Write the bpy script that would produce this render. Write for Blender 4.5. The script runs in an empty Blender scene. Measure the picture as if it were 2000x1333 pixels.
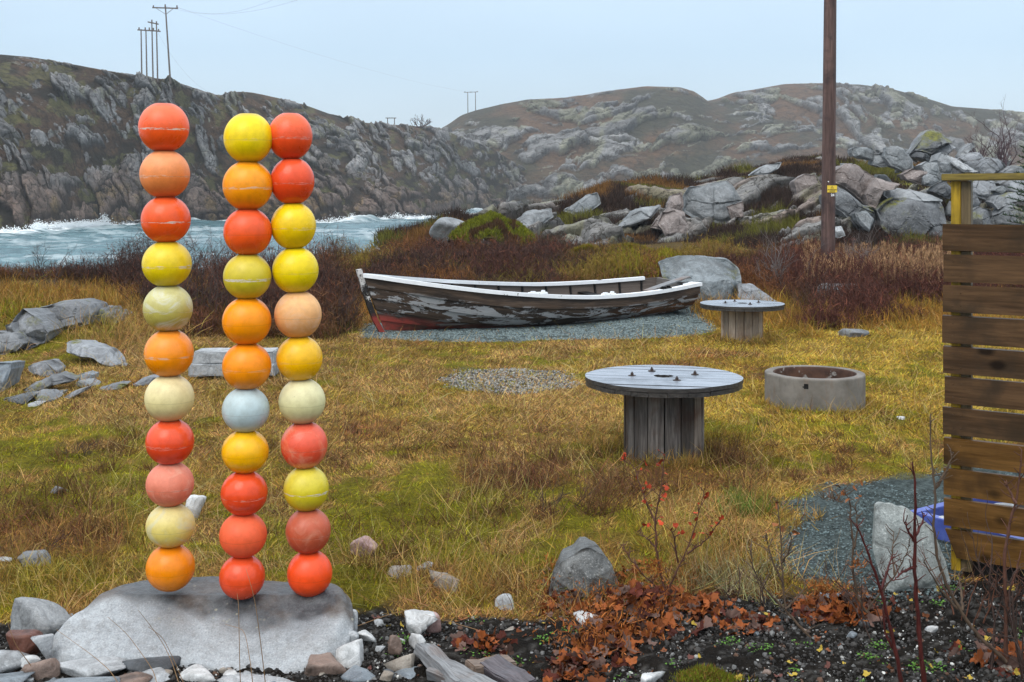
import bpy, bmesh, math, random
import numpy as np
from mathutils import Vector, Matrix

# ------------------------------------------------------------------ camera
F, HY, CZ = 2300.0, 385.0, 2.0          # focal length (px of the 2000 px frame), horizon row, eye height
sc = bpy.context.scene
COL = sc.collection
cam = bpy.data.cameras.new('camera')
camo = bpy.data.objects.new('camera', cam)
COL.objects.link(camo)
camo.location = (0, 0, CZ)
camo.rotation_euler = (math.radians(90), 0, 0)
cam.sensor_width = 36
cam.lens = F / 2000 * 36
cam.shift_y = -(666.5 - HY) / 2000
cam.clip_start = 0.1
cam.clip_end = 6000
cam.dof.use_dof = False
sc.camera = camo

# ------------------------------------------------------------------ sky and sun (overcast)
SUN_EL, SUN_AZ = math.radians(48), math.radians(205)     # azimuth: behind the camera, to its left
w = bpy.data.worlds.new('World')
sc.world = w
w.use_nodes = True
nt = w.node_tree
nt.nodes.clear()
out = nt.nodes.new('ShaderNodeOutputWorld')
sky = nt.nodes.new('ShaderNodeTexSky')
sky.sky_type = 'NISHITA'
sky.sun_disc = False
sky.sun_elevation = SUN_EL
sky.sun_rotation = SUN_AZ
sky.air_density = 1.0
sky.dust_density = 2.0
bg1 = nt.nodes.new('ShaderNodeBackground')
nt.links.new(sky.outputs[0], bg1.inputs[0])
bg1.inputs[1].default_value = 0.05
tc = nt.nodes.new('ShaderNodeTexCoord')
sep = nt.nodes.new('ShaderNodeSeparateXYZ')
nt.links.new(tc.outputs['Generated'], sep.inputs[0])
cr = nt.nodes.new('ShaderNodeValToRGB')
el = cr.color_ramp.elements
el[0].position = 0.0
el[0].color = (0.60, 0.715, 0.81, 1)
el[1].position = 1.0
el[1].color = (2.1, 2.15, 2.2, 1)
e = el.new(0.12); e.color = (0.53, 0.70, 0.86, 1)
e = el.new(0.30); e.color = (0.85, 0.98, 1.10, 1)
e = el.new(0.60); e.color = (1.60, 1.68, 1.76, 1)
nt.links.new(sep.outputs[2], cr.inputs[0])
nz = nt.nodes.new('ShaderNodeTexNoise')
nz.inputs['Scale'].default_value = 2.2
nz.inputs['Detail'].default_value = 4
mp = nt.nodes.new('ShaderNodeMapping')
mp.inputs['Scale'].default_value = (1, 1, 3)
nt.links.new(tc.outputs['Generated'], mp.inputs[0])
nt.links.new(mp.outputs[0], nz.inputs[0])
mr = nt.nodes.new('ShaderNodeMapRange')
mr.inputs[1].default_value = 0.3; mr.inputs[2].default_value = 0.7
mr.inputs[3].default_value = 0.91; mr.inputs[4].default_value = 1.09
nt.links.new(nz.outputs[0], mr.inputs[0])
vm = nt.nodes.new('ShaderNodeVectorMath'); vm.operation = 'SCALE'
nt.links.new(cr.outputs[0], vm.inputs[0])
nt.links.new(mr.outputs[0], vm.inputs['Scale'])
bg2 = nt.nodes.new('ShaderNodeBackground')
nt.links.new(vm.outputs[0], bg2.inputs[0])
bg2.inputs[1].default_value = 0.85
ad = nt.nodes.new('ShaderNodeAddShader')
nt.links.new(bg1.outputs[0], ad.inputs[0])
nt.links.new(bg2.outputs[0], ad.inputs[1])
nt.links.new(ad.outputs[0], out.inputs[0])

sun = bpy.data.lights.new('sun', 'SUN')
sun.energy = 1.2
sun.angle = math.radians(40)
sun.color = (1.0, 0.96, 0.9)
suno = bpy.data.objects.new('sun', sun)
COL.objects.link(suno)
# direction the light comes from
sd = Vector((math.sin(SUN_AZ) * math.cos(SUN_EL), math.cos(SUN_AZ) * math.cos(SUN_EL), math.sin(SUN_EL)))
suno.rotation_euler = (-sd).to_track_quat('-Z', 'Y').to_euler()
suno.location = (0, -5, 20)

vs = sc.view_settings
vs.view_transform = 'Standard'
vs.look = 'None'
vs.exposure = 0.0
vs.gamma = 1
sc.cycles.max_bounces = 5
sc.cycles.diffuse_bounces = 2
sc.cycles.glossy_bounces = 2
sc.cycles.transmission_bounces = 2
sc.cycles.volume_bounces = 0
sc.cycles.use_adaptive_sampling = True
sc.cycles.use_denoising = True

# ------------------------------------------------------------------ numeric helpers
rng = np.random.default_rng(7)

def W(px, py, D):
    """world point on the line of sight of a photo pixel at distance D"""
    return ((px - 1000.0) / F * D, D, CZ - (py - HY) / F * D)

def GD(py, z=0.0):
    """distance at which a photo row meets height z"""
    return (CZ - z) * F / (py - HY)

def GW(px, py, z=0.0):
    D = GD(py, z)
    return ((px - 1000.0) / F * D, D)

def hsh(ix, iy, seed=0):
    a = (ix.astype(np.int64) * 374761393 + iy.astype(np.int64) * 668265263 + seed * 982451653) & 0xffffffff
    a = ((a ^ (a >> 13)) * 1274126177) & 0xffffffff
    a = ((a ^ (a >> 16)) * 2246822519) & 0xffffffff
    a = a ^ (a >> 15)
    return (a & 0xffffff) / float(0x1000000)

def vn(x, y, seed=0):
    ix = np.floor(x); iy = np.floor(y)
    fx = x - ix; fy = y - iy
    fx = fx * fx * fx * (fx * (fx * 6 - 15) + 10)
    fy = fy * fy * fy * (fy * (fy * 6 - 15) + 10)
    a = hsh(ix, iy, seed); b = hsh(ix + 1, iy, seed)
    c = hsh(ix, iy + 1, seed); d = hsh(ix + 1, iy + 1, seed)
    return (a * (1 - fx) + b * fx) * (1 - fy) + (c * (1 - fx) + d * fx) * fy

def fbm(x, y, octv=4, seed=0, gain=0.5):
    s = 0; a = 1.0; t = 0
    for k in range(octv):
        s = s + a * vn(x * 2 ** k + 17.3 * k, y * 2 ** k - 9.1 * k, seed + k)
        t += a; a *= gain
    return s / t

def sst(a, b, x):
    t = np.clip((x - a) / (b - a), 0, 1)
    return t * t * (3 - 2 * t)

def worley(x, y, seed=0, jit=0.9):
    """nearest and second nearest cell distance, offsets to the nearest cell centre, cell randoms"""
    ix = np.floor(x); iy = np.floor(y)
    f1 = np.full(x.shape, 9.0); f2 = np.full(x.shape, 9.0)
    ox = np.zeros(x.shape); oy = np.zeros(x.shape); cx = np.zeros(x.shape); cy = np.zeros(x.shape)
    for dx in (-1, 0, 1):
        for dy in (-1, 0, 1):
            jx = ix + dx; jy = iy + dy
            px = jx + 0.5 + jit * (hsh(jx, jy, seed) - 0.5)
            py = jy + 0.5 + jit * (hsh(jx, jy, seed + 5) - 0.5)
            d = np.hypot(x - px, y - py)
            nr = d < f1
            f2 = np.where(nr, f1, np.minimum(f2, d))
            f1 = np.where(nr, d, f1)
            ox = np.where(nr, x - px, ox); oy = np.where(nr, y - py, oy)
            cx = np.where(nr, jx, cx); cy = np.where(nr, jy, cy)
    return f1, f2, ox, oy, hsh(cx, cy, seed + 11), hsh(cx, cy, seed + 12), hsh(cx, cy, seed + 13), hsh(cx, cy, seed + 14)

def sdf(x, y, poly):
    """signed distance to a polygon, positive inside"""
    d = np.full(np.shape(x), 1e9); ins = np.zeros(np.shape(x), bool)
    n = len(poly)
    for i in range(n):
        ax, ay = poly[i]; bx, by = poly[(i + 1) % n]
        ex, ey = bx - ax, by - ay
        t = np.clip(((x - ax) * ex + (y - ay) * ey) / (ex * ex + ey * ey + 1e-12), 0, 1)
        d = np.minimum(d, np.hypot(x - ax - t * ex, y - ay - t * ey))
        c = ((ay > y) != (by > y)) & (x < (bx - ax) * (y - ay) / (by - ay + 1e-12) + ax)
        ins ^= c
    return np.where(ins, d, -d)

# ------------------------------------------------------------------ object helpers
def props(o, label=None, cat=None, group=None, kind=None):
    if label: o['label'] = label
    if cat: o['category'] = cat
    if group: o['group'] = group
    if kind: o['kind'] = kind
    return o

def link(o, parent=None):
    COL.objects.link(o)
    if parent: o.parent = parent
    return o

def empty(name, loc=(0, 0, 0), rz=0.0):
    o = bpy.data.objects.new(name, None)
    o.empty_display_size = 0.1
    COL.objects.link(o)
    o.location = loc; o.rotation_euler = (0, 0, rz)
    return o

def npmesh(name, v, f, mat=None, parent=None, cols=None, smooth=True, loc=None, uv=None):
    """v (n,3), f (m,3) or (m,4) arrays -> one mesh object"""
    v = np.asarray(v, dtype=np.float32); f = np.asarray(f, dtype=np.int32)
    me = bpy.data.meshes.new(name)
    n, m, k = len(v), len(f), f.shape[1]
    me.vertices.add(n); me.loops.add(m * k); me.polygons.add(m)
    me.vertices.foreach_set('co', v.ravel())
    me.loops.foreach_set('vertex_index', f.ravel())
    me.polygons.foreach_set('loop_start', np.arange(0, m * k, k, dtype=np.int32))
    me.polygons.foreach_set('loop_total', np.full(m, k, dtype=np.int32))
    me.polygons.foreach_set('use_smooth', np.full(m, smooth, dtype=bool))
    me.update(calc_edges=True)
    if cols is not None:
        for nm, c in cols.items():
            a = me.attributes.new(nm, 'FLOAT_COLOR', 'POINT')
            c4 = np.ones((n, 4), dtype=np.float32)
            c = np.asarray(c, dtype=np.float32)
            if c.ndim == 1: c = np.repeat(c[:, None], 3, 1)
            c4[:, :3] = c[:, :3]
            a.data.foreach_set('color', c4.ravel())
    if mat: me.materials.append(mat)
    o = bpy.data.objects.new(name, me)
    link(o, parent)
    if loc is not None: o.location = loc
    return o

def bmobj(name, bm, mat=None, parent=None, loc=None, smooth=False, bevel=0.0):
    if bevel:
        bmesh.ops.bevel(bm, geom=[e for e in bm.edges if len(e.link_faces) == 2 and e.calc_face_angle(0) > 0.6],
                        offset=bevel, segments=2, affect='EDGES', clamp_overlap=True)
    me = bpy.data.meshes.new(name)
    bmesh.ops.recalc_face_normals(bm, faces=bm.faces)
    bm.to_mesh(me); bm.free()
    me.polygons.foreach_set('use_smooth', np.full(len(me.polygons), smooth, dtype=bool))
    if mat: me.materials.append(mat)
    o = bpy.data.objects.new(name, me)
    link(o, parent)
    if loc is not None: o.location = loc
    return o

def box(bm, c, s, rot=None):
    m = Matrix.Translation(c) @ (rot.to_4x4() if rot else Matrix()) @ Matrix.Diagonal((s[0], s[1], s[2], 1))
    return bmesh.ops.create_cube(bm, size=1, matrix=m)['verts']

def beam(bm, a, b, w_, h_, up=(0, 0, 1)):
    a = Vector(a); b = Vector(b)
    d = (b - a); L = d.length; x = d.normalized()
    u = Vector(up); y = u.cross(x).normalized(); z = x.cross(y)
    r = Matrix((x, y, z)).transposed()
    return box(bm, (a + b) / 2, (L, w_, h_), r)

def cyl(bm, a, b, r1, r2=None, seg=16):
    a = Vector(a); b = Vector(b); r2 = r1 if r2 is None else r2
    d = b - a
    m = Matrix.Translation((a + b) / 2) @ d.to_track_quat('Z', 'Y').to_matrix().to_4x4()
    return bmesh.ops.create_cone(bm, cap_ends=True, segments=seg, radius1=r1, radius2=r2, depth=d.length, matrix=m)['verts']

def grid_faces(nr, nc):
    i = np.arange(nr - 1)[:, None] * nc + np.arange(nc - 1)[None, :]
    i = i.ravel()
    return np.stack([i, i + 1, i + nc + 1, i + nc], 1)

_ico = {}
def ico(sub):
    if sub not in _ico:
        bm = bmesh.new()
        bmesh.ops.create_icosphere(bm, subdivisions=sub, radius=1)
        v = np.array([x.co[:] for x in bm.verts]); f = np.array([[q.index for q in x.verts] for x in bm.faces])
        bm.free(); _ico[sub] = (v, f)
    return _ico[sub]

def tubes(paths, radii, sides=5):
    """polylines with a radius per point -> verts, quads"""
    V = []; Q = []; n = 0
    for P, R in zip(paths, radii):
        P = np.asarray(P, float); R = np.asarray(R, float); k = len(P)
        T = np.gradient(P, axis=0); T /= np.linalg.norm(T, axis=1)[:, None] + 1e-9
        ref = np.array([0.3, 0.9, 0.2]); ref = ref if abs(T[0] @ ref) < 0.9 else np.array([1.0, 0, 0])
        A = np.cross(T, ref); A /= np.linalg.norm(A, axis=1)[:, None] + 1e-9
        B = np.cross(T, A)
        an = np.arange(sides) * 2 * np.pi / sides
        ring = P[:, None, :] + R[:, None, None] * (A[:, None, :] * np.cos(an)[None, :, None] + B[:, None, :] * np.sin(an)[None, :, None])
        V.append(ring.reshape(-1, 3))
        for i in range(k - 1):
            for j in range(sides):
                Q.append((n + i * sides + j, n + i * sides + (j + 1) % sides, n + (i + 1) * sides + (j + 1) % sides, n + (i + 1) * sides + j))
        V.append(P[-1:] + T[-1:] * R[-1]); tip = n + k * sides
        for j in range(sides):
            Q.append((n + (k - 1) * sides + j, n + (k - 1) * sides + (j + 1) % sides, tip, tip))
        n += k * sides + 1
    return np.concatenate(V), Q

def tubeobj(name, paths, radii, mat, parent=None, sides=5, loc=None):
    v, q = tubes(paths, radii, sides)
    me = bpy.data.meshes.new(name)
    me.from_pydata([tuple(a) for a in v], [], [tuple(dict.fromkeys(x)) for x in q])
    me.update()
    me.polygons.foreach_set('use_smooth', np.full(len(me.polygons), True, dtype=bool))
    me.materials.append(mat)
    o = bpy.data.objects.new(name, me); link(o, parent)
    if loc is not None: o.location = loc
    return o

def blades(P, Dv, wid, bend=0.35, r=None):
    """tapered two-step ribbons: base points, full vectors, widths -> verts (5 per blade), tris (3 per blade)"""
    r = r or rng
    n = len(P)
    L = np.linalg.norm(Dv, axis=1)[:, None]
    rnd = r.normal(size=(n, 3))
    S = np.cross(Dv, rnd); S /= np.linalg.norm(S, axis=1)[:, None] + 1e-9
    B = np.cross(S, Dv / (L + 1e-9))
    mid = P + Dv * 0.5 + B * L * bend * r.uniform(-0.5, 0.5, (n, 1))
    wv = S * (np.asarray(wid).reshape(-1, 1) * 0.5)
    V = np.stack([P - wv, P + wv, mid - wv * 0.8, mid + wv * 0.8, P + Dv], 1).reshape(-1, 3)
    b = np.arange(n)[:, None] * 5
    T = np.stack([b + 0, b + 1, b + 2, b + 1, b + 3, b + 2, b + 2, b + 3, b + 4], 2).reshape(-1, 3)
    return V, T

def rotmats(n, r=None, tilt=math.pi):
    r = r or rng
    a = r.uniform(0, 2 * np.pi, n); t = r.uniform(-tilt, tilt, n); b = r.uniform(0, 2 * np.pi, n)
    def rz(q):
        z = np.zeros((n, 3, 3)); z[:, 0, 0] = np.cos(q); z[:, 0, 1] = -np.sin(q); z[:, 1, 0] = np.sin(q); z[:, 1, 1] = np.cos(q); z[:, 2, 2] = 1
        return z
    x = np.zeros((n, 3, 3)); x[:, 0, 0] = 1; x[:, 1, 1] = np.cos(t); x[:, 1, 2] = -np.sin(t); x[:, 2, 1] = np.sin(t); x[:, 2, 2] = np.cos(t)
    return rz(a) @ x @ rz(b)

def instance(tv, tf, pos, scale, R):
    """many copies of one small template as a single array"""
    n = len(pos); scale = np.asarray(scale)
    if scale.ndim == 1: scale = scale[:, None]
    v = np.einsum('nij,nkj->nki', R, tv[None] * (scale[:, None, :] if scale.shape[1] == 3 else scale[:, :, None]))
    v = v + pos[:, None, :]
    f = tf[None] + (np.arange(n) * len(tv))[:, None, None]
    return v.reshape(-1, 3), f.reshape(-1, tf.shape[1])

# ------------------------------------------------------------------ material helper
class M:
    def __init__(s, name, rough=0.8, spec=0.4):
        s.m = bpy.data.materials.new(name); s.m.use_nodes = True
        s.t = s.m.node_tree; s.n = s.t.nodes
        s.b = s.n['Principled BSDF']
        s.b.inputs['Roughness'].default_value = rough
        s.b.inputs['Specular IOR Level'].default_value = spec
        s._tc = None
    def node(s, kind, **kw):
        q = s.n.new('ShaderNode' + kind)
        for k, v in kw.items(): setattr(q, k, v)
        return q
    def lk(s, a, b): s.t.links.new(a, b)
    def co(s, kind='Object', scale=None, rand=False):
        if s._tc is None: s._tc = s.node('TexCoord')
        o = s._tc.outputs[kind]
        if rand:
            oi = s.node('ObjectInfo'); v = s.node('VectorMath', operation='SCALE')
            cx = s.node('CombineXYZ')
            for i in range(3): s.lk(oi.outputs['Random'], cx.inputs[i])
            s.lk(cx.outputs[0], v.inputs[0]); v.inputs['Scale'].default_value = 57.0
            a = s.node('VectorMath', operation='ADD'); s.lk(o, a.inputs[0]); s.lk(v.outputs[0], a.inputs[1]); o = a.outputs[0]
        if scale:
            mp = s.node('Mapping'); mp.inputs['Scale'].default_value = scale; s.lk(o, mp.inputs[0]); o = mp.outputs[0]
        return o
    def noise(s, co, scale, detail=4, rough=0.55, dist=0.0, out=0):
        q = s.node('TexNoise'); s.lk(co, q.inputs['Vector'])
        q.inputs['Scale'].default_value = scale; q.inputs['Detail'].default_value = detail
        q.inputs['Roughness'].default_value = rough; q.inputs['Distortion'].default_value = dist
        return q.outputs[out]
    def vor(s, co, scale, feature='F1', out='Distance'):
        q = s.node('TexVoronoi', feature=feature); s.lk(co, q.inputs['Vector']); q.inputs['Scale'].default_value = scale
        return q.outputs[out]
    def rng(s, x, a, b, c=0.0, d=1.0):
        q = s.node('MapRange'); s.lk(x, q.inputs[0])
        for i, v in enumerate((a, b, c, d)): q.inputs[i + 1].default_value = v
        return q.outputs[0]
    def ramp(s, x, stops):
        q = s.node('ValToRGB'); e = q.color_ramp.elements
        while len(e) < len(stops): e.new(0.5)
        for k, (p, c) in enumerate(stops):
            e[k].position = p; e[k].color = tuple(c) + (1,)
        s.lk(x, q.inputs[0]); return q.outputs[0]
    def mix(s, f, a, b, blend='MIX'):
        q = s.node('Mix', data_type='RGBA', blend_type=blend)
        if isinstance(f, (int, float)): q.inputs[0].default_value = f
        else: s.lk(f, q.inputs[0])
        for i, v in ((6, a), (7, b)):
            if isinstance(v, (tuple, list)): q.inputs[i].default_value = tuple(v) + (1,)
            else: s.lk(v, q.inputs[i])
        return q.outputs[2]
    def math(s, op, a, b=0.0):
        q = s.node('Math', operation=op)
        for i, v in ((0, a), (1, b)):
            if isinstance(v, (int, float)): q.inputs[i].default_value = v
            else: s.lk(v, q.inputs[i])
        return q.outputs[0]
    def attr(s, name, out='Color'):
        q = s.node('Attribute'); q.attribute_name = name; return q.outputs[out]
    def sepz(s, v, i=2):
        q = s.node('SeparateXYZ'); s.lk(v, q.inputs[0]); return q.outputs[i]
    def color(s, c):
        if isinstance(c, (tuple, list)): s.b.inputs['Base Color'].default_value = tuple(c) + (1,)
        else: s.lk(c, s.b.inputs['Base Color'])
    def roughn(s, x): s.lk(x, s.b.inputs['Roughness'])
    def bump(s, h, strength=0.5, dist=0.01):
        q = s.node('Bump'); q.inputs['Strength'].default_value = strength; q.inputs['Distance'].default_value = dist
        if s.b.inputs['Normal'].is_linked: s.lk(s.b.inputs['Normal'].links[0].from_socket, q.inputs['Normal'])
        s.lk(h, q.inputs['Height']); s.lk(q.outputs[0], s.b.inputs['Normal'])
# ------------------------------------------------------------------ layout of the near ground
SOIL = [GW(*p) for p in [(-400, 1225), (150, 1205), (690, 1180), (800, 1192), (900, 1180), (1010, 1192), (1210, 1165), (1330, 1165),
                         (1480, 1155), (1560, 1135), (1700, 1145), (2500, 1145), (3500, 1700), (-1500, 1700)]]
PATH = [GW(*p) for p in [(1530, 990), (1570, 955), (1680, 932), (1850, 915), (2050, 905), (2700, 900), (2700, 1150), (1900, 1150),
                         (1750, 1165), (1600, 1145), (1540, 1105), (1515, 1040)]]
MOUND = [(-2.15, 16.7), (-1.3, 16.25), (0.2, 16.35), (1.6, 16.6), (2.7, 17.0), (3.15, 17.8), (3.2, 20.6), (2.4, 21.2), (0, 20.0), (-2.4, 18.6)]

def wob(x, y, s=1.0, a=0.25, seed=3):
    return (fbm(x * s, y * s, 3, seed) - 0.5) * 2 * a

def soil_m(x, y):
    return np.where(y < 4.0, 1.0, sst(-0.10, 0.12, sdf(x, y, SOIL) + wob(x, y, 3.0, 0.28)))
def path_m(x, y): return sst(-0.08, 0.15, sdf(x, y, PATH) + wob(x, y, 2.5, 0.25, 8))
def mound_d(x, y): return sdf(x, y, MOUND) + wob(x, y, 2.5, 0.12, 5)
def mound_m(x, y): return sst(-0.05, 0.12, mound_d(x, y))
def ash_m(x, y):
    d = 1 - np.hypot((x + 0.03) / 0.72, (y - 12.9) / 0.95)
    return sst(0.0, 0.35, d + wob(x, y, 3.0, 0.35, 31))

def G(x, y):
    """height of the near ground"""
    x = np.asarray(x, float); y = np.asarray(y, float)
    z = (fbm(x * 0.5, y * 0.5, 3, 41) - 0.5) * 0.07 * sst(5, 9, y)
    z = z + (fbm(x * 3.5, y * 3.5, 3, 43) - 0.5) * 0.035
    z = z * (1 - 0.7 * mound_m(x, y)) + mound_m(x, y) * (sst(0.4, 3.0, x) * 0.10 * sst(0.0, 1.2, mound_d(x, y)) - 0.015)
    r = x / np.maximum(y, 1.0)
    lft = 1 - sst(-0.20, -0.10, r)
    z = z + sst(18.6, 25.5, y) * (0.62 - 0.47 * lft)
    z = z + sst(13.0, 18.5, y) * sst(-2.6, -5.4, x) * 0.34
    r = x / np.maximum(y, 1.0)
    z = z - sst(20.0, 25, y) * sst(0.20, 0.30, r) * 0.20
    z = z + (fbm(x * 0.35, y * 0.35, 3, 47) - 0.5) * 0.35 * sst(19, 24, y)
    sea = 1 - sst(-0.075, -0.035, r)
    a0 = 27.0 - 5.0 * lft
    z = z - sst(0, 1, (y - a0) / (21.0 - 6 * lft)) * 3.6 * sea - sst(60, 120, y) * 9
    return z

def hit(px, py, lo=3.0, hi=27.0):
    """distance at which a photo pixel meets the near ground"""
    D = np.linspace(lo, hi, 1500)
    d = (CZ - (py - HY) / F * D) - G((px - 1000) / F * D, D)
    k = np.argmax(d < 0)
    return float(D[k]) if d[k] < 0 else hi

def field_cols(x, y):
    """colour of the turf: straw, moss green and rusty brown patches"""
    n1 = fbm(x * 0.55, y * 0.45, 4, 61); n2 = fbm(x * 1.7, y * 1.2, 4, 67); n3 = fbm(x * 0.8 + 5, y * 0.6, 3, 71)
    r = x / y
    # where green dominates
    g = np.exp(-((r + 0.10) / 0.13) ** 2 - ((y - 7.3) / 1.4) ** 2) * 0.22 + np.exp(-((r + 0.38) / 0.10) ** 2 - ((y - 8.3) / 1.3) ** 2) * 0.26
    g = g + np.exp(-((r - 0.22) / 0.16) ** 2 - ((y - 9.5) / 2.5) ** 2) * 0.10 - np.exp(-((r + 0.02) / 0.18) ** 2 - ((y - 11.5) / 2.5) ** 2) * 0.10
    g = g + np.exp(-((r + 0.40) / 0.06) ** 2 - ((y - 14.5) / 3.0) ** 2) * 0.14 + np.exp(-((r + 0.43) / 0.05) ** 2 - ((y - 6.1) / 0.45) ** 2) * 0.3
    n4 = fbm(x * 5.5, y * 4.5, 4, 79)
    moss = sst(0.53, 0.66, 0.30 * n1 + 0.26 * n2 + 0.44 * n4 + g * 0.8) * 0.9
    b = np.exp(-((r + 0.40) / 0.10) ** 2 - ((y - 6.9) / 0.55) ** 2) * 0.35 + np.exp(-((y - 5.9) / 0.35) ** 2) * 0.16
    b = b + np.exp(-((r - 0.0) / 0.12) ** 2 - ((y - 8.6) / 0.8) ** 2) * 0.10
    rust = sst(0.56, 0.76, n3 * 0.45 + n2 * 0.55 + b) * 0.8
    gold = sst(0.05, 0.18, r) * sst(8.2, 10.5, y)
    straw = np.array([0.35, 0.215, 0.070]); strawg = np.array([0.40, 0.265, 0.046]); mg = np.array([0.245, 0.225, 0.012]); ru = np.array([0.24, 0.105, 0.045])
    c = straw[None] * (1 - gold[:, None]) + strawg[None] * gold[:, None]
    olive = sst(0.42, 0.60, n2)[:, None] * 0.55
    c = c * (1 - olive) + np.array([0.26, 0.185, 0.02])[None] * olive
    c = c * (1 - moss[:, None]) + mg[None] * moss[:, None]
    c = c * (1 - rust[:, None]) + ru[None] * rust[:, None]
    k = fbm(x * 2.6, y * 2.2, 4, 83)[:, None]; k2 = fbm(x * 9, y * 7, 3, 85)[:, None]
    c = c * (0.50 + 0.82 * k + 0.50 * k2)
    return c, moss, rust

# ------------------------------------------------------------------ materials for the setting
def mat_ground():
    m = M('ground_turf_and_soil', 0.9, 0.06)
    co = m.co()
    a = m.attr('col')
    n = m.noise(co, 38, 5, 0.65)
    n2 = m.noise(co, 7, 4, 0.6)
    c = m.mix(1.0, a, m.ramp(n, [(0.28, (0.35, 0.33, 0.30)), (0.55, (0.95, 0.95, 0.95)), (0.75, (1.45, 1.4, 1.3))]), 'MULTIPLY')
    c = m.mix(1.0, c, m.ramp(n2, [(0.3, (0.75, 0.72, 0.7)), (0.7, (1.2, 1.2, 1.2))]), 'MULTIPLY')
    m.color(c)
    m.bump(n, 0.9, 0.03)
    m.bump(m.noise(co, 120, 3, 0.6), 0.6, 0.008)
    return m.m

def mat_attr(name, rough=0.7, spec=0.3, transl=0.0):
    m = M(name, rough, spec)
    m.color(m.attr('col'))
    return m.m

def mat_hill(name, fine=1.0, k=1.0):
    m = M(name, 0.8, 0.12)
    co = m.co()
    a = m.attr('col')
    n = m.noise(co, 0.55 * fine, 6, 0.68)
    n2 = m.noise(co, 2.6 * fine, 5, 0.7)
    c = m.mix(1.0, a, m.ramp(n, [(0.25, (0.5, 0.5, 0.5)), (0.5, (0.95, 0.95, 0.95)), (0.75, (1.45, 1.42, 1.38))]), 'MULTIPLY')
    c = m.mix(1.0, c, m.ramp(n2, [(0.3, (0.68, 0.68, 0.68)), (0.52, (1, 1, 1)), (0.72, (1.3, 1.3, 1.28))]), 'MULTIPLY')
    st = m.node('Mapping'); st.inputs['Rotation'].default_value = (0, math.radians(38), 0); st.inputs['Scale'].default_value = (0.35, 0.7, 1.0); m.lk(co, st.inputs[0])
    wob_ = m.node('VectorMath', operation='MULTIPLY_ADD'); m.lk(m.noise(co, 0.8 * fine, 3, 0.6, 0, 1), wob_.inputs[0]); wob_.inputs[1].default_value = (1.6 / fine,) * 3; m.lk(st.outputs[0], wob_.inputs[2])
    ck = m.vor(wob_.outputs[0], 0.55 * fine, 'DISTANCE_TO_EDGE'); ck2 = m.vor(wob_.outputs[0], 1.7 * fine, 'DISTANCE_TO_EDGE')
    c = m.mix(m.rng(ck, 0.0, 0.06, 0.85, 0), c, (0.020, 0.016, 0.011))
    c = m.mix(m.rng(ck2, 0.0, 0.05, 0.30, 0), c, (0.025, 0.020, 0.014))
    m.bump(ck, 0.35, 0.6 * k); m.bump(ck2, 0.2, 0.2 * k)
    m.color(c)
    m.bump(n, 0.7, 1.2 * k)
    m.bump(n2, 0.7, 0.35 * k)
    return m.m

def mat_rock(name, c1, c2, speck=(0.6, 0.6, 0.58), spk=0.35, scale=1.0, rough=0.55, moss=0.0, crack=0.6, wet=0.0):
    """granite and gneiss: mottled, speckled, with cracks; moss gathers on upward faces"""
    m = M(name, rough, 0.30)
    co = m.co('Object', rand=True)
    big = m.noise(co, 2.6 * scale, 5, 0.6, 0.4)
    c = m.ramp(big, [(0.32, c1), (0.66, c2)])
    sp = m.noise(co, 85 * scale, 3, 0.7)
    c = m.mix(m.rng(sp, 0.56, 0.70, 0, spk), c, speck)
    c = m.mix(m.rng(sp, 0.44, 0.32, 0, spk), c, tuple(x * 0.25 for x in c1))
    st = m.noise(m.co('Object', rand=True), 9 * scale, 5, 0.62, 1.0)
    c = m.mix(1.0, c, m.ramp(st, [(0.30, (0.55, 0.54, 0.53)), (0.55, (1, 1, 1)), (0.8, (1.25, 1.25, 1.25))]), 'MULTIPLY')
    ck = m.vor(co, 1.3 * scale, 'DISTANCE_TO_EDGE')
    wv = m.noise(co, 5 * scale, 4, 0.6)
    ck2 = m.math('ADD', ck, m.math('MULTIPLY', m.math('SUBTRACT', wv, 0.5), 0.16))
    cm = m.rng(ck2, 0.0, 0.022, crack, 0)
    c = m.mix(cm, c, (0.02, 0.018, 0.015))
    if moss:
        g = m.node('NewGeometry')
        up = m.sepz(g.outputs['Normal'])
        mm = m.math('MULTIPLY', m.rng(up, 0.35, 0.8), m.rng(m.noise(co, 3.3 * scale, 5, 0.65), 0.62 - 0.25 * moss, 0.70 - 0.25 * moss))
        mc = m.ramp(m.noise(co, 30 * scale, 3, 0.6), [(0.3, (0.05, 0.05, 0.008)), (0.7, (0.17, 0.17, 0.015))])
        c = m.mix(mm, c, mc)
        m.bump(m.math('MULTIPLY', mm, m.noise(co, 60 * scale, 3)), 0.6, 0.02 / scale)
    m.color(c)
    m.bump(st, 0.55, 0.03 / scale)
    m.bump(sp, 0.35, 0.004 / scale)
    m.bump(ck2, 0.3 * crack, 0.02 / scale)
    if wet: m.roughn(m.rng(big, 0.3, 0.7, rough - wet, rough + 0.1))
    return m.m

MG = mat_ground()

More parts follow.
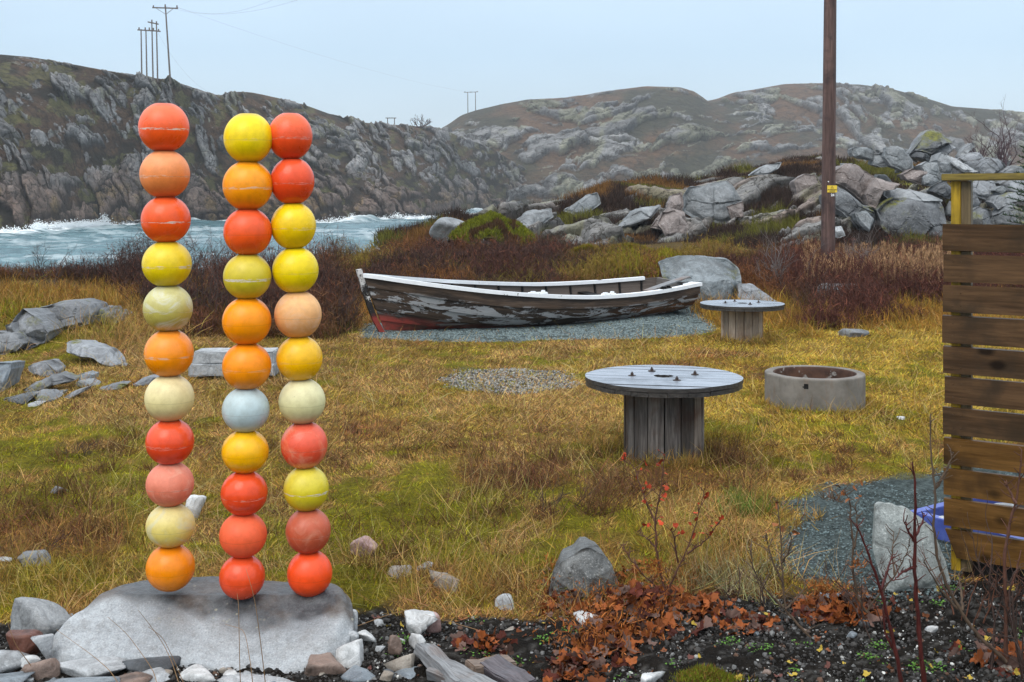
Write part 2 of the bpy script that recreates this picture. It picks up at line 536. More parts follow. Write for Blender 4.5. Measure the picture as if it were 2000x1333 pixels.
# ------------------------------------------------------------------ ground sheet
def build_ground():
    D = np.concatenate([np.linspace(-14, 3.6, 24), np.exp(np.linspace(math.log(3.7), math.log(46), 430)), np.exp(np.linspace(math.log(48), math.log(2600), 26))])
    u = np.linspace(-1, 1, 430)
    wd = np.where(D > 3.6, 0.82 * D + 1.5, 8.0) + 0.0
    X = u[None] * wd[:, None]; Y = np.repeat(D[:, None], len(u), 1)
    x = X.ravel(); y = Y.ravel()
    yy = np.maximum(y, 3.0)
    z = G(x, yy)
    c, moss, rust = field_cols(x, yy)
    c = c * 0.50
    z = z + moss * 0.035 * fbm(x * 9, y * 9, 3, 90) * (y > 3.6)
    so = soil_m(x, yy); pa = path_m(x, yy); mo = mound_m(x, yy); am = ash_m(x, yy)
    n = fbm(x * 14, y * 14, 3, 12)[:, None]; n5 = fbm(x * 40, y * 40, 2, 14)
    soil = np.array([0.014, 0.012, 0.010])[None] * (0.5 + 1.1 * n)
    soil = soil + (n5[:, None] > 0.68) * np.array([0.05, 0.05, 0.048])[None]
    grv = np.array([0.075, 0.098, 0.098])[None] * (0.45 + 1.1 * n)
    ash = np.array([0.17, 0.165, 0.155])[None] * (0.35 + 1.2 * n)
    sc_ = np.array([0.075, 0.05, 0.022])[None] * (0.6 + 0.8 * n)
    dk = (sst(18.6, 20.5, y) * 0.8)[:, None]
    c = c * (1 - dk) + sc_ * dk
    for mk, cc in ((am, ash), (mo, grv), (pa, grv), (so, soil)):
        c = c * (1 - mk[:, None]) + cc * mk[:, None]
    z = z - am * 0.03 + so * (n[:, 0] - 0.5) * 0.03
    o = npmesh('ground', np.stack([x, y, z], 1), grid_faces(len(D), len(u)), MG, cols={'col': c})
    props(o, kind='structure')
build_ground()

# ------------------------------------------------------------------ hills
def interp(tab):
    t = np.array(tab, float)
    return lambda p: np.interp(p, t[:, 0], t[:, 1])

def hill(name, px0, px1, nx, nr, fD, fC, fY, zf, prof, cell, amp, th, seed, mat, bias, cols, stretch=1.8, back=0.5, big=0.0, rag=1.0, wD=0.15, wZ=1.0, dome=0.5, lowf=0.35):
    px = np.linspace(px0, px1, nx)
    def smooth(fn, wpx):
        k = np.linspace(-2, 2, 33); g = np.exp(-k * k); g /= g.sum()
        return sum(gi * fn(px + ki * wpx) for gi, ki in zip(g, k))
    Df = smooth(fD, 70); Dc = smooth(fC, 70)
    zfv = zf(px) if callable(zf) else np.full(nx, float(zf))
    zc = CZ - (smooth(fY, 7) - HY) / F * Dc
    s = np.concatenate([np.linspace(0, 1, nr), np.linspace(1, 1 + back, max(nr // 6, 8))[1:]])
    S = s[:, None] + 0 * px[None]
    D = Df[None] + (Dc - Df)[None] * S
    Z = zfv[None] + (zc - zfv)[None] * prof(np.minimum(S, 1))
    Z = Z - np.where(S > 1, ((S - 1) / back) ** 1.5 * (zc - zfv)[None] * 1.0 + 0, 0)
    X = (px[None] - 1000) / F * D
    arc = (D - Df[None]) * wD + (Z - zfv[None]) * wZ
    u = np.repeat(np.cumsum((Df + 0.3 * (Dc - Df)) / F * np.gradient(px))[None], len(s), 0).ravel() - 60; v = arc.ravel()
    hh = np.clip(((Z - zfv[None]) / np.maximum((zc - zfv)[None], 0.5)).ravel(), 0, 1)
    edge = 1 - 0.88 * np.clip(sst(0.86, 1.0, S).ravel(), 0, 1)
    ca, sa = math.cos(th), math.sin(th)
    wx = (fbm(u / cell / 1.5, v / cell / 1.5, 3, seed + 3) - 0.5) * cell * 1.2
    wy = (fbm(u / cell / 1.5, v / cell / 1.5, 3, seed + 4) - 0.5) * cell * 1.2
    p = ((u + wx) * ca + (v + wy) * sa) / cell / stretch; q = (-(u + wx) * sa + (v + wy) * ca) / cell
    f1, f2, ox, oy, r1, r2, r3, r4 = worley(p, q, seed)
    h1 = r1 - dome * f1 ** 2 + ox * (r2 - 0.5) * 2.4 + oy * (r3 - 0.75) * 2.4
    cr1 = sst(0.0, 0.13, f2 - f1)
    g1, g2, gx, gy, t1, t2, t3, t4 = worley(p * 2.7 + 3, q * 2.7, seed + 20)
    h2 = t1 - dome * 0.8 * g1 ** 2 + gx * (t2 - 0.5) * 2.2 + gy * (t3 - 0.75) * 2.2
    cr2 = sst(0.0, 0.16, g2 - g1)
    k1, k2, kx, ky, s1, s2, s3, s4 = worley(p * 6.5 + 9, q * 6.5, seed + 40)
    h3 = s1 + kx * (s2 - 0.5) * 1.2 + ky * (s3 - 0.7) * 1.2
    e = h1 * 0.72 + h2 * 0.40 + h3 * 0.10 - 0.56 + (fbm(u / cell / 4, v / cell / 3, 4, seed + 6) - 0.5) * lowf + bias(hh, u, v)
    e = e + (fbm(u / cell * 3, v / cell * 3, 3, seed + 9) - 0.5) * 0.30 + (fbm(u / cell * 9, v / cell * 9, 2, seed + 19) - 0.5) * 0.25
    mask = sst(0.0, 0.05, e)
    disp = (0.35 * sst(0, 0.18, e) + 0.75 * np.clip(e, 0, 1.3)) * amp * (0.35 + 0.40 * cr1 + 0.25 * cr2) + (1 - mask) * (fbm(u / cell * 1.5, v / cell * 1.5, 4, seed + 8)) * amp * 0.20
    disp = disp + (fbm(u / cell * 5, v / cell * 5, 3, seed + 18) - 0.5) * amp * 0.14
    disp = disp * edge * rag
    bigd = (fbm(u / cell / 7, v / cell / 9, 3, seed + 30) - 0.5) * big * edge * sst(0, 0.1, hh)
    D2 = D.ravel() - disp * 0.65 - bigd; Z2 = Z.ravel() + disp * 0.65
    X2 = X.ravel()
    crk = cr1 * (0.6 + 0.4 * cr2)
    c = cols(u, v, hh, Z2, mask, crk, r4, t4, seed)
    o = npmesh(name, np.stack([X2, D2, Z2], 1), grid_faces(len(s), nx), mat, cols={'col': c})
    props(o, kind='structure')
    return X2, D2, Z2, mask

def col_head(u, v, hh, z, mask, crk, r4, t4, seed):
    gn = fbm(u / 3, v / 3, 4, seed + 50)[:, None]; gn2 = fbm(u / 11, v / 8, 3, seed + 51)[:, None]
    rock = np.array([0.285, 0.28, 0.275])[None] * (0.45 + 0.42 * r4[:, None] + 0.35 * t4[:, None] + 0.4 * (gn - 0.5))
    low = sst(9.5, 1.0, z + (gn[:, 0] - 0.5) * 6)[:, None]
    rock = rock * (1 - low) + np.array([0.24, 0.175, 0.14])[None] * (0.5 + 0.6 * t4[:, None]) * low
    wet = sst(-0.1, -1.4, z + (gn[:, 0] - 0.5) * 1.2)[:, None]
    rock = rock * (1 - wet) + np.array([0.05, 0.042, 0.035])[None] * wet
    och = (sst(0.60, 0.72, fbm(u / 2.2, v / 2.2, 3, seed + 55)) * low[:, 0])[:, None] * 0.5
    rock = rock * (1 - och) + np.array([0.26, 0.17, 0.06])[None] * och
    rock = rock * (0.15 + 0.85 * crk[:, None])
    hd = np.array([0.024, 0.020, 0.012])[None]; hb = np.array([0.072, 0.044, 0.026])[None]; hg = np.array([0.10, 0.095, 0.036])[None]
    hw = sst(0.42, 0.60, gn2 * 0.4 + gn * 0.6 + 0.06 * hh[:, None]); gw = sst(0.54, 0.64, fbm(u / 1.8, v / 1.8, 4, seed + 57))[:, None]
    h = (hd * (1 - hw) + hb * hw) * (0.6 + 0.8 * gn)
    h = h * (1 - gw * 0.8) + hg * gw * 0.8
    lich = (sst(0.58, 0.70, fbm(u / 1.6, v / 1.6, 3, seed + 58)) * sst(0.3, 0.8, hh))[:, None] * 0.45
    rock = rock * (1 - lich) + np.array([0.22, 0.22, 0.12])[None] * lich
    return h * (1 - mask[:, None]) + rock * mask[:, None]

def col_far(u, v, hh, z, mask, crk, r4, t4, seed):
    gn = fbm(u / 6, v / 6, 4, seed + 50)[:, None]; gn2 = fbm(u / 30, v / 22, 3, seed + 51)[:, None]
    rock = np.array([0.25, 0.25, 0.245])[None] * (0.6 + 0.55 * r4[:, None] + 0.3 * (gn - 0.5)) * (0.45 + 0.55 * crk[:, None])
    lich = sst(0.50, 0.62, fbm(u / 7, v / 7, 3, seed + 58))[:, None] * 0.55
    rock = rock * (1 - lich) + np.array([0.21, 0.21, 0.125])[None] * lich
    hb = np.array([0.105, 0.062, 0.034])[None]; hd = np.array([0.045, 0.043, 0.025])[None]
    hw = sst(0.38, 0.60, gn2 * 0.65 + gn * 0.35)
    h = hd * (1 - hw) + hb * hw
    return h * (1 - mask[:, None]) + rock * mask[:, None]

def col_ridge(u, v, hh, z, mask, crk, r4, t4, seed):
    gn = fbm(u / 0.9, v / 0.9, 4, seed + 50)[:, None]; gn2 = fbm(u / 4, v / 4, 3, seed + 51)[:, None]
    rock = np.array([0.25, 0.245, 0.235])[None] * (0.6 + 0.5 * r4[:, None] + 0.4 * (gn - 0.5)) * (0.3 + 0.7 * crk[:, None])
    pk = sst(0.55, 0.7, t4 * 0.5 + gn2[:, 0] * 0.5)[:, None] * 0.6
    rock = rock * (1 - pk) + np.array([0.26, 0.185, 0.15])[None] * pk * (0.5 + 0.5 * crk[:, None])
    lich = sst(0.52, 0.66, fbm(u / 0.7, v / 0.7, 3, seed + 58))[:, None] * 0.5
    rock = rock * (1 - lich) + np.array([0.22, 0.215, 0.12])[None] * lich
    hd = np.array([0.045, 0.030, 0.020])[None]; hb = np.array([0.085, 0.045, 0.022])[None]; mo = np.array([0.14, 0.14, 0.018])[None]; og = np.array([0.22, 0.135, 0.03])[None]
    hw = sst(0.4, 0.62, gn)
    h = hd * (1 - hw) + hb * hw
    m1 = sst(0.56, 0.66, fbm(u / 2.4 + 7, v / 1.8, 4, seed + 59))[:, None]
    h = h * (1 - m1) + mo * m1 * (0.6 + 0.8 * gn)
    m2 = sst(0.62, 0.72, fbm(u / 2.1, v / 1.7, 4, seed + 62))[:, None]
    h = h * (1 - m2) + og * m2
    return h * (1 - mask[:, None]) + rock * mask[:, None]

SHORE = [(-500, 118), (-200, 122), (0, 126), (60, 128), (100, 138), (150, 150), (230, 166), (300, 170), (450, 190), (620, 178), (700, 196), (760, 204), (830, 206), (900, 262), (1000, 320), (1200, 330)]
HM1 = mat_hill('headland_rock', 1.0)
HM2 = mat_hill('far_hill_rock', 0.55, 1.4)
HM3 = mat_hill('ridge_rock', 3.2, 0.22)
headprof = lambda s: 0.62 * (1 - (1 - s) ** 2.1) + 0.38 * s
fnY1 = interp([(-500, 60), (-200, 88), (0, 107), (60, 112), (120, 122), (200, 137), (260, 147), (330, 157), (400, 180), (430, 188), (455, 180), (490, 181), (520, 187), (560, 196), (600, 207), (640, 222), (700, 239), (740, 243), (800, 246), (860, 252), (900, 268), (960, 290), (1000, 315), (1060, 350), (1140, 385)])
hill('headland', -400, 1140, 1000, 380, interp(SHORE), interp([(-500, 160), (0, 166), (330, 182), (430, 200), (700, 250), (860, 285), (1140, 350)]),
     fnY1, -2.6, headprof, 3.6, 2.6, -1.0, 101, HM1,
     lambda hh, u, v: 0.45 * sst(0.40, 0.10, hh) + 0.04, col_head, stretch=1.7, back=0.6, big=9.0)
fnY2 = interp([(700, 330), (780, 300), (850, 258), (880, 241), (900, 226), (930, 216), (980, 204), (1030, 195), (1100, 192), (1150, 185), (1200, 177), (1260, 169), (1330, 171), (1360, 181), (1384, 199), (1400, 205), (1440, 215), (1600, 240), (1800, 300)])
hill('far_hill', 700, 1800, 560, 200, interp([(700, 300), (1000, 300), (1800, 330)]), interp([(700, 400), (1000, 410), (1400, 420), (1800, 430)]),
     fnY2, -2.0, lambda s: 0.5 * s + 0.5 * (1 - (1 - s) ** 2), 8.0, 4.0, 0.35, 211, HM2,
     lambda hh, u, v: -0.12 + 0.3 * sst(0.35, 0.1, hh), col_far, stretch=2.6, lowf=1.0, back=0.5, big=14.0)
fnY3 = interp([(1200, 260), (1300, 215), (1370, 200), (1400, 194), (1430, 182), (1470, 176), (1530, 165), (1600, 163), (1680, 166), (1740, 174), (1800, 190), (1860, 209), (1920, 213), (1990, 219), (2100, 232), (2500, 260)])
hill('far_hill', 1200, 2500, 600, 190, interp([(1200, 380), (2500, 330)]), interp([(1200, 470), (2500, 440)]),
     fnY3, 0.0, lambda s: 0.5 * s + 0.5 * (1 - (1 - s) ** 2), 8.5, 4.0, -0.8, 223, HM2,
     lambda hh, u, v: -0.10, col_far, stretch=2.4, lowf=1.0, back=0.5, big=12.0)
fnYr = interp([(760, 470), (800, 462), (839, 450), (870, 434), (893, 424), (930, 420), (950, 416), (1000, 412), (1045, 400), (1120, 388), (1150, 373), (1200, 357), (1290, 354), (1340, 358), (1380, 348), (1430, 337), (1500, 322), (1540, 312), (1600, 304), (1640, 312), (1700, 330), (1800, 330), (1900, 330), (2100, 320), (2500, 300)])
RIDGE = hill('rocky_ridge', 740, 2500, 880, 230, interp([(740, 25.5), (2500, 25.0)]), interp([(740, 34), (900, 38), (1100, 44), (1300, 50), (1600, 50), (2500, 46)]),
     fnYr, lambda p: np.interp(p, [740, 900, 1300, 1600, 2500], [-0.5, -0.6, -0.5, -0.1, 0.0]), lambda s: s ** 1.4, 2.6, 1.2, 0.6, 307, HM3,
     lambda hh, u, v: -0.20 + 0.10 * sst(0.2, 0.5, hh), col_ridge, stretch=1.5, lowf=0.9, dome=0.25, back=0.5, big=1.6, wD=0.4, wZ=1.1)

# ------------------------------------------------------------------ sea
def build_sea():
    px = np.linspace(-900, 1250, 520)
    D = np.exp(np.linspace(math.log(34), math.log(420), 520))
    X = (px[None] - 1000) / F * D[:, None]; Y = np.repeat(D[:, None], len(px), 1)
    x = X.ravel(); y = Y.ravel(); P = np.repeat(px[None], len(D), 0).ravel()
    shore = np.interp(P, [a for a, b in SHORE], [b for a, b in SHORE])
    d = shore - y
    wv = (fbm(x / 9, y / 5, 4, 401) - 0.5) * 1.1 + (1 - np.abs(2 * fbm(x / 4.5, y / 2.2, 3, 403) - 1)) ** 3 * 0.40
    surf = np.exp(-((d - 3) / 7.0) ** 2)
    brk = fbm(x / 9, y / 30, 3, 411)
    z = -2.1 + wv * 0.75 + surf * sst(0.4, 0.75, brk) * 1.2
    cap = sst(0.74, 0.84, (1 - np.abs(2 * fbm(x / 5, y / 3.2, 4, 405) - 1)) * 0.6 + fbm(x / 16, y / 16, 3, 407) * 0.5) * 0.6
    foam = np.clip(sst(9, 2, d + (fbm(x / 5, y / 4, 4, 409) - 0.5) * 12) + cap * 0.55, 0, 1)
    m = M('sea_water', 0.22, 0.32)
    co = m.co()
    st = m.node('Mapping'); st.inputs['Scale'].default_value = (0.55, 1.0, 1.0); m.lk(co, st.inputs[0])
    n = m.noise(st.outputs[0], 0.9, 6, 0.62, 0.4); n2 = m.noise(st.outputs[0], 3.5, 4, 0.6)
    wc = m.ramp(n, [(0.32, (0.028, 0.088, 0.11)), (0.52, (0.060, 0.150, 0.175)), (0.72, (0.12, 0.225, 0.25))])
    fm = m.math('MULTIPLY', m.attr('foam', 'Fac'), m.rng(m.noise(co, 1.3, 5, 0.7), 0.30, 0.55))
    fm = m.math('ADD', fm, m.math('MULTIPLY', m.rng(n2, 0.62, 0.72), m.rng(n, 0.60, 0.70, 0, 0.25)))
    m.color(m.mix(fm, wc, (0.82, 0.87, 0.88)))
    m.roughn(m.rng(fm, 0, 1, 0.25, 0.8))
    m.bump(n, 0.6, 0.5); m.bump(n2, 0.5, 0.15)
    o = npmesh('sea', np.stack([x, y, z], 1), grid_faces(len(D), len(px)), m.m, cols={'foam': foam})
    props(o, kind='structure')
    # thrown spray where the swell breaks on the rocks
    r = np.random.default_rng(5)
    P0 = []
    for (cx, cy, sx, sy, n_) in [(150, 442, 30, 4.5, 7000), (190, 439, 22, 4.5, 4500), (205, 428, 5, 5, 300), (15, 455, 22, 5, 2200), (75, 440, 8, 6, 250), (100, 446, 20, 5, 500), (240, 440, 30, 5, 600), (680, 429, 20, 4, 500), (688, 424, 3, 5, 120), (630, 434, 14, 3, 300), (790, 424, 28, 3, 500), (775, 420, 4, 4, 100), (860, 425, 24, 3, 300), (400, 438, 40, 3, 300)]:
        px_ = r.normal(cx, sx, n_); py_ = cy + np.abs(r.normal(0, sy, n_)) * -1 + sy * 0.8
        Dd = np.interp(px_, [a for a, b in SHORE], [b for a, b in SHORE]) - r.uniform(0, 3.5, n_)
        P0.append(np.stack([(px_ - 1000) / F * Dd, Dd, CZ - (py_ - HY) / F * Dd], 1))
    P0 = np.concatenate(P0)
    tv, tf = ico(1)
    v, f = instance(tv, tf, P0, r.uniform(0.02, 0.075, len(P0)), rotmats(len(P0), r))
    m = M('spray_white', 0.9, 0.2); m.color((0.88, 0.92, 0.93))
    props(npmesh('surf_spray', v, f, m.m), 'white surf spray thrown up along the far rocky shore', 'surf', kind='stuff')
build_sea()
# ------------------------------------------------------------------ stones
R_GRAN = mat_rock('granite_light', (0.30, 0.315, 0.325), (0.42, 0.44, 0.45), speck=(0.72, 0.74, 0.75), spk=0.5, scale=1.3, crack=0.25)
R_SLAB = mat_rock('granite_grey', (0.22, 0.23, 0.235), (0.33, 0.345, 0.35), spk=0.45, scale=1.0, crack=0.2)
R_GREY = mat_rock('gneiss_grey', (0.13, 0.14, 0.15), (0.27, 0.285, 0.30), speck=(0.45, 0.47, 0.48), spk=0.4, scale=0.6, crack=0.8, moss=0.18, rough=0.5)
R_BLUE = mat_rock('wet_blue_stone', (0.13, 0.155, 0.18), (0.24, 0.275, 0.30), spk=0.25, scale=1.5, rough=0.35, crack=0.3)
R_DARK = mat_rock('dark_slate', (0.045, 0.05, 0.056), (0.10, 0.108, 0.115), speck=(0.25, 0.26, 0.27), spk=0.15, scale=1.2, rough=0.4, crack=0.3)
R_BROWN = mat_rock('brown_stone', (0.16, 0.105, 0.08), (0.27, 0.20, 0.165), speck=(0.4, 0.36, 0.33), spk=0.3, scale=1.2, rough=0.45, crack=0.4)
R_RED = mat_rock('red_brown_stone', (0.10, 0.035, 0.022), (0.20, 0.085, 0.055), speck=(0.3, 0.2, 0.17), spk=0.2, scale=1.2, rough=0.4, crack=0.3)
R_TAN = mat_rock('tan_stone', (0.24, 0.20, 0.16), (0.36, 0.32, 0.27), spk=0.3, scale=1.4, crack=0.2)
R_PINK = mat_rock('pink_stone', (0.33, 0.20, 0.18), (0.45, 0.31, 0.28), spk=0.3, scale=1.4, crack=0.3)
R_WHITE = mat_rock('white_stone', (0.45, 0.46, 0.46), (0.62, 0.63, 0.62), speck=(0.75, 0.75, 0.74), spk=0.4, scale=1.6, crack=0.2)
R_MOSSY = mat_rock('mossy_rubble', (0.07, 0.075, 0.08), (0.20, 0.212, 0.222), speck=(0.42, 0.43, 0.42), spk=0.4, scale=0.22, crack=0.25, moss=0.30, rough=0.6)
R_RUBBLE = mat_rock('rubble_grey', (0.11, 0.125, 0.13), (0.27, 0.285, 0.295), speck=(0.5, 0.5, 0.48), spk=0.4, scale=0.25, crack=0.12, rough=0.55)
R_PINKGREY = mat_rock('rubble_pink_grey', (0.14, 0.11, 0.098), (0.25, 0.215, 0.20), spk=0.3, scale=0.25, crack=0.2, rough=0.55)
R_SHORE = mat_rock('bank_rock', (0.09, 0.093, 0.097), (0.21, 0.22, 0.23), speck=(0.4, 0.41, 0.42), spk=0.35, scale=0.5, crack=0.9, moss=0.12, rough=0.5)

def stone_verts(seed, sub=4, planes=13, power=14, rnd=0.12, ax=None):
    r = np.random.default_rng(seed)
    v, f = ico(sub)
    n = r.normal(size=(planes, 3)); n /= np.linalg.norm(n, axis=1)[:, None]
    n = np.concatenate([n, [[0, 0, 1], [0, 0, -1]]]) if ax is None else np.concatenate([n, ax])
    n /= np.linalg.norm(n, axis=1)[:, None]
    h = r.uniform(0.62, 1.0, len(n))
    d = np.maximum(v @ n.T, 0) / h
    rad = (d ** power).sum(1) ** (-1.0 / power)
    q = v * rad[:, None]
    for k, (fr, a) in enumerate(((1.6, 0.5), (4.5, 0.28), (12, 0.10))):
        nn = (fbm(q[:, 0] * fr + seed, q[:, 1] * fr + q[:, 2] * fr * 0.7, 2, seed + k) + fbm(q[:, 2] * fr, q[:, 0] * fr - q[:, 1] * fr * 0.6 + seed, 2, seed + 9 + k)) - 1.0
        q = q * (1 + nn[:, None] * a * rnd)
    lo, hi = q.min(0), q.max(0)
    q = (q - (lo + hi) / 2) / (hi - lo) * 2
    return q, f

def stone(label, x0, y0, x1, y1, mat, seed, D=None, z=None, deep=0.9, bury=0.25, cat='stone', name='stone', group=None, planes=13, power=14,
          rnd=0.12, rot=0.0, sub=4, yaw=0.0, smooth=True):
    """a stone that fills the photo box x0..x1, y0..y1, sunk a little into the ground"""
    if D is None or 10 < D < 23: D = hit((x0 + x1) / 2, y1)
    yc = (y0 + y1) / 2
    w_ = (x1 - x0) / F * D; H = (y1 - y0) / F * D
    sn = (yc - HY) / F
    dp = max(min(w_ * deep, 0.80 * H / max(sn, 0.02)), 0.25 * w_)
    hz = math.sqrt(max(H * H - (sn * dp) ** 2, (0.35 * H) ** 2))
    c = W((x0 + x1) / 2, y1 if D < 23 else y1, D)
    cy = D + dp * 0.45
    mid = W((x0 + x1) / 2, yc, cy)
    q, f = stone_verts(seed, sub, planes, power, rnd)
    if rot:
        ca, sa = math.cos(rot), math.sin(rot)
        q = np.stack([q[:, 0] * ca - q[:, 2] * sa, q[:, 1], q[:, 0] * sa + q[:, 2] * ca], 1)
        lo, hi = q.min(0), q.max(0); q = (q - (lo + hi) / 2) / (hi - lo) * 2
    dn = 1 + 2 * bury
    q[:, 2] = np.where(q[:, 2] < 0, q[:, 2] * dn, q[:, 2])
    q = q * np.array([w_ / 2 * cy / D, dp / 2, hz / 2]) + np.array([mid[0] - c[0], dp * 0.45, mid[2] - c[2]])
    o = npmesh(name, q, f, mat, smooth=smooth, loc=c)
    return props(o, label, cat, group)

# the long low boulder under the float stacks
def slab_z(x, y):
    t = (y - 4.97) / 0.36
    a = 0.205 * np.clip(t, 0, 1) ** 0.92
    k = sst(0.85, 1.15, t)
    a = a * (1 - k) + k * (0.203 + 0.012 * np.clip(t - 1, 0, 2)) - sst(5.50, 5.95, y) * 0.12
    return a

def build_slab():
    out_px = [(95, 1235), (112, 1208), (150, 1188), (200, 1166), (268, 1150), (340, 1142), (410, 1141), (480, 1150), (540, 1154), (600, 1153), (645, 1155),
              (672, 1166), (692, 1190), (688, 1215), (668, 1252), (640, 1290), (610, 1310), (540, 1319), (460, 1316), (380, 1303), (300, 1292), (220, 1289), (140, 1288), (98, 1282), (90, 1258)]
    pts = []
    for px, py in out_px:
        D = 5.4
        lo, hi = 4.85, 6.2
        for _ in range(40):                       # where the sight line meets the surface of the slab
            mid = (lo + hi) / 2
            zz = CZ - (py - HY) / F * mid
            if zz > slab_z(0, mid): lo = mid
            else: hi = mid
            D = mid
        D = min(D, 5.45)
        pts.append(((px - 1000) / F * D, D))
    pts = np.array(pts)
    # widen the back so the top runs on behind the floats
    pts[:, 1] += np.where(pts[:, 1] > 5.3, 0.14, 0.0)
    n = 220
    seg = np.linspace(0, len(pts), n, endpoint=False)
    P = np.concatenate([pts, pts[:1]])
    xs = np.interp(seg, np.arange(len(P)), P[:, 0]); ys = np.interp(seg, np.arange(len(P)), P[:, 1])
    k = np.ones(7) / 7
    xs = np.convolve(np.concatenate([xs[-3:], xs, xs[:3]]), k, 'valid'); ys = np.convolve(np.concatenate([ys[-3:], ys, ys[:3]]), k, 'valid')
    c = np.array([xs.mean(), ys.mean()])
    rings = np.concatenate([np.linspace(0.0, 0.93, 46), [0.955, 0.975, 0.99, 1.0]])
    V = []
    for s in rings:
        x = c[0] + (xs - c[0]) * s; y = c[1] + (ys - c[1]) * s
        z = slab_z(x, y) - 0.05 * sst(0.90, 1.0, np.full(n, s)) ** 2 + (fbm(x * 3, y * 3, 4, 77) - 0.5) * 0.03 + (fbm(x * 16, y * 16, 3, 78) - 0.5) * 0.009
        V.append(np.stack([x, y, z], 1))
    for dz, gx in ((0.05, 1.004), (0.12, 1.0), (0.22, 0.985), (0.34, 0.96)):
        x = c[0] + (xs - c[0]) * gx; y = c[1] + (ys - c[1]) * gx
        z = slab_z(xs, ys) - 0.05 - dz + (fbm(x * 5, y * 5, 3, 79) - 0.5) * 0.012
        V.append(np.stack([x, y, z], 1))
    V = np.concatenate(V)
    nr = len(rings) + 4
    i = np.arange(nr - 1)[:, None] * n + np.arange(n)[None]; j = np.arange(nr - 1)[:, None] * n + (np.arange(n)[None] + 1) % n
    Fq = np.stack([i.ravel(), (i + n).ravel(), (j + n).ravel(), j.ravel()], 1)
    # wet dark staining round the foot of the floats, bare pale face below
    x, y = V[:, 0], V[:, 1]
    wet = sst(5.19, 5.30, y + (fbm(x * 4, y * 4, 3, 83) - 0.5) * 0.30 + 0.07 * np.sin(x * 4.0 + 0.5))
    for (sx, s0) in ((-1.53, 0.13), (-1.24, 0.16), (-0.93, 0.12)):
        drift = (5.35 - y) * 0.22
        wet = np.maximum(wet, np.exp(-((x - sx - drift) / s0) ** 2) * sst(4.96, 5.30, y) * 0.75 * (0.4 + 0.9 * fbm(x * 7, y * 2.5, 3, 84)))
    wet = np.clip(wet * 0.95, 0, 1)
    m = M('boulder_granite', 0.5, 0.45)
    co = m.co()
    sp = m.noise(co, 130, 3, 0.75); big = m.noise(co, 4, 5, 0.6); md = m.noise(co, 22, 4, 0.7)
    cc = m.ramp(big, [(0.3, (0.27, 0.29, 0.305)), (0.65, (0.38, 0.405, 0.42))])
    cc = m.mix(m.rng(sp, 0.54, 0.70, 0, 0.5), cc, (0.66, 0.68, 0.69))
    cc = m.mix(m.rng(sp, 0.46, 0.32, 0, 0.5), cc, (0.10, 0.105, 0.11))
    cc = m.mix(1.0, cc, m.ramp(md, [(0.3, (0.72, 0.70, 0.68)), (0.6, (1.06, 1.06, 1.06))]), 'MULTIPLY')
    wt = m.attr('wet', 'Fac')
    wm = m.math('MULTIPLY', wt, m.rng(md, 0.3, 0.6, 0.7, 1.0))
    cc = m.mix(wm, cc, m.mix(m.rng(big, 0.45, 0.6), (0.030, 0.033, 0.036), (0.060, 0.038, 0.022)))
    vs_ = m.vor(co, 30, 'F1'); vn_ = m.noise(co, 5, 2)
    lm = m.math('MULTIPLY', m.rng(vs_, 0.25, 0.16), m.rng(vn_, 0.52, 0.60))
    cc = m.mix(m.math('MULTIPLY', lm, m.rng(wt, 0.2, 0.7, 0.05, 0.8)), cc, (0.30, 0.29, 0.22))
    m.color(cc)
    m.roughn(m.rng(wt, 0, 1, 0.62, 0.38))
    m.bump(md, 0.5, 0.012); m.bump(sp, 0.45, 0.004); m.bump(big, 0.4, 0.03)
    o = npmesh('boulder', V, Fq, m.m, cols={'wet': wet})
    props(o, 'long low grey granite boulder carrying the three stacks of floats', 'boulder')
build_slab()

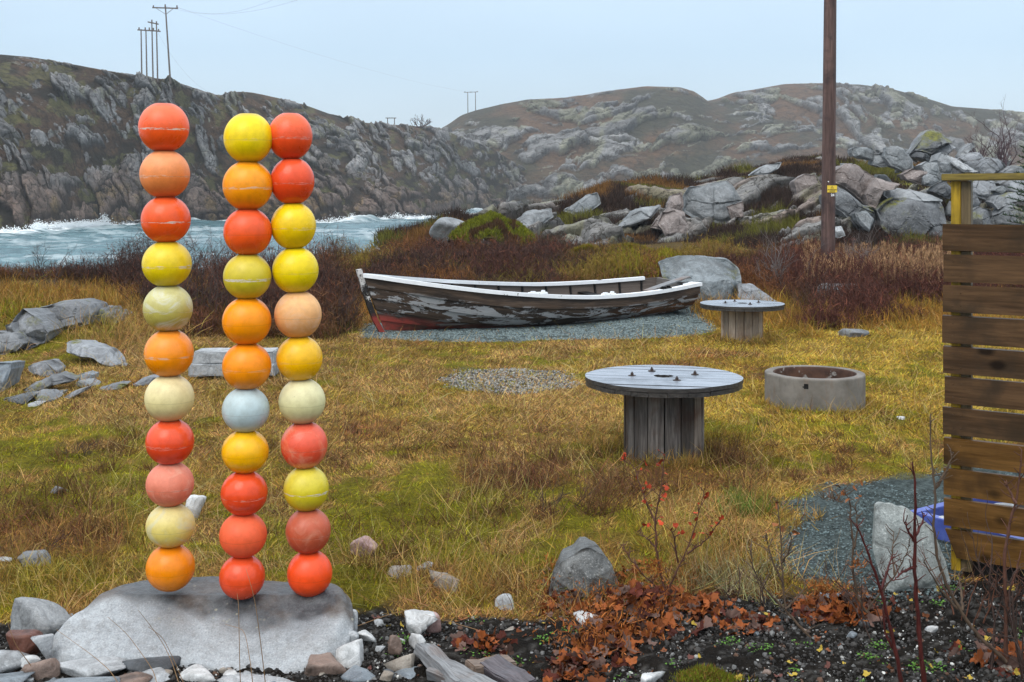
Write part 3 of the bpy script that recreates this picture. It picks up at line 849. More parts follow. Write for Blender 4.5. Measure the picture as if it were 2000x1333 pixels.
# ------------------------------------------------------------------ fishing floats
def float_mat(base, fade=None, seam=0.5, rough=0.3, patch=None, low=None, k=0):
    m = M('painted_float', rough, 0.36)
    co = m.co('Object', rand=True); c0 = m.co('Object')
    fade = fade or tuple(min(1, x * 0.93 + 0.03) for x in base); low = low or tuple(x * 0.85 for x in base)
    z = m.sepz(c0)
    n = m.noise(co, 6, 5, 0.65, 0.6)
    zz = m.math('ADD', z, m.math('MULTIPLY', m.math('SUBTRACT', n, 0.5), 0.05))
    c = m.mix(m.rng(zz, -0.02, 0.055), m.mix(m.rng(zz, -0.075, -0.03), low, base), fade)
    c = m.mix(1.0, c, m.ramp(m.noise(co, 28, 4, 0.6), [(0.3, (0.88, 0.86, 0.84)), (0.6, (1.03, 1.03, 1.03))]), 'MULTIPLY')
    if patch:
        p = m.noise(m.co('Object', scale=(1, 1, 0.35)), 11, 5, 0.7, 1.2)
        pp = m.node('Mapping'); 
        c = m.mix(m.rng(m.noise(co, 7.5, 5, 0.7, 1.5), 0.50, 0.66, 0, 0.75), c, patch)
    # moulding seam, scuffed pale
    az = m.math('ABSOLUTE', m.math('ADD', z, 0.012))
    sn = m.noise(m.co('Object', rand=True, scale=(1, 1, 5.0)), 26, 4, 0.75)
    wn = m.rng(m.noise(co, 9, 2), 0.35, 0.75, 0.001, 0.011)
    sm = m.math('MULTIPLY', m.math('LESS_THAN', az, wn), m.rng(sn, 0.46, 0.56, 0.0, seam))
    c = m.mix(sm, c, (0.74, 0.66, 0.55))
    ln = m.math('MULTIPLY', m.rng(az, 0.0025, 0.0005), 0.35)
    c = m.mix(ln, c, tuple(x * 0.55 for x in base))
    scr = m.noise(m.co('Object', rand=True, scale=(1, 1, 9.0)), 14, 4, 0.8)
    c = m.mix(m.rng(scr, 0.68, 0.76, 0, 0.15), c, (0.8, 0.72, 0.62))
    dirt = m.noise(co, 60, 3, 0.8)
    c = m.mix(m.rng(dirt, 0.70, 0.76, 0, 0.5), c, (0.10, 0.07, 0.04))
    # darker towards both ends, where each float touches the next
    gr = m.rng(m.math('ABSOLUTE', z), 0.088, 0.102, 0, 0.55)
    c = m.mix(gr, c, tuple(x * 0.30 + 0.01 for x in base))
    m.color(c)
    m.roughn(m.rng(n, 0.3, 0.7, rough * 0.75, rough * 1.5))
    m.bump(m.noise(co, 5, 3), 0.12, 0.01)
    m.bump(m.math('MULTIPLY', m.math('LESS_THAN', az, 0.0012), -1.0), 0.25, 0.002)
    return m.m

RO = (0.95, 0.105, 0.010); RED = (0.80, 0.065, 0.014); OR = (1.0, 0.30, 0.0); YE = (0.94, 0.67, 0.0); AM = (1.0, 0.50, 0.0)
CR = (0.78, 0.66, 0.30); PEACH = (0.86, 0.42, 0.17); SAL = (0.86, 0.25, 0.055)
STACKS = [
 ('left stack', [203, 295.5, 385.5, 473, 558.5, 646, 734, 821, 905, 986.5, 1066, 1151],
  [(320, 97, 'bright red-orange float with a broad scuffed seam topping the left stack', RO, (0.90, 0.16, 0.06), 1.0, .28, None),
   (322, 96, 'faded salmon orange float second from the top of the left stack', SAL, (0.88, 0.33, 0.13), .35, .42, None),
   (324, 95, 'glossy red-orange float with a white scuff band, third from the top of the left stack', RO, (0.88, 0.12, 0.03), .95, .2, None),
   (326, 95, 'yellow float with a pale seam, fourth from the top of the left stack', (0.88, 0.64, 0.002), None, .8, .28, None),
   (328, 95, 'worn olive and white streaked float in the upper middle of the left stack', (0.52, 0.44, 0.09), (0.62, 0.58, 0.25), .5, .35, (0.66, 0.66, 0.55)),
   (330, 95, 'orange float with a pale scuffed side between the streaked and cream floats', OR, None, .5, .25, None),
   (331, 95, 'plain cream float in the left stack above a red-orange one', CR, (0.80, 0.68, 0.36), .0, .4, None),
   (332, 93, 'red-orange float between the cream and the pink floats of the left stack', RED, (0.86, 0.10, 0.03), .2, .2, None),
   (332, 92, 'faded pinkish salmon float third from the bottom of the left stack', (0.78, 0.20, 0.11), (0.80, 0.26, 0.17), .3, .5, (0.82, 0.42, 0.30)),
   (333, 94, 'pale dirty yellow float second from the bottom of the left stack', (0.74, 0.58, 0.13), (0.72, 0.60, 0.24), .1, .45, (0.60, 0.56, 0.36)),
   (333, 94, 'deep orange float at the foot of the left stack', (0.88, 0.25, 0.0), (0.86, 0.25, 0.005), .0, .3, None)]),
 ('middle stack', [223, 317, 409, 497.5, 583, 672, 759, 842, 922, 1004, 1086, 1167],
  [(485, 95, 'bright yellow float topping the middle stack', YE, (0.93, 0.68, 0.005), .15, .3, None),
   (484, 97, 'orange float just below the top of the middle stack', (1.0, 0.32, 0.0), (0.98, 0.36, 0.01), .5, .3, None),
   (484, 94, 'smooth red-orange float third from the top of the middle stack', RO, (0.88, 0.11, 0.03), .0, .25, None),
   (483, 93, 'mustard yellow float with a bright white seam in the middle stack', (0.66, 0.52, 0.02), (0.68, 0.54, 0.05), 1.0, .28, None),
   (482, 95, 'clean orange float just below the mustard float of the middle stack', (1.0, 0.31, 0.0), (1.0, 0.32, 0.005), .0, .28, None),
   (482, 95, 'orange float resting on the pale blue-grey float', (1.0, 0.30, 0.0), (0.98, 0.29, 0.005), .2, .35, None),
   (480, 92, 'pale blue-grey float, the only one of its colour', (0.48, 0.58, 0.58), (0.50, 0.61, 0.62), .15, .3, None),
   (479, 91, 'amber yellow float directly beneath the pale blue-grey one', (0.96, 0.46, 0.0), (0.96, 0.50, 0.01), .0, .25, None),
   (477, 91, 'glossy red-orange float with a thin seam, third from the bottom of the middle stack', RED, (0.85, 0.09, 0.02), .35, .18, None),
   (475, 92, 'matt coral red float second from the bottom of the middle stack', (0.90, 0.12, 0.035), (0.90, 0.14, 0.05), .0, .45, None),
   (473, 89, 'dark red-orange float at the foot of the middle stack', (0.76, 0.07, 0.014), (0.80, 0.09, 0.025), .0, .22, None)]),
 ('right stack', [222, 310.5, 398, 485, 571, 658.5, 742, 826, 913, 995.5, 1078, 1162],
  [(567, 86, 'red-orange float topping the right stack behind the yellow one', (0.86, 0.075, 0.010), (0.88, 0.13, 0.04), .25, .25, None),
   (571, 86, 'glossy red-orange float second from the top of the right stack', (0.86, 0.07, 0.010), (0.86, 0.10, 0.03), .2, .2, None),
   (573, 88, 'golden yellow float third from the top of the right stack', (0.92, 0.58, 0.0), (0.92, 0.64, 0.01), .3, .25, None),
   (577, 90, 'lemon yellow float with a small rusty stain in the right stack', (0.90, 0.66, 0.0), (0.90, 0.67, 0.01), .1, .25, None),
   (582, 92, 'faded peach float in the middle of the right stack', (0.84, 0.40, 0.14), (0.86, 0.48, 0.20), .1, .5, (0.84, 0.50, 0.30)),
   (585, 90, 'amber yellow float between the peach and the cream floats', AM, (0.86, 0.50, 0.02), .1, .25, None),
   (590, 91, 'pale cream float of the right stack above a scratched red one', (0.72, 0.66, 0.33), (0.74, 0.69, 0.40), .0, .4, None),
   (594, 91, 'scratched red float with pinkish patches in the right stack', (0.84, 0.085, 0.03), (0.84, 0.13, 0.07), .2, .28, (0.84, 0.27, 0.15)),
   (598, 88, 'greenish yellow float with a white seam, third from the bottom of the right stack', (0.70, 0.56, 0.015), (0.72, 0.60, 0.06), 1.0, .3, None),
   (602, 88, 'dull brownish red float second from the bottom of the right stack', (0.52, 0.085, 0.03), (0.54, 0.12, 0.06), .1, .4, (0.58, 0.22, 0.13)),
   (605, 88, 'clean vivid red-orange float at the foot of the right stack', (0.92, 0.075, 0.005), (0.90, 0.09, 0.02), .0, .28, None)]),
]
def build_floats():
    nu, nv = 56, 36
    th = np.linspace(0, math.pi, nv); ph = np.arange(nu) * 2 * np.pi / nu
    cap = 0.935
    z = np.clip(np.cos(th), -cap, cap)
    rr = np.sin(th)
    V = np.stack([(rr[:, None] * np.cos(ph)).ravel(), (rr[:, None] * np.sin(ph)).ravel(), np.repeat(z, nu)], 1)
    i = np.arange(nv - 1)[:, None] * nu + np.arange(nu)[None]; j = np.arange(nv - 1)[:, None] * nu + (np.arange(nu)[None] + 1) % nu
    Fq = np.stack([i.ravel(), (i + nu).ravel(), (j + nu).ravel(), j.ravel()], 1)
    Ds = [5.33, 5.30, 5.36]
    for (nm, ys, items), D in zip(STACKS, Ds):
        for k, (cx, wd, label, base, fade, seam, ro, patch) in enumerate(items):
            y0, y1 = ys[k], ys[k + 1]
            wm = wd / F * D * 0.995; hm = (y1 - y0) / F * D
            c = W(cx, (y0 + y1) / 2, D)
            sc3 = np.array([wm / 2, wm / 2, hm / 2 / cap * 1.003])
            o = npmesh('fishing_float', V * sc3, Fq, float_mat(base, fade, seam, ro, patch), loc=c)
            o.rotation_euler = (0, 0, (k * 1.7 + D) % 6.28)
            props(o, label, 'float', 'floats of the ' + nm)
build_floats()

# ------------------------------------------------------------------ individual stones
S = stone
# left foreground, around the boulder
S('pale grey stone with a dark wet flank leaning on the left end of the boulder', 10, 1170, 137, 1262, R_SLAB, 11, D=5.25, deep=0.7, planes=9, rot=-0.3)
S('red-brown wet stone tucked under the pale stone at the far left', 14, 1229, 86, 1277, R_RED, 12, D=5.02)
S('small pale three-sided stone squeezed against the left end of the boulder', 64, 1240, 102, 1284, R_GRAN, 13, D=4.98, planes=6)
S('white stone at the left edge in front of the red-brown stone', -22, 1271, 56, 1314, R_GRAN, 14, D=4.9)
S('small white stone between the left edge stone and the brown one', 40, 1277, 82, 1304, R_WHITE, 15, D=4.92)
S('rounded brown stone below the left end of the boulder', 52, 1287, 112, 1332, R_BROWN, 16, D=4.84, power=8)
S('long whitish stone lying along the front of the boulder', 104, 1286, 250, 1326, R_GRAN, 17, D=4.88, planes=9)
S('flat dark slate stone against the front of the boulder', 242, 1277, 352, 1314, R_DARK, 18, D=4.93, rot=-0.12)
S('pale grey stone in the bottom left corner', -20, 1312, 62, 1345, R_BLUE, 19, D=4.76)
S('flat light stone at the bottom edge below the long whitish one', 75, 1321, 232, 1350, R_BLUE, 20, D=4.72)
S('pinkish brown stone at the bottom edge beneath the slate stone', 205, 1313, 296, 1350, R_BROWN, 21, D=4.76)
S('white stone at the bottom edge right of the pinkish brown one', 265, 1305, 344, 1345, R_GRAN, 22, D=4.82)
S('round-topped white stone at the bottom edge under the left stack', 343, 1302, 430, 1348, R_WHITE, 23, D=4.83, power=9)
S('small white cobble under the foot of the boulder', 434, 1311, 466, 1331, R_WHITE, 24, D=4.88)
S('smallest white cobble, next to its twin under the boulder', 469, 1311, 494, 1331, R_GRAN, 25, D=4.88)
S('long pale flat stone at the bottom edge under the middle stack', 425, 1318, 604, 1350, R_GRAN, 26, D=4.80, planes=8)
S('blocky brown stone at the right foot of the boulder', 597, 1279, 686, 1335, R_BROWN, 27, D=4.92, planes=9)
S('pointed whitish stone leaning on the right end of the boulder', 656, 1251, 710, 1306, R_WHITE, 28, D=5.0, planes=7)
S('blue-grey stone at the bottom edge right of the brown block', 666, 1302, 752, 1346, R_BLUE, 29, D=4.84)
S('small rough white stone right of the boulder', 671, 1231, 702, 1253, R_GRAN, 30, D=5.16)
S('small low white stone on the black soil right of the boulder', 696, 1232, 736, 1252, R_WHITE, 31, D=5.18)
S('angular pale stone on the far corner of the boulder', 668, 1190, 700, 1245, R_GRAN, 32, D=5.28)
S('upright tan stone near the bottom edge', 750, 1269, 811, 1317, R_TAN, 33, D=4.95, planes=9)
S('small brown stone standing in the black soil', 758, 1240, 786, 1272, R_BROWN, 34, D=5.08)
S('blue-grey wet stone at the bottom edge left of the driftwood', 752, 1303, 835, 1346, R_BLUE, 35, D=4.86)
S('pink and white stone on the black soil, largest there', 788, 1195, 856, 1241, R_WHITE, 36, D=5.24, planes=8)
S('small white cobble just below the pink and white stone', 797, 1237, 832, 1262, R_WHITE, 37, D=5.14)
S('rusty pink stone beside the pink and white one', 832, 1196, 862, 1228, R_PINK, 38, D=5.34)
S('tan stone behind the driftwood plank', 740, 1310, 770, 1336, R_TAN, 39, D=4.83)
S('whitish block at the bottom edge by the leaf litter', 1250, 1315, 1302, 1350, R_WHITE, 40, D=4.78, planes=6)
# stones in the turf
S('half-buried grey stone in the turf right of the right stack', 755, 1107, 804, 1131, R_TAN, 41)
S('small pale stone in the turf, uppermost of the three there', 813, 1096, 846, 1119, R_GRAN, 42)
S('slanting pinkish grey stone at the edge of the turf', 836, 1119, 898, 1160, R_TAN, 43, rot=-0.3, planes=8)
S('rounded pale stone where turf meets black soil', 966, 1160, 1007, 1194, R_GRAN, 44, power=9)
S('flat pink stone sliver lying in the turf', 684, 1049, 738, 1092, R_PINK, 45, rot=0.6, deep=0.5, planes=8)
S('white crumbly stone in the grass behind the left stack', 355, 966, 404, 1020, R_WHITE, 46, planes=10, rnd=0.3)
S('small grey stone in the moss left of the left stack', 96, 948, 132, 970, R_SHORE, 47)
S('grey stone half hidden in the brown grass at the left edge', 40, 1075, 105, 1112, R_SHORE, 48, bury=0.5)
S('small pale stone at the far left edge in the grass', -12, 1085, 32, 1104, R_GRAN, 49)
S('purplish brown stone right of the dark cracked boulder', 1208, 1140, 1262, 1176, R_BROWN, 51, D=5.85)
S('flat wet grey stone beside the brown leaves and gravel', 1590, 1145, 1722, 1200, R_BLUE, 52, D=5.75, planes=9, deep=0.7)
S('thin white stone lying among the fallen leaves', 1120, 1196, 1172, 1216, R_WHITE, 53, D=5.45)
# by the boat
S('long pale rock in the scrub behind the well ring', 1590, 553, 1716, 600, R_RUBBLE, 82, D=20.0, planes=9, cat='boulder', name='boulder', deep=0.5)
S('flat grey stone at the edge of the field by the red scrub', 1640, 642, 1700, 660, R_SHORE, 83, D=17.4, bury=0.6)
S('tiny white stone in the grass right of the well ring', 1752, 814, 1768, 824, R_WHITE, 84)
S('smooth pale rock rising from the scrub above the water', 838, 424, 925, 470, R_RUBBLE, 85, D=30, cat='boulder', name='boulder', power=8, deep=0.8)
# two sawn granite blocks, one on the other
def sawn(label, x0, y0, x1, y1, D, seed, depth, rz=0.0, z1=None):
    bm = bmesh.new()
    w_ = (x1 - x0) / F * D; h_ = (y1 - y0) / F * D
    box(bm, (0, depth / 2, h_ / 2), (w_, depth, h_))
    bmesh.ops.bevel(bm, geom=bm.edges[:], offset=0.012, segments=2, affect='EDGES')
    bmesh.ops.subdivide_edges(bm, edges=[e for e in bm.edges if e.calc_length() > 0.15], cuts=7, use_grid_fill=True)
    r = random.Random(seed)
    for v in bm.verts:
        v.co += Vector((r.uniform(-1, 1), r.uniform(-1, 1), r.uniform(-1, 1))) * 0.006
    o = bmobj('granite_block', bm, R_GRAN, smooth=False)
    o.location = W((x0 + x1) / 2, y1, D); o.rotation_euler = (0, 0, rz)
    return props(o, label, 'block', 'sawn granite blocks')
sawn('lower of two sawn granite blocks behind the left and middle stacks', 368, 712, 536, 736, 12.9, 1, 0.42)
sawn('upper of two sawn granite blocks behind the left and middle stacks', 376, 688, 534, 712, 12.93, 2, 0.38, 0.02)
# ------------------------------------------------------------------ outlined rocks: faces read off the place, with real thickness
def facerock(label, outline, D, depth, mat, seed, fac=0.0, name='boulder', cat='boulder', group=None, lean=0.35, taper=0.75, rough=1.0, shelf=None):
    """angular rock whose front has the given outline (photo px), facets of its own and a receding top"""
    P = np.array([W(a, b, D) for a, b in outline])[:, [0, 2]]
    cx, cz = P.mean(0); size = max(np.ptp(P[:, 0]), np.ptp(P[:, 1]))
    n = 110
    Q = np.concatenate([P, P[:1]]); sl = np.concatenate([[0], np.cumsum(np.hypot(*np.diff(Q, axis=0).T))])
    t = np.linspace(0, sl[-1], n, endpoint=False)
    ox = np.interp(t, sl, Q[:, 0]); oz = np.interp(t, sl, Q[:, 1])
    k = np.array([1, 2, 1]) / 4
    ox = np.convolve(np.concatenate([ox[-1:], ox, ox[:1]]), k, 'valid'); oz = np.convolve(np.concatenate([oz[-1:], oz, oz[:1]]), k, 'valid')
    nz = (fbm(t / size * 6, t * 0 + seed, 3, seed) - 0.5) * 0.06 * size * rough
    dx, dz = ox - cx, oz - cz; ln = np.hypot(dx, dz) + 1e-6
    ox, oz = ox + dx / ln * nz, oz + dz / ln * nz
    V = []
    fz = size * 0.30
    def relief(x, z, s):
        rr = np.random.default_rng(seed * 7 + 1)
        h = np.full(x.shape, -9.0)
        for _ in range(6):
            a_ = rr.uniform(0, 2 * math.pi); sl_ = rr.uniform(0.15, 0.95); off = rr.uniform(-0.02, 0.30) * sl_
            h = np.maximum(h, (math.cos(a_) * (x - cx) + math.sin(a_) * (z - cz)) / size * sl_ - off)
        h = h - rr.uniform(0.0, 0.05)
        f1, f2, qx, qz, r1, r2, r3, r4 = worley(x / size * 2.4 + seed * 3.7, z / size * 2.4 + seed, seed)
        h = h + (r1 - 0.5) * 0.05 + 0.02 * (1 - sst(0, 0.05, f2 - f1))
        h = h + (fbm(x / size * 9, z / size * 9, 4, seed + 2) - 0.5) * 0.045
        return h * size * rough
    rings = np.array([0, .06, .13, .2, .27, .34, .41, .48, .55, .62, .69, .76, .82, .88, .93, .97, 1.0])
    for s in rings:
        x = cx + (ox - cx) * s; z = cz + (oz - cz) * s
        y = D + relief(x, z, s) * (1 - 0.6 * sst(0.85, 1.0, np.full(n, s))) + size * 0.10 * sst(0.6, 1.0, np.full(n, s)) ** 2 + lean * (z - cz) + fac * (x - cx) + (0 if shelf is None else shelf[1] * np.maximum(z - (CZ - (shelf[0] - HY) / F * D), 0))
        V.append(np.stack([x, y, z], 1))
    y1 = V[-1][:, 1]
    for q in (0.10, 0.3, 0.55, 0.8, 1.0):
        g = 1 - (1 - taper) * q ** 1.4
        x = cx + (ox - cx) * g; z = cz + (oz - cz) * g + (fbm(ox / size * 5, oz / size * 5 + q * 2, 3, seed + 7) - 0.5) * 0.08 * size
        V.append(np.stack([x, y1 + depth * q, z], 1))
    m_ = len(V)
    V.append(np.array([[cx, V[-1][:, 1].mean() + depth * 0.1, cz]])); V = np.concatenate(V)
    i = np.arange(m_ - 1)[:, None] * n + np.arange(n)[None]; j = np.arange(m_ - 1)[:, None] * n + (np.arange(n)[None] + 1) % n
    Fq = np.stack([i.ravel(), (i + n).ravel(), (j + n).ravel(), j.ravel()], 1)
    c0 = V.min(0); c0 = np.array([cx, V[:, 1].mean(), c0[2]])
    sgn = 1.0
    a2 = (P[:, 0] * np.roll(P[:, 1], -1) - np.roll(P[:, 0], -1) * P[:, 1]).sum()
    if a2 > 0: Fq = Fq[:, ::-1]
    lb = (m_ - 1) * n; cap = np.array([[lb + q_, lb + (q_ + 1) % n, m_ * n, m_ * n] for q_ in range(n)])
    me = bpy.data.meshes.new(name)
    me.from_pydata([tuple(v) for v in V - c0], [], [tuple(q_) for q_ in Fq] + [(c_[0], c_[1], c_[2]) for c_ in cap]); me.update()
    me.polygons.foreach_set('use_smooth', np.full(len(me.polygons), False, dtype=bool))
    me.materials.append(mat)
    o = bpy.data.objects.new(name, me); link(o); o.location = c0
    return props(o, label, cat, group)

def Z2(pts): return [(1640 + x / 5.553, 220 + y / 5.553) for x, y in pts]
def Z3(pts): return [(1300 + x / 2.854, 100 + y / 2.854) for x, y in pts]
def Z1(pts): return [(650 + x / 2.854, 100 + y / 2.854) for x, y in pts]
def Z6(pts): return [(x / 4.762, 560 + y / 4.762) for x, y in pts]
FR = facerock
FR('pinkish cracked rock face below the rubble pile beside the utility pole', Z2([(-60, 640), (0, 600), (100, 548), (220, 572), (400, 670), (440, 710), (370, 800), (320, 960), (270, 990), (130, 870), (20, 790), (-60, 760)]), 35.0, 2.2, R_PINKGREY, 101, fac=0.3)
FR('wedge-shaped pinkish block between the cracked face and the big front block', Z2([(440, 705), (520, 740), (660, 775), (600, 835), (480, 855), (400, 1045), (330, 1010), (305, 900), (380, 760)]), 34.3, 1.5, R_PINKGREY, 102, fac=-0.3)
FR('broad flat-topped pale slab crowning the big front block', Z2([(560, 900), (640, 800), (860, 825), (1080, 895), (1160, 950), (1130, 975), (900, 975), (640, 935), (580, 990)]), 34.0, 1.6, R_RUBBLE, 103, lean=0.1, shelf=(393, 2.5))
FR('big dark-sided front block below the flat pale slab', Z2([(560, 985), (640, 925), (900, 965), (1165, 960), (1200, 1250), (1200, 1400), (600, 1400), (480, 1230), (470, 1080)]), 33.6, 2.0, R_MOSSY, 104)
FR('grey lower rock face descending into the reeds beside the utility pole', Z2([(20, 790), (150, 880), (280, 1000), (330, 1020), (480, 1085), (600, 1380), (300, 1400), (200, 1250), (80, 1100), (-60, 1000), (-80, 850)]), 33.8, 1.8, R_MOSSY, 105)
FR('small squared block on the left end of the rubble pile', Z2([(140, 390), (220, 370), (370, 378), (405, 440), (385, 512), (310, 522), (150, 470)]), 37, 0.8, R_RUBBLE, 106)
FR('hollow-bellied grey block in the rubble pile', Z2([(505, 490), (530, 370), (640, 352), (720, 400), (805, 510), (800, 625), (720, 655), (560, 575)]), 36.4, 1.0, R_RUBBLE, 107)
FR('narrow upright block between the squared and the hollow-bellied blocks', Z2([(365, 565), (395, 450), (500, 445), (525, 585), (440, 595)]), 36.9, 0.7, R_RUBBLE, 108)
FR('small flat stone lying on the narrow upright block', Z2([(415, 402), (520, 384), (525, 432), (440, 438)]), 37.0, 0.4, R_RUBBLE, 109, name='stone', cat='stone')
FR('largest tilted slab on top of the rubble pile', Z2([(775, 440), (860, 345), (1060, 165), (1140, 200), (1260, 330), (1200, 330), (980, 445), (850, 405)]), 38.0, 1.0, R_MOSSY, 110, lean=0.9)
FR('dark right-hand underside of the largest tilted slab', Z2([(975, 445), (1200, 325), (1275, 380), (1180, 460), (1085, 520)]), 38.2, 0.8, R_GREY, 111)  # separate rock added as the tilted slab's dark underside
FR('dark left-hand underside of the largest tilted slab', Z2([(780, 450), (850, 410), (980, 450), (1085, 525), (1060, 570), (900, 510), (800, 480)]), 37.8, 0.7, R_DARK, 112)  # dark slate puts the underside's shade into the colour
FR('pointed pale block left of the white sloping slab', Z2([(1075, 520), (1130, 428), (1185, 436), (1240, 560), (1220, 670), (1080, 670)]), 36.3, 0.9, R_RUBBLE, 113)
FR('white sloping slab running down to the wooden rail', Z2([(1180, 438), (1245, 470), (1505, 640), (1330, 650), (1240, 565)]), 36.1, 0.5, R_GRAN, 114, lean=0.8)
FR('rounded grey block in the middle of the rubble pile', Z2([(905, 570), (960, 530), (1080, 545), (1085, 650), (1040, 710), (950, 700)]), 35.9, 0.8, R_RUBBLE, 115)
FR('undercut pinkish block below the hollow-bellied one', Z2([(700, 670), (820, 608), (965, 640), (970, 690), (900, 790), (740, 730)]), 35.4, 0.9, R_PINKGREY, 116)
FR('lichen-spotted block just left of the wooden post', Z2([(915, 700), (1000, 655), (1085, 680), (1115, 745), (990, 805), (915, 780)]), 35.2, 0.8, R_RUBBLE, 117)
FR('dark block tucked behind the yellow post', Z2([(1020, 860), (1080, 800), (1180, 750), (1240, 850), (1200, 940), (1100, 900)]), 34.6, 0.8, R_DARK, 118)
FR('thin upright slab near the leafless bush on the rubble pile', Z2([(1288, 490), (1370, 388), (1480, 318), (1492, 365), (1400, 430), (1310, 500)]), 38.0, 0.5, R_RUBBLE, 119)
FR('broad grey block below the thin upright slab', Z2([(1305, 500), (1440, 438), (1540, 430), (1610, 520), (1570, 660), (1440, 660)]), 37.5, 1.0, R_GREY, 120)
FR('low rounded block just above the wooden rail', Z2([(1540, 600), (1620, 488), (1760, 498), (1860, 610), (1840, 680), (1540, 680)]), 36.8, 1.0, R_GREY, 121)
FR('flat block on the skyline at the right end of the rubble pile', Z2([(1800, 640), (1900, 575), (2150, 600), (2150, 700), (1820, 700)]), 36.4, 1.0, R_RUBBLE, 122)
FR('shaded dark block right of the wooden post', Z2([(1420, 770), (1560, 728), (1700, 735), (1760, 880), (1620, 960), (1430, 880)]), 35.0, 1.2, R_GREY, 123)
FR('rounded pale stone among darker blocks right of the post', Z2([(1695, 845), (1780, 790), (1835, 830), (1770, 885)]), 34.5, 0.5, R_RUBBLE, 124, name='stone', cat='stone')
FR('long mossy slab low on the right behind the fence', Z2([(1685, 990), (1760, 905), (1900, 868), (2150, 880), (2150, 960), (1880, 970), (1720, 1050)]), 34.0, 1.0, R_MOSSY, 125, lean=0.8)
FR('bluish mossy slab just above the top slat', Z2([(1640, 1140), (1800, 1080), (1900, 980), (2000, 1020), (2150, 1150), (2150, 1260), (1700, 1240)]), 33.5, 1.0, R_MOSSY, 126)
FR('small dark block beside the brown post', Z2([(1400, 900), (1500, 880), (1540, 990), (1480, 1080), (1400, 1060)]), 34.2, 0.7, R_DARK, 127)
FR('mossy rubble block behind the top slat', Z2([(1400, 1090), (1540, 1020), (1680, 1060), (1700, 1240), (1400, 1260)]), 33.6, 0.8, R_MOSSY, 128)
FR('grey block filling the gap behind the mossy slab', Z2([(1740, 760), (1880, 700), (2150, 700), (2150, 890), (1860, 880)]), 35.6, 1.0, R_GREY, 129)
# small rubble nobody could tell apart
_r = np.random.default_rng(17)
for _k in range(34):
    _px, _py = _r.uniform(1650, 2010), _r.uniform(300, 450)
    _s = _r.uniform(9, 20)
    stone('small angular piece of grey rubble wedged between the big blocks', _px - _s, _py - _s * 0.7, _px + _s, _py + _s * 0.7, [R_RUBBLE, R_MOSSY, R_PINKGREY][_k % 3], 300 + _k,
          D=39.0 - (_py - 300) / 150 * 4.2, planes=8, power=24, name='rubble_stone', group='small rubble between the blocks')
# rock ribs on the heathery ridge
FR('large cracked grey rock on the ridge left of the utility pole', Z3([(110, 800), (140, 760), (230, 740), (350, 722), (400, 760), (442, 840), (430, 910), (400, 960), (200, 960), (100, 900)]), 38, 1.6, R_RUBBLE, 140)
FR('reddish block at the right foot of the large cracked rock', Z3([(350, 865), (440, 838), (435, 930), (370, 940)]), 37.0, 0.6, R_PINKGREY, 141)
FR('upright pink rock left of the large cracked rock', Z3([(15, 850), (40, 800), (95, 788), (105, 870), (60, 930), (10, 900)]), 37.2, 0.9, R_PINKGREY, 142)
FR('broad pink rock low in the scrub on the ridge', Z3([(-10, 900), (60, 888), (130, 970), (120, 1030), (0, 1030), (-40, 960)]), 35.5, 1.0, R_PINKGREY, 143)
FR('long pale slab slanting up the ridge towards the pole', Z3([(470, 692), (560, 640), (665, 618), (640, 655), (560, 690)]), 45, 1.2, R_RUBBLE, 144, lean=1.0)
FR('grey rock face just left of the pole high on the ridge', Z3([(725, 720), (790, 680), (850, 690), (865, 790), (800, 850), (740, 820)]), 40, 1.2, R_PINKGREY, 145)
FR('pale standing stone right of the pole low in the bushes', Z3([(945, 985), (985, 975), (1005, 1030), (960, 1045)]), 30, 0.5, R_GRAN, 146, name='stone', cat='stone')
FR('tall grey stone right of the pole behind the bushes', Z3([(1060, 900), (1130, 890), (1165, 940), (1130, 1010), (1080, 960)]), 33.2, 0.6, R_RUBBLE, 147)
FR('lichened rock rib at the left end of the ridge', Z1([(1010, 950), (1080, 895), (1220, 878), (1235, 925), (1140, 980), (1060, 1000)]), 36, 1.2, R_RUBBLE, 148, lean=0.9)
FR('sloping grey rib in the middle of the ridge', Z1([(1285, 890), (1420, 800), (1485, 788), (1500, 850), (1400, 920), (1330, 910)]), 40, 1.2, R_RUBBLE, 149, lean=0.9)
FR('narrow pale rib near the top of the ridge', Z1([(1535, 865), (1700, 788), (1705, 840), (1600, 892)]), 43, 1.0, R_RUBBLE, 150, lean=0.9)
FR('long sloping slab above the pink rocks of the ridge', Z1([(1560, 1000), (1700, 878), (1845, 858), (1780, 935), (1640, 985)]), 37, 1.2, R_RUBBLE, 151, lean=0.8)
FR('brown upright rock at the edge of the long sloping slab', Z1([(1890, 815), (1950, 788), (1960, 870), (1900, 895)]), 39, 0.7, R_PINKGREY, 152)
FR('jumbled pinkish rock below the brown upright one', Z1([(1775, 985), (1820, 920), (1880, 870), (1960, 895), (1990, 990), (1900, 1010)]), 36, 1.0, R_PINKGREY, 153)
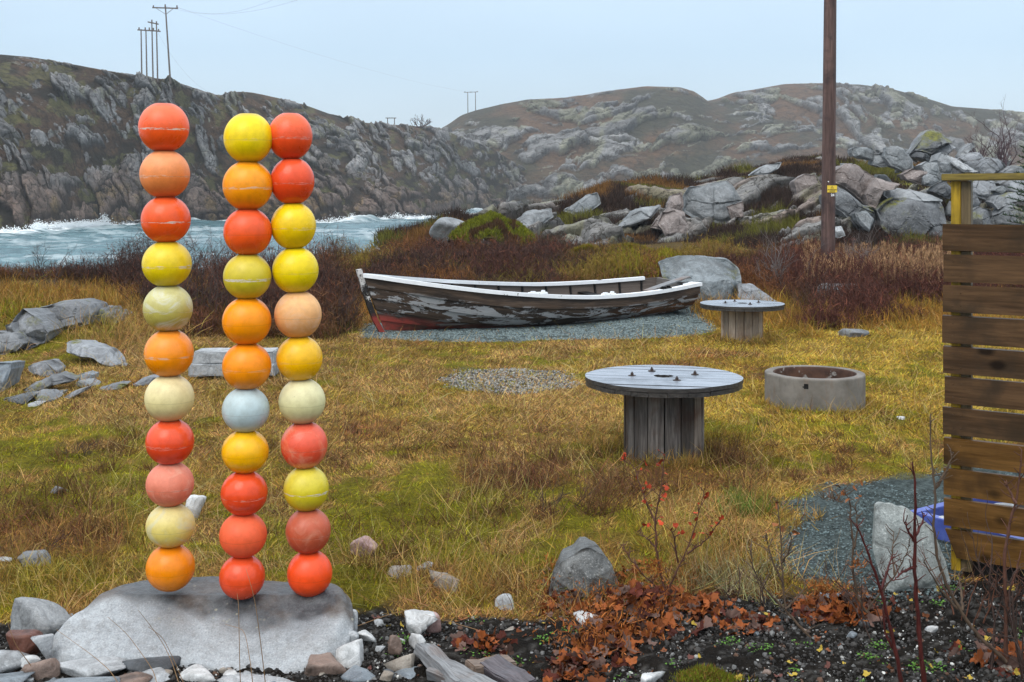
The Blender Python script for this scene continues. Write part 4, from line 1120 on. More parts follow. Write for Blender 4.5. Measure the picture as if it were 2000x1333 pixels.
# left bank
def bank(label, pts, mat, seed, depth=0.5, dy=0, **kw):
    P = Z6(pts); b = max(p[1] for p in P); cx = sum(p[0] for p in P) / len(P)
    D = hit(max(min(cx, 1900), -100), b - dy)
    FR(label, P, D, depth, mat, seed, **kw)
bank('upright pointed grey rock face at the left edge of the bank', [(60, 350), (140, 222), (250, 268), (350, 350), (435, 435), (400, 520), (330, 560), (200, 470), (100, 405)], R_SHORE, 160, 0.7)
bank('cracked rock sliver below the upright pointed face', [(5, 375), (65, 352), (100, 412), (200, 482), (325, 552), (240, 600), (130, 500), (40, 430)], R_SHORE, 161, 0.6)
bank('dark rock mass cut by the left edge under the cracked sliver', [(-120, 430), (0, 440), (100, 450), (200, 545), (150, 600), (0, 640), (-120, 640)], R_SHORE, 162, 0.6)
bank('broad pale-topped outcrop on the left bank', [(295, 218), (420, 185), (560, 158), (700, 158), (800, 200), (840, 260), (820, 350), (700, 380), (560, 410), (480, 390), (400, 350)], R_SHORE, 163, 0.9, lean=0.7)
bank('right-hand block of the broad outcrop', [(800, 205), (940, 212), (1040, 290), (1080, 340), (960, 360), (830, 355), (835, 270)], R_SHORE, 164, 0.7, lean=0.5)
bank('small rock end in the grass right of the broad outcrop', [(1055, 228), (1185, 262), (1165, 300), (1065, 305)], R_SHORE, 165, 0.4)
bank('long dark slab sloping down to the right on the left bank', [(553, 545), (600, 528), (700, 538), (860, 578), (960, 598), (1060, 658), (1190, 738), (1090, 762), (1000, 740), (880, 672), (700, 655), (570, 620)], R_GREY, 166, 0.35, dy=6, lean=0.9, rough=0.7)
bank('blue-grey squared block cut off by the left edge', [(-120, 722), (70, 722), (72, 790), (42, 965), (0, 985), (-120, 985)], R_BLUE, 167, 0.4, rough=0.5)
bank('low grey rock in the grass right of the squared block', [(228, 752), (300, 724), (390, 718), (500, 798), (505, 845), (400, 845), (250, 790)], R_SHORE, 168, 0.4, lean=0.9)
bank('long low grey rock ledge in the mossy grass', [(165, 985), (260, 928), (430, 838), (530, 836), (655, 890), (560, 915), (480, 918), (420, 955), (320, 980), (200, 1015)], R_SHORE, 169, 0.35, lean=1.2, dy=4)
bank('small white-topped stone by the bright moss cushion', [(715, 822), (760, 812), (850, 832), (860, 885), (730, 885)], R_BLUE, 170, 0.25, name='stone', cat='stone', lean=0.8)
bank('flat pale stone just in front of the white-topped one', [(690, 895), (800, 885), (895, 935), (700, 935)], R_RUBBLE, 171, 0.25, name='stone', cat='stone', lean=1.2)
bank('flat grey stone embedded in the turf nearest the left stack', [(915, 948), (1050, 918), (1155, 925), (1100, 960), (960, 970)], R_SHORE, 172, 0.25, name='stone', cat='stone', lean=1.5)
bank('dark pointed stone just left of the left stack', [(1230, 912), (1320, 855), (1430, 858), (1390, 925), (1260, 930)], R_GREY, 173, 0.3, name='stone', cat='stone', lean=0.8)
bank('low dark mossy rock near the left edge', [(5, 1058), (180, 1020), (290, 1030), (240, 1095), (60, 1095)], R_DARK, 174, 0.3, name='stone', cat='stone', lean=1.2)
bank('flat speckled stone by the low dark rock', [(240, 1010), (380, 1008), (515, 1052), (420, 1085), (300, 1050)], R_SHORE, 175, 0.3, name='stone', cat='stone', lean=1.4)
bank('grey stone strip pointing at the left stack', [(585, 1030), (680, 978), (775, 948), (765, 985), (660, 1042)], R_SHORE, 176, 0.25, name='stone', cat='stone', lean=1.2)
bank('small whitish stone lowest on the left bank', [(245, 1098), (365, 1098), (335, 1135), (260, 1130)], R_GRAN, 177, 0.2, name='stone', cat='stone', lean=1.0)
bank('little grey stone between the ledge and the stone strip', [(485, 990), (565, 988), (565, 1020), (495, 1020)], R_RUBBLE, 178, 0.2, name='stone', cat='stone', lean=1.2)
FR('tilted speckled granite slab standing in front of the blue frame', [(1716, 1120), (1706, 1075), (1716, 1010), (1720, 990), (1745, 992), (1782, 1003), (1815, 1024), (1836, 1042), (1846, 1075), (1858, 1105), (1868, 1150), (1800, 1165), (1735, 1162)], 6.0, 0.16,
   mat_rock('granite_slab', (0.22, 0.245, 0.235), (0.34, 0.37, 0.355), speck=(0.62, 0.65, 0.63), spk=0.65, scale=1.2, crack=0.1), 190, rough=0.25, lean=0.25, fac=0.25)
R_BB = mat_rock('blue_grey_boulder', (0.085, 0.10, 0.105), (0.21, 0.24, 0.255), spk=0.3, scale=0.5, crack=0.3, rough=0.45, moss=0.04)
FR('big blue-grey boulder with a pale flattish top behind the stern of the boat', [(1293, 516), (1312, 507), (1345, 504), (1395, 505), (1436, 511), (1456, 528), (1455, 560), (1440, 610), (1425, 650), (1360, 650), (1320, 620), (1300, 560)], 20.6, 0.7, R_BB, 193, lean=0.02, rough=0.6, shelf=(550, 1.1))
FR('dark sloping grey rock against the right side of the big boulder', [(1448, 556), (1480, 560), (1512, 585), (1535, 600), (1530, 640), (1440, 640)], 20.2, 0.7, R_GREY, 194, lean=0.6, rough=0.7)
FR('dark cracked boulder with a mossy top at the edge of the turf', [(1070, 1165), (1078, 1132), (1092, 1110), (1116, 1097), (1138, 1084), (1160, 1082), (1182, 1093), (1196, 1112), (1208, 1138), (1214, 1168), (1140, 1178)], 5.85, 0.28,
   mat_rock('mossy_dark_granite', (0.065, 0.07, 0.07), (0.17, 0.175, 0.17), spk=0.45, scale=1.6, crack=0.9, moss=0.22), 50, rough=0.6, lean=0.4)
# small cobbles filling the gaps at the foot of the boulder
_r = np.random.default_rng(23)
for _k in range(46):
    _px = _r.uniform(-10, 1000) if _k < 36 else _r.uniform(1000, 1990)
    _py = _r.uniform(1296, 1345) if _px < 600 else _r.uniform(1215, 1335)
    if _px < 110: _py = _r.uniform(1260, 1340)
    _s = _r.uniform(5, 13)
    stone('small loose cobble among the larger stones and black soil at the bottom', _px - _s, _py - _s * 0.7, _px + _s, _py + _s * 0.7, [R_GRAN, R_BLUE, R_BROWN, R_DARK, R_TAN, R_WHITE][_k % 6], 400 + _k,
          planes=9, power=12, sub=3, name='cobble', group='small cobbles at the bottom of the view')
# ------------------------------------------------------------------ wood, metal and concrete
def wood_mat(name, c1, c2, axis=0, scale=1.0, rough=0.6, knots=0.0, stain=None, streak=0.5, spec=0.22):
    m = M(name, rough, spec)
    sc3 = [22 * scale] * 3; sc3[axis] = 1.6 * scale
    co = m.co('Object', rand=True, scale=tuple(sc3)); cf = m.co('Object', rand=True)
    g = m.noise(co, 1.0, 6, 0.65, 0.8); g2 = m.noise(co, 4.0, 4, 0.6)
    c = m.ramp(g, [(0.3, c1), (0.68, c2)])
    c = m.mix(1.0, c, m.ramp(g2, [(0.3, (1 - streak,) * 3), (0.6, (1.08, 1.08, 1.08))]), 'MULTIPLY')
    b = m.noise(cf, 3.0, 4, 0.6)
    if stain: c = m.mix(m.rng(b, 0.50, 0.66, 0, 0.8), c, stain)
    if knots:
        sk = [3.2] * 3; sk[axis] = 2.0
        v = m.vor(m.co('Object', rand=True, scale=tuple(sk)), 1.6)
        c = m.mix(m.rng(v, 0.17, 0.08, 0, knots), c, tuple(x * 0.18 for x in c1))
    m.color(c); m.bump(g, 0.5, 0.004); m.bump(g2, 0.3, 0.002)
    m.roughn(m.rng(g, 0.3, 0.7, rough * 0.7, rough * 1.2))
    return m.m

W_TOP = wood_mat('wet_sky_tinted_table_wood', (0.22, 0.245, 0.29), (0.38, 0.42, 0.48), 0, 1.0, 0.27, knots=0.0, stain=(0.15, 0.165, 0.19), streak=0.3, spec=0.5)  # bluish base colour carries part of the sky reflection
W_EDGE = wood_mat('dark_wet_wood', (0.03, 0.028, 0.027), (0.075, 0.068, 0.062), 0, 1.0, 0.4)
W_STAVE = wood_mat('weathered_stave', (0.075, 0.062, 0.055), (0.27, 0.245, 0.225), 2, 0.8, 0.6, stain=(0.085, 0.040, 0.022), streak=0.55)
W_STAVE2 = wood_mat('pale_stave', (0.30, 0.225, 0.165), (0.46, 0.38, 0.30), 2, 1.0, 0.6, stain=(0.20, 0.115, 0.065), streak=0.4)
W_RUST = M('rusty_bolt', 0.7); W_RUST.color((0.045, 0.030, 0.025)); W_RUST = W_RUST.m
W_SLAT = wood_mat('brown_stained_slat', (0.066, 0.031, 0.008), (0.180, 0.090, 0.024), 0, 0.8, 0.45, knots=0.85, stain=(0.045, 0.024, 0.010), streak=0.35, spec=0.12)
W_SLATG = wood_mat('greyish_brown_slat', (0.046, 0.025, 0.012), (0.125, 0.069, 0.032), 0, 0.8, 0.45, knots=0.85, stain=(0.035, 0.024, 0.014), streak=0.35, spec=0.12)
W_YEL = wood_mat('yellow_green_treated_post', (0.30, 0.18, 0.010), (0.48, 0.31, 0.025), 2, 0.8, 0.5, stain=(0.14, 0.10, 0.012))
W_POSTB = wood_mat('brown_post', (0.10, 0.07, 0.035), (0.17, 0.125, 0.065), 2, 0.8, 0.5)
W_RAIL = wood_mat('algae_stained_rail', (0.14, 0.105, 0.03), (0.27, 0.20, 0.045), 0, 0.8, 0.45, stain=(0.08, 0.06, 0.03))
W_BLACK = wood_mat('gap_shade_black', (0.010, 0.009, 0.008), (0.022, 0.018, 0.015), 0, 0.8, 0.6)  # near-black colour for the shade beneath the fence
W_POLE = wood_mat('tarred_pole', (0.060, 0.034, 0.030), (0.155, 0.095, 0.080), 2, 0.35, 0.6, stain=(0.040, 0.026, 0.026), streak=0.5)
W_DRIFT = wood_mat('grey_driftwood', (0.13, 0.135, 0.14), (0.27, 0.275, 0.28), 0, 1.4, 0.5, stain=(0.16, 0.10, 0.07))
W_FARP = M('far_pole_wood', 0.8); W_FARP.color((0.11, 0.09, 0.08)); W_FARP = W_FARP.m

def spool(name_label, px, py_top, D, R, rb, dz, rot, stave_mat, seed, tables='wooden cable spool tables'):
    x, y, zt = W(px, py_top, D)
    zg = float(G(x, y)) - 0.06
    root = empty('spool_table', (x, y, zg)); props(root, name_label, 'table', tables)
    H = zt - zg
    r = random.Random(seed)
    t1 = 0.030
    # upper layer of boards, with a centre hole
    def layer(Rr, za, zb, ang, npl, hole, parent, nm, mat, gap=0.004):
        V = []; Q = []
        wpl = 2 * Rr / npl
        for k in range(npl):
            ya = -Rr + k * wpl + gap / 2; yb = -Rr + (k + 1) * wpl - gap / 2
            dzp = r.uniform(-0.0025, 0.0025)
            inside = (ya < hole and yb > -hole) and hole > 0
            ysamp = np.linspace(ya, yb, 9)
            parts = [(-1, 1)] if not inside else [(-1, 0), (0, 1)]
            for (sa, sb) in parts:
                base = len(V)
                for q in ysamp:
                    ex = math.sqrt(max(Rr * Rr - q * q, 1e-6)) + r.uniform(-0.0015, 0.0015)
                    hx = math.sqrt(max(hole * hole - q * q, 0)) if hole > 0 else 0
                    xa = -ex if sa == -1 else hx
                    xb = ex if sb == 1 else -hx
                    for z in (za + dzp, zb + dzp):
                        V.append((xa, q, z)); V.append((xb, q, z))
                n = len(ysamp)
                for i in range(n - 1):
                    a = base + i * 4; b = a + 4
                    Q += [(a + 2, a + 3, b + 3, b + 2), (a, b, b + 1, a + 1), (a, a + 2, b + 2, b), (a + 1, b + 1, b + 3, a + 3)]
                a = base; b = base + (n - 1) * 4
                Q += [(a, a + 1, a + 3, a + 2), (b, b + 2, b + 3, b + 1)]
        V = np.array(V); c, s = math.cos(ang), math.sin(ang)
        o = npmesh(nm, V, np.array(Q), mat, parent, smooth=False)
        o.rotation_euler = (0, 0, ang)
        o.data.materials.append(W_EDGE)
        for p in o.data.polygons:
            if abs(p.normal.z) < 0.5: p.material_index = 1
        return o
    top = layer(R, H - t1, H, rot, 9, 0.075 * R / 0.6, root, 'tabletop', W_TOP)
    low = layer(R * 0.993, H - 2 * t1 - 0.006, H - t1 - 0.004, rot + 1.35, 9, 0.0, root, 'lower_boards', W_EDGE)
    # barrel of staves
    bm = bmesh.new(); ns = 15 if rb > 0.26 else 14
    for k in range(ns):
        a0 = 2 * math.pi * k / ns + 0.018; a1 = 2 * math.pi * (k + 1) / ns - 0.018
        ro = rb + r.uniform(-0.010, 0.006); ri = ro - 0.03
        ht = H - 2 * t1 - 0.008
        vs_ = []
        m_ = 4
        for z in (-0.05, ht):
            for rr_ in (ro, ri):
                for j in range(m_ + 1):
                    a = a0 + (a1 - a0) * j / m_
                    vs_.append(bm.verts.new((rr_ * math.cos(a), rr_ * math.sin(a), z)))
        n = m_ + 1
        for j in range(m_):
            bm.faces.new((vs_[j], vs_[j + 1], vs_[2 * n + j + 1], vs_[2 * n + j]))
            bm.faces.new((vs_[n + j], vs_[3 * n + j], vs_[3 * n + j + 1], vs_[n + j + 1]))
            bm.faces.new((vs_[2 * n + j], vs_[2 * n + j + 1], vs_[3 * n + j + 1], vs_[3 * n + j]))
        bm.faces.new((vs_[0], vs_[2 * n], vs_[3 * n], vs_[n]))
        bm.faces.new((vs_[m_], vs_[n + m_], vs_[3 * n + m_], vs_[2 * n + m_]))
    st = bmobj('barrel', bm, stave_mat, root, smooth=False)
    # per-stave tone
    nm = st.data
    ca = nm.attributes.new('tone', 'FLOAT_COLOR', 'CORNER')
    tones = [r.choice([0.40, 0.65, 0.95, 1.15, 1.4]) for _ in range(ns)]
    for p in nm.polygons:
        a = math.atan2(p.center.y, p.center.x) % (2 * math.pi)
        t = tones[int(a / (2 * math.pi) * ns) % ns]
        for li in p.loop_indices: ca.data[li].color = (t, t * (0.90 + 0.10 * (li % 1 + (int(t * 100) % 3) / 2)), t * (0.80 + 0.10 * (int(t * 100) % 3)), 1)
    # through-bolts with washers
    for (bx, by) in BOLTS:
        bm = bmesh.new()
        cyl(bm, (0, 0, 0), (0, 0, 0.003), 0.030 * R / 0.6, seg=20)
        cyl(bm, (0, 0, 0.003), (0, 0, 0.020), 0.013, seg=6)
        cyl(bm, (0, 0, 0.020), (0, 0, 0.030), 0.006, seg=10)
        bmobj('bolt', bm, W_RUST, root, (bx * R, by * R, H + 0.002))
    return root
for mm in (W_STAVE, W_STAVE2):
    t = mm.node_tree; b = t.nodes['Principled BSDF']; src = b.inputs['Base Color'].links[0].from_socket
    a = t.nodes.new('ShaderNodeAttribute'); a.attribute_name = 'tone'
    x = t.nodes.new('ShaderNodeMix'); x.data_type = 'RGBA'; x.blend_type = 'MULTIPLY'; x.inputs[0].default_value = 1
    t.links.new(src, x.inputs[6]); t.links.new(a.outputs['Color'], x.inputs[7]); t.links.new(x.outputs[2], b.inputs['Base Color'])
BOLTS = [(-0.40, 0.02), (-0.10, 0.42), (0.42, 0.12), (0.12, -0.36)]
spool('large wooden cable spool table with wet grey top in the middle of the field', 1296, 735, 9.03, 0.60, 0.304, 0, -0.20, W_STAVE, 3)
spool('smaller wooden cable spool table with pale barrel beside the stern of the boat', 1449.5, 592.5, 16.5, 0.582, 0.285, 0, -0.25, W_STAVE2, 4)

# ------------------------------------------------------------------ concrete ring
def build_ring():
    x, y, zt = W(1591, 727, 11.35)
    ro, ri, zg = 0.471, 0.385, -0.1
    m = M('ring_concrete', 0.75, 0.3)
    co = m.co()
    n = m.noise(co, 5, 5, 0.65); n2 = m.noise(m.co('Object', scale=(14, 14, 2.5)), 1, 4, 0.6)
    c = m.ramp(n, [(0.3, (0.115, 0.105, 0.090)), (0.65, (0.215, 0.198, 0.175))])
    c = m.mix(m.rng(n2, 0.55, 0.75, 0, 0.55), c, (0.17, 0.10, 0.06))
    c = m.mix(m.rng(n2, 0.42, 0.30, 0, 0.5), c, (0.075, 0.072, 0.066))
    sepn = m.node('SeparateXYZ'); m.lk(co, sepn.inputs[0])
    r2 = m.math('POWER', m.math('ADD', m.math('POWER', sepn.outputs[0], 2.0), m.math('POWER', sepn.outputs[1], 2.0)), 0.5)
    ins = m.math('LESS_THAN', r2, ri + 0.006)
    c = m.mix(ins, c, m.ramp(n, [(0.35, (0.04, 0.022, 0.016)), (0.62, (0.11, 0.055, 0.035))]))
    pt = m.noise(co, 8, 3, 0.6)
    c = m.mix(m.math('MULTIPLY', ins, m.rng(pt, 0.60, 0.64, 0, 0.8)), c, (0.30, 0.29, 0.27))
    m.color(c); m.bump(n, 0.4, 0.01); m.bump(m.noise(co, 90, 3, 0.7), 0.4, 0.003)
    top = zt
    prof = [(ro, zg)] + [(ro, z) for z in np.linspace(0.0, top - 0.012, 26)] + [(ro - 0.004, top - 0.004), (ro - 0.012, top), (ri + 0.012, top), (ri + 0.003, top - 0.006)] + [(ri, z) for z in np.linspace(top - 0.02, zg, 14)]
    nph = 220
    ph = np.arange(nph) * 2 * np.pi / nph
    V = np.array([[r_ * math.cos(a), r_ * math.sin(a), z] for r_, z in prof for a in ph])
    V += (fbm(V[:, 0] * 6 + V[:, 2] * 5, V[:, 1] * 6, 3, 5)[:, None] - 0.5) * np.array([0.006, 0.006, 0.004])
    hole_a = math.atan2(-1, -0.46); hz = top - 0.075; hr = 0.027
    Q = []
    k = len(prof)
    for i in range(k - 1):
        for j in range(nph):
            jj = (j + 1) % nph
            a = ph[j]
            zz = (prof[i][1] + prof[i + 1][1]) / 2
            da = (a - hole_a + math.pi) % (2 * math.pi) - math.pi
            if prof[i][0] == ro and prof[i + 1][0] == ro and (da * ro) ** 2 + (zz - hz) ** 2 < hr * hr: continue
            Q.append((i * nph + j, i * nph + jj, (i + 1) * nph + jj, (i + 1) * nph + j))
    o = npmesh('concrete_ring', V, np.array(Q), m.m, loc=(x, y, 0))
    props(o, 'low round grey concrete well ring standing in the grass', 'well ring')
    bm = bmesh.new()
    cyl(bm, (-0.02, 0, 0), (0.034, 0, 0), 0.031, 0.031, seg=20)
    mb = M('hole_shade', 0.9); mb.color((0.012, 0.011, 0.010))  # near-black plug: the shade inside the hole is put into its colour
    h = bmobj('drain_hole', bm, mb.m, o, (math.cos(hole_a) * (ro - 0.047), math.sin(hole_a) * (ro - 0.047), hz))
    h.rotation_euler = (0, 0, hole_a)
build_ring()

# ------------------------------------------------------------------ rowing boat
def build_boat():
    th = math.radians(28.0)
    L = 5.75
    root = empty('rowing_boat', (-2.20, 17.35, 0.0), th)
    props(root, 'old clinker rowing boat with peeling paint and white gunwale on the gravel bank', 'boat')
    I = lambda xs, ys: (lambda t: np.interp(t, xs, ys))
    def smooth(f):
        return lambda t: (f(np.clip(t - 0.05, 0, 1)) + 2 * f(np.clip(t - 0.02, 0, 1)) + 2 * f(np.clip(t + 0.02, 0, 1)) + f(np.clip(t + 0.05, 0, 1))) / 6 if True else f(t)
    bf = I([0, .05, .12, .22, .35, .5, .62, .75, .88, 1], [.02, .13, .30, .50, .70, .82, .84, .80, .69, .53])
    sf0 = I([0, .1, .2, .3, .4, .5, .6, .7, .8, .9, 1], [.845, .76, .685, .615, .56, .515, .485, .485, .50, .535, .58])
    kf0 = I([0, .06, .2, .5, .75, .9, 1], [.03, .0, -.02, -.03, .0, .05, .13])
    def bfun(t): return np.where(t < 0.05, bf(t), (bf(np.clip(t - .02, 0, 1)) + bf(t) + bf(np.clip(t + .02, 0, 1))) / 3 if True else 0)
    sfun = lambda t: (sf0(np.clip(t - .03, 0, 1)) + 2 * sf0(t) + sf0(np.clip(t + .03, 0, 1))) / 4
    kfun = lambda t: (kf0(np.clip(t - .03, 0, 1)) + 2 * kf0(t) + kf0(np.clip(t + .03, 0, 1))) / 4
    HEEL = 0.055
    def pt(t, a, side, off=0.0):
        t = np.asarray(t, float); a = np.asarray(a, float)
        k = sst(0.0, 0.40, t)
        ey = 1.15 + 1.1 * k; ez = 1.0 + 0.75 * k
        yy = bfun(t) * (1 - (1 - a) ** ey)
        zz = kfun(t) + (sfun(t) - kfun(t)) * a ** ez
        xx = L * t + 0.34 * (1 - a) * (1 - t) ** 6 - 0.10 * (1 - a) * sst(0.8, 1, t)
        yy = yy + off * (0.35 + 0.65 * a); zz = zz - off * (1 - a) * 0.7
        y = side * np.maximum(yy, 0.0)
        return np.stack([xx, y, zz + y * HEEL], -1)
    nt_ = 150
    T = np.linspace(0, 1, nt_) ** 1.0
    NS = 5
    V = []; A = []; Q = []
    for side in (-1, 1):
        rows = []
        for j in range(NS):
            a0, a1 = j / NS, (j + 1) / NS
            for f_ in (0.0, 0.02, 0.35, 0.7, 1.0):
                off = 0.036 * (1 - f_) if j > 0 else 0.004
                rows.append((a0 + (a1 - a0) * f_, off))
        inner = [(a, -0.018) for a in np.linspace(1, 0, 12)]
        rows = rows + [(1.0, -0.018)] + inner
        base = len(V) * 0 + sum(len(q) for q in V)
        for (a, off) in rows:
            V.append(pt(T, np.full(nt_, a), side, off))
            A.append(np.stack([T, np.full(nt_, a), np.full(nt_, 1.0 if off >= 0 else 0.0)], 1))
        g = grid_faces(len(rows), nt_) + base
        if side == 1: g = g[:, ::-1]
        Q.append(g)
    V = np.concatenate(V); A = np.concatenate(A); Q = np.concatenate(Q)
    # hull paint
    m = M('hull_planks', 0.6, 0.2)
    at = m.attr('ta')
    mp = m.node('Mapping'); mp.inputs['Scale'].default_value = (11.0, 6.0, 1); m.lk(at, mp.inputs[0])
    mg = m.node('Mapping'); mg.inputs['Scale'].default_value = (9.0, 90, 1); m.lk(at, mg.inputs[0])
    ml = m.node('Mapping'); ml.inputs['Scale'].default_value = (7.0, 5, 1); m.lk(at, ml.inputs[0])
    g = m.noise(mg.outputs[0], 1.0, 6, 0.7, 0.3)
    c = m.ramp(g, [(0.30, (0.016, 0.012, 0.010)), (0.50, (0.070, 0.046, 0.031)), (0.74, (0.155, 0.110, 0.080))])
    l = m.noise(ml.outputs[0], 1.0, 4, 0.6)
    c = m.mix(m.rng(l, 0.46, 0.58, 0, 0.8), c, (0.020, 0.015, 0.012))
    tz = m.node('SeparateXYZ'); m.lk(at, tz.inputs[0]); t_, a_, o_ = tz.outputs
    aft = m.math('MULTIPLY', m.rng(t_, 0.62, 0.82), m.rng(a_, 0.80, 0.62))
    c = m.mix(m.math('MULTIPLY', aft, m.rng(m.noise(mp.outputs[0], 1.3, 4, 0.6), 0.42, 0.55, 0, 0.8)), c, (0.17, 0.065, 0.018))
    # old white paint left in flakes
    n = m.noise(mp.outputs[0], 0.9, 7, 0.72, 0.5)
    band = m.math('MULTIPLY', m.rng(a_, 0.30, 0.42), m.rng(a_, 0.84, 0.78))
    fl = m.math('MULTIPLY', m.rng(n, 0.515, 0.535), band)
    c = m.mix(m.math('MULTIPLY', fl, m.rng(g, 0.32, 0.42, 0.25, 0.85)), c, m.mix(l, (0.50, 0.51, 0.52), (0.26, 0.265, 0.27)))
    # red bottom paint at the bow
    aw = m.math('ADD', a_, m.math('MULTIPLY', m.math('SUBTRACT', n, 0.5), 0.35))
    tw = m.math('ADD', a_, m.math('MULTIPLY', t_, 0.85))
    rd = m.math('MULTIPLY', m.rng(aw, 0.34, 0.26), m.rng(t_, 0.60, 0.50))
    c = m.mix(m.math('MULTIPLY', rd, m.rng(n, 0.42, 0.54, 0.25, 0.9)), c, m.mix(l, (0.22, 0.030, 0.022), (0.33, 0.060, 0.045)))
    # shade under each lap, painted in as a dark seam
    ln = m.math('FRACT', m.math('MULTIPLY', a_, 5.0))
    c = m.mix(m.rng(ln, 0.84, 1.0, 0, 0.92), c, (0.010, 0.009, 0.008))
    # inside: bare dark boards
    c = m.mix(o_, m.ramp(g, [(0.3, (0.045, 0.035, 0.03)), (0.7, (0.16, 0.13, 0.11))]), c)
    m.color(c); m.bump(g, 0.5, 0.006); m.bump(fl, 0.3, 0.003)
    npmesh('hull', V, Q, m.m, root, cols={'ta': A}, smooth=False)
    # worn white paint
    mw = M('chipped_white_paint', 0.5, 0.4)
    cw = mw.co('Object'); nn = mw.noise(cw, 9, 6, 0.75); ns = mw.noise(cw, 1.6, 3, 0.6)
    chip = mw.math('ADD', nn, mw.math('MULTIPLY', mw.math('SUBTRACT', ns, 0.5), 0.35))
    mw.color(mw.mix(mw.rng(chip, 0.66, 0.68), mw.mix(mw.noise(cw, 14, 3), (0.70, 0.73, 0.76), (0.90, 0.92, 0.93)), (0.08, 0.07, 0.06)))
    mw.bump(nn, 0.4, 0.004)
    def sweep(name, side, t0, t1, wid, h, dz, mat, inset=0.0, n=90):
        t = np.linspace(t0, t1, n)
        p = pt(t, np.ones(n), side)
        d = np.gradient(p, axis=0); d[:, 2] *= 0.2; d /= np.linalg.norm(d, axis=1)[:, None]
        lat = np.stack([-d[:, 1], d[:, 0], np.zeros(n)], 1) * side
        jag = (fbm(t * 60, t * 0 + side, 3, 9) - 0.5)[:, None] * 0.006
        co_ = [(wid * 0.5 - inset, dz), (wid * 0.5 - inset, dz + h), (-wid * 0.5 - inset, dz + h), (-wid * 0.5 - inset, dz)]
        Vv = np.stack([p + lat * (u_ + jag) + np.array([0, 0, v_]) for u_, v_ in co_], 1).reshape(-1, 3)
        qs = []
        for i in range(n - 1):
            for j in range(4): qs.append((i * 4 + j, i * 4 + (j + 1) % 4, i * 4 + 4 + (j + 1) % 4, i * 4 + 4 + j))
        qs += [(0, 3, 2, 1), ((n - 1) * 4, (n - 1) * 4 + 1, (n - 1) * 4 + 2, (n - 1) * 4 + 3)]
        o = npmesh(name, Vv, np.array(qs), mat, root, smooth=False)
        return o
    sweep('gunwale', -1, 0.0, 1.0, 0.10, 0.055, -0.022, mw.m, 0.005)
    sweep('gunwale', 1, 0.0, 0.94, 0.10, 0.055, -0.022, mw.m, 0.005)
    # rubbing strake below the rail: painted outer edge
    dkm = W_EDGE
    # stem post
    bm = bmesh.new()
    ps = [(-0.06, 0.93), (-0.035, 0.84), (0.03, 0.62), (0.11, 0.38), (0.20, 0.16), (0.30, -0.01), (0.45, -0.06)]
    prev = None
    for k, (sx, sz) in enumerate(ps):
        wv = 0.075; hw = 0.028
        q = [bm.verts.new((sx - wv / 2, -hw, sz)), bm.verts.new((sx + wv / 2, -hw, sz + 0.01)), bm.verts.new((sx + wv / 2, hw, sz + 0.01)), bm.verts.new((sx - wv / 2, hw, sz))]
        if prev:
            for j in range(4): bm.faces.new((prev[j], prev[(j + 1) % 4], q[(j + 1) % 4], q[j]))
        else: bm.faces.new(q)
        prev = q
    bm.faces.new(prev[::-1])
    ms = M('stem_paint', 0.6, 0.3)
    cs = ms.co('Object'); zc = ms.sepz(cs); n1 = ms.noise(cs, 11, 6, 0.75); 
    hi = ms.math('ADD', ms.math('MULTIPLY', zc, 0.30), n1)
    cc = ms.mix(ms.rng(hi, 0.69, 0.73), (0.018, 0.015, 0.014), (0.60, 0.58, 0.56))
    cc = ms.mix(ms.rng(ms.math('ADD', zc, ms.math('MULTIPLY', n1, 0.3)), 0.42, 0.36), cc, (0.26, 0.035, 0.025))
    ms.color(cc); ms.bump(n1, 0.5, 0.01)
    bmobj('stem_post', bm, ms.m, root)
    # transom
    V2 = []; aa = np.linspace(0, 1, 14)
    Lp = pt(np.full(14, 0.985), aa, -1, -0.01); Rp = pt(np.full(14, 0.985), aa, 1, -0.01)
    bm = bmesh.new()
    fr = [bm.verts.new(tuple(p)) for p in Lp[::-1]] + [bm.verts.new(tuple(p)) for p in Rp[1:]]
    bk = [bm.verts.new((v.co.x - 0.035, v.co.y, v.co.z)) for v in fr]
    n = len(fr)
    bm.faces.new(fr); bm.faces.new(bk[::-1])
    for j in range(n): bm.faces.new((fr[j], bk[j], bk[(j + 1) % n], fr[(j + 1) % n]))
    wt = wood_mat('grey_transom_wood', (0.085, 0.075, 0.068), (0.21, 0.19, 0.175), 1, 0.8, 0.6, stain=(0.04, 0.035, 0.03))
    bmobj('transom', bm, wt, root)
    # quarter knee closing the near corner of the stern, painted white
    bm = bmesh.new()
    e = pt(np.array([0.93, 1.0]), np.array([1.0, 1.0]), -1)
    zz = e[1][2] + 0.028
    tri = [(e[1][0] + 0.02, e[1][1] - 0.03), (e[1][0] + 0.02, e[1][1] + 0.26), (e[1][0] - 0.06, e[1][1] + 0.22), (e[1][0] - 0.22, e[1][1] + 0.05), (e[0][0], e[0][1] + 0.02)]
    a_ = [bm.verts.new((p[0], p[1], zz)) for p in tri]; b_ = [bm.verts.new((p[0], p[1], zz - 0.045)) for p in tri]
    bm.faces.new(a_); bm.faces.new(b_[::-1])
    for j in range(5): bm.faces.new((a_[j], b_[j], b_[(j + 1) % 5], a_[(j + 1) % 5]))
    bmobj('quarter_knee', bm, mw.m, root)
    # foredeck hook at the bow
    bm = bmesh.new(); t = np.linspace(0.0, 0.085, 8)
    l = pt(t, np.ones(8), -1); r_ = pt(t, np.ones(8), 1)
    up = [bm.verts.new((*p[:2], p[2] + 0.024)) for p in l]; up2 = [bm.verts.new((*p[:2], p[2] + 0.024)) for p in r_]
    for j in range(7): bm.faces.new((up[j], up[j + 1], up2[j + 1], up2[j]))
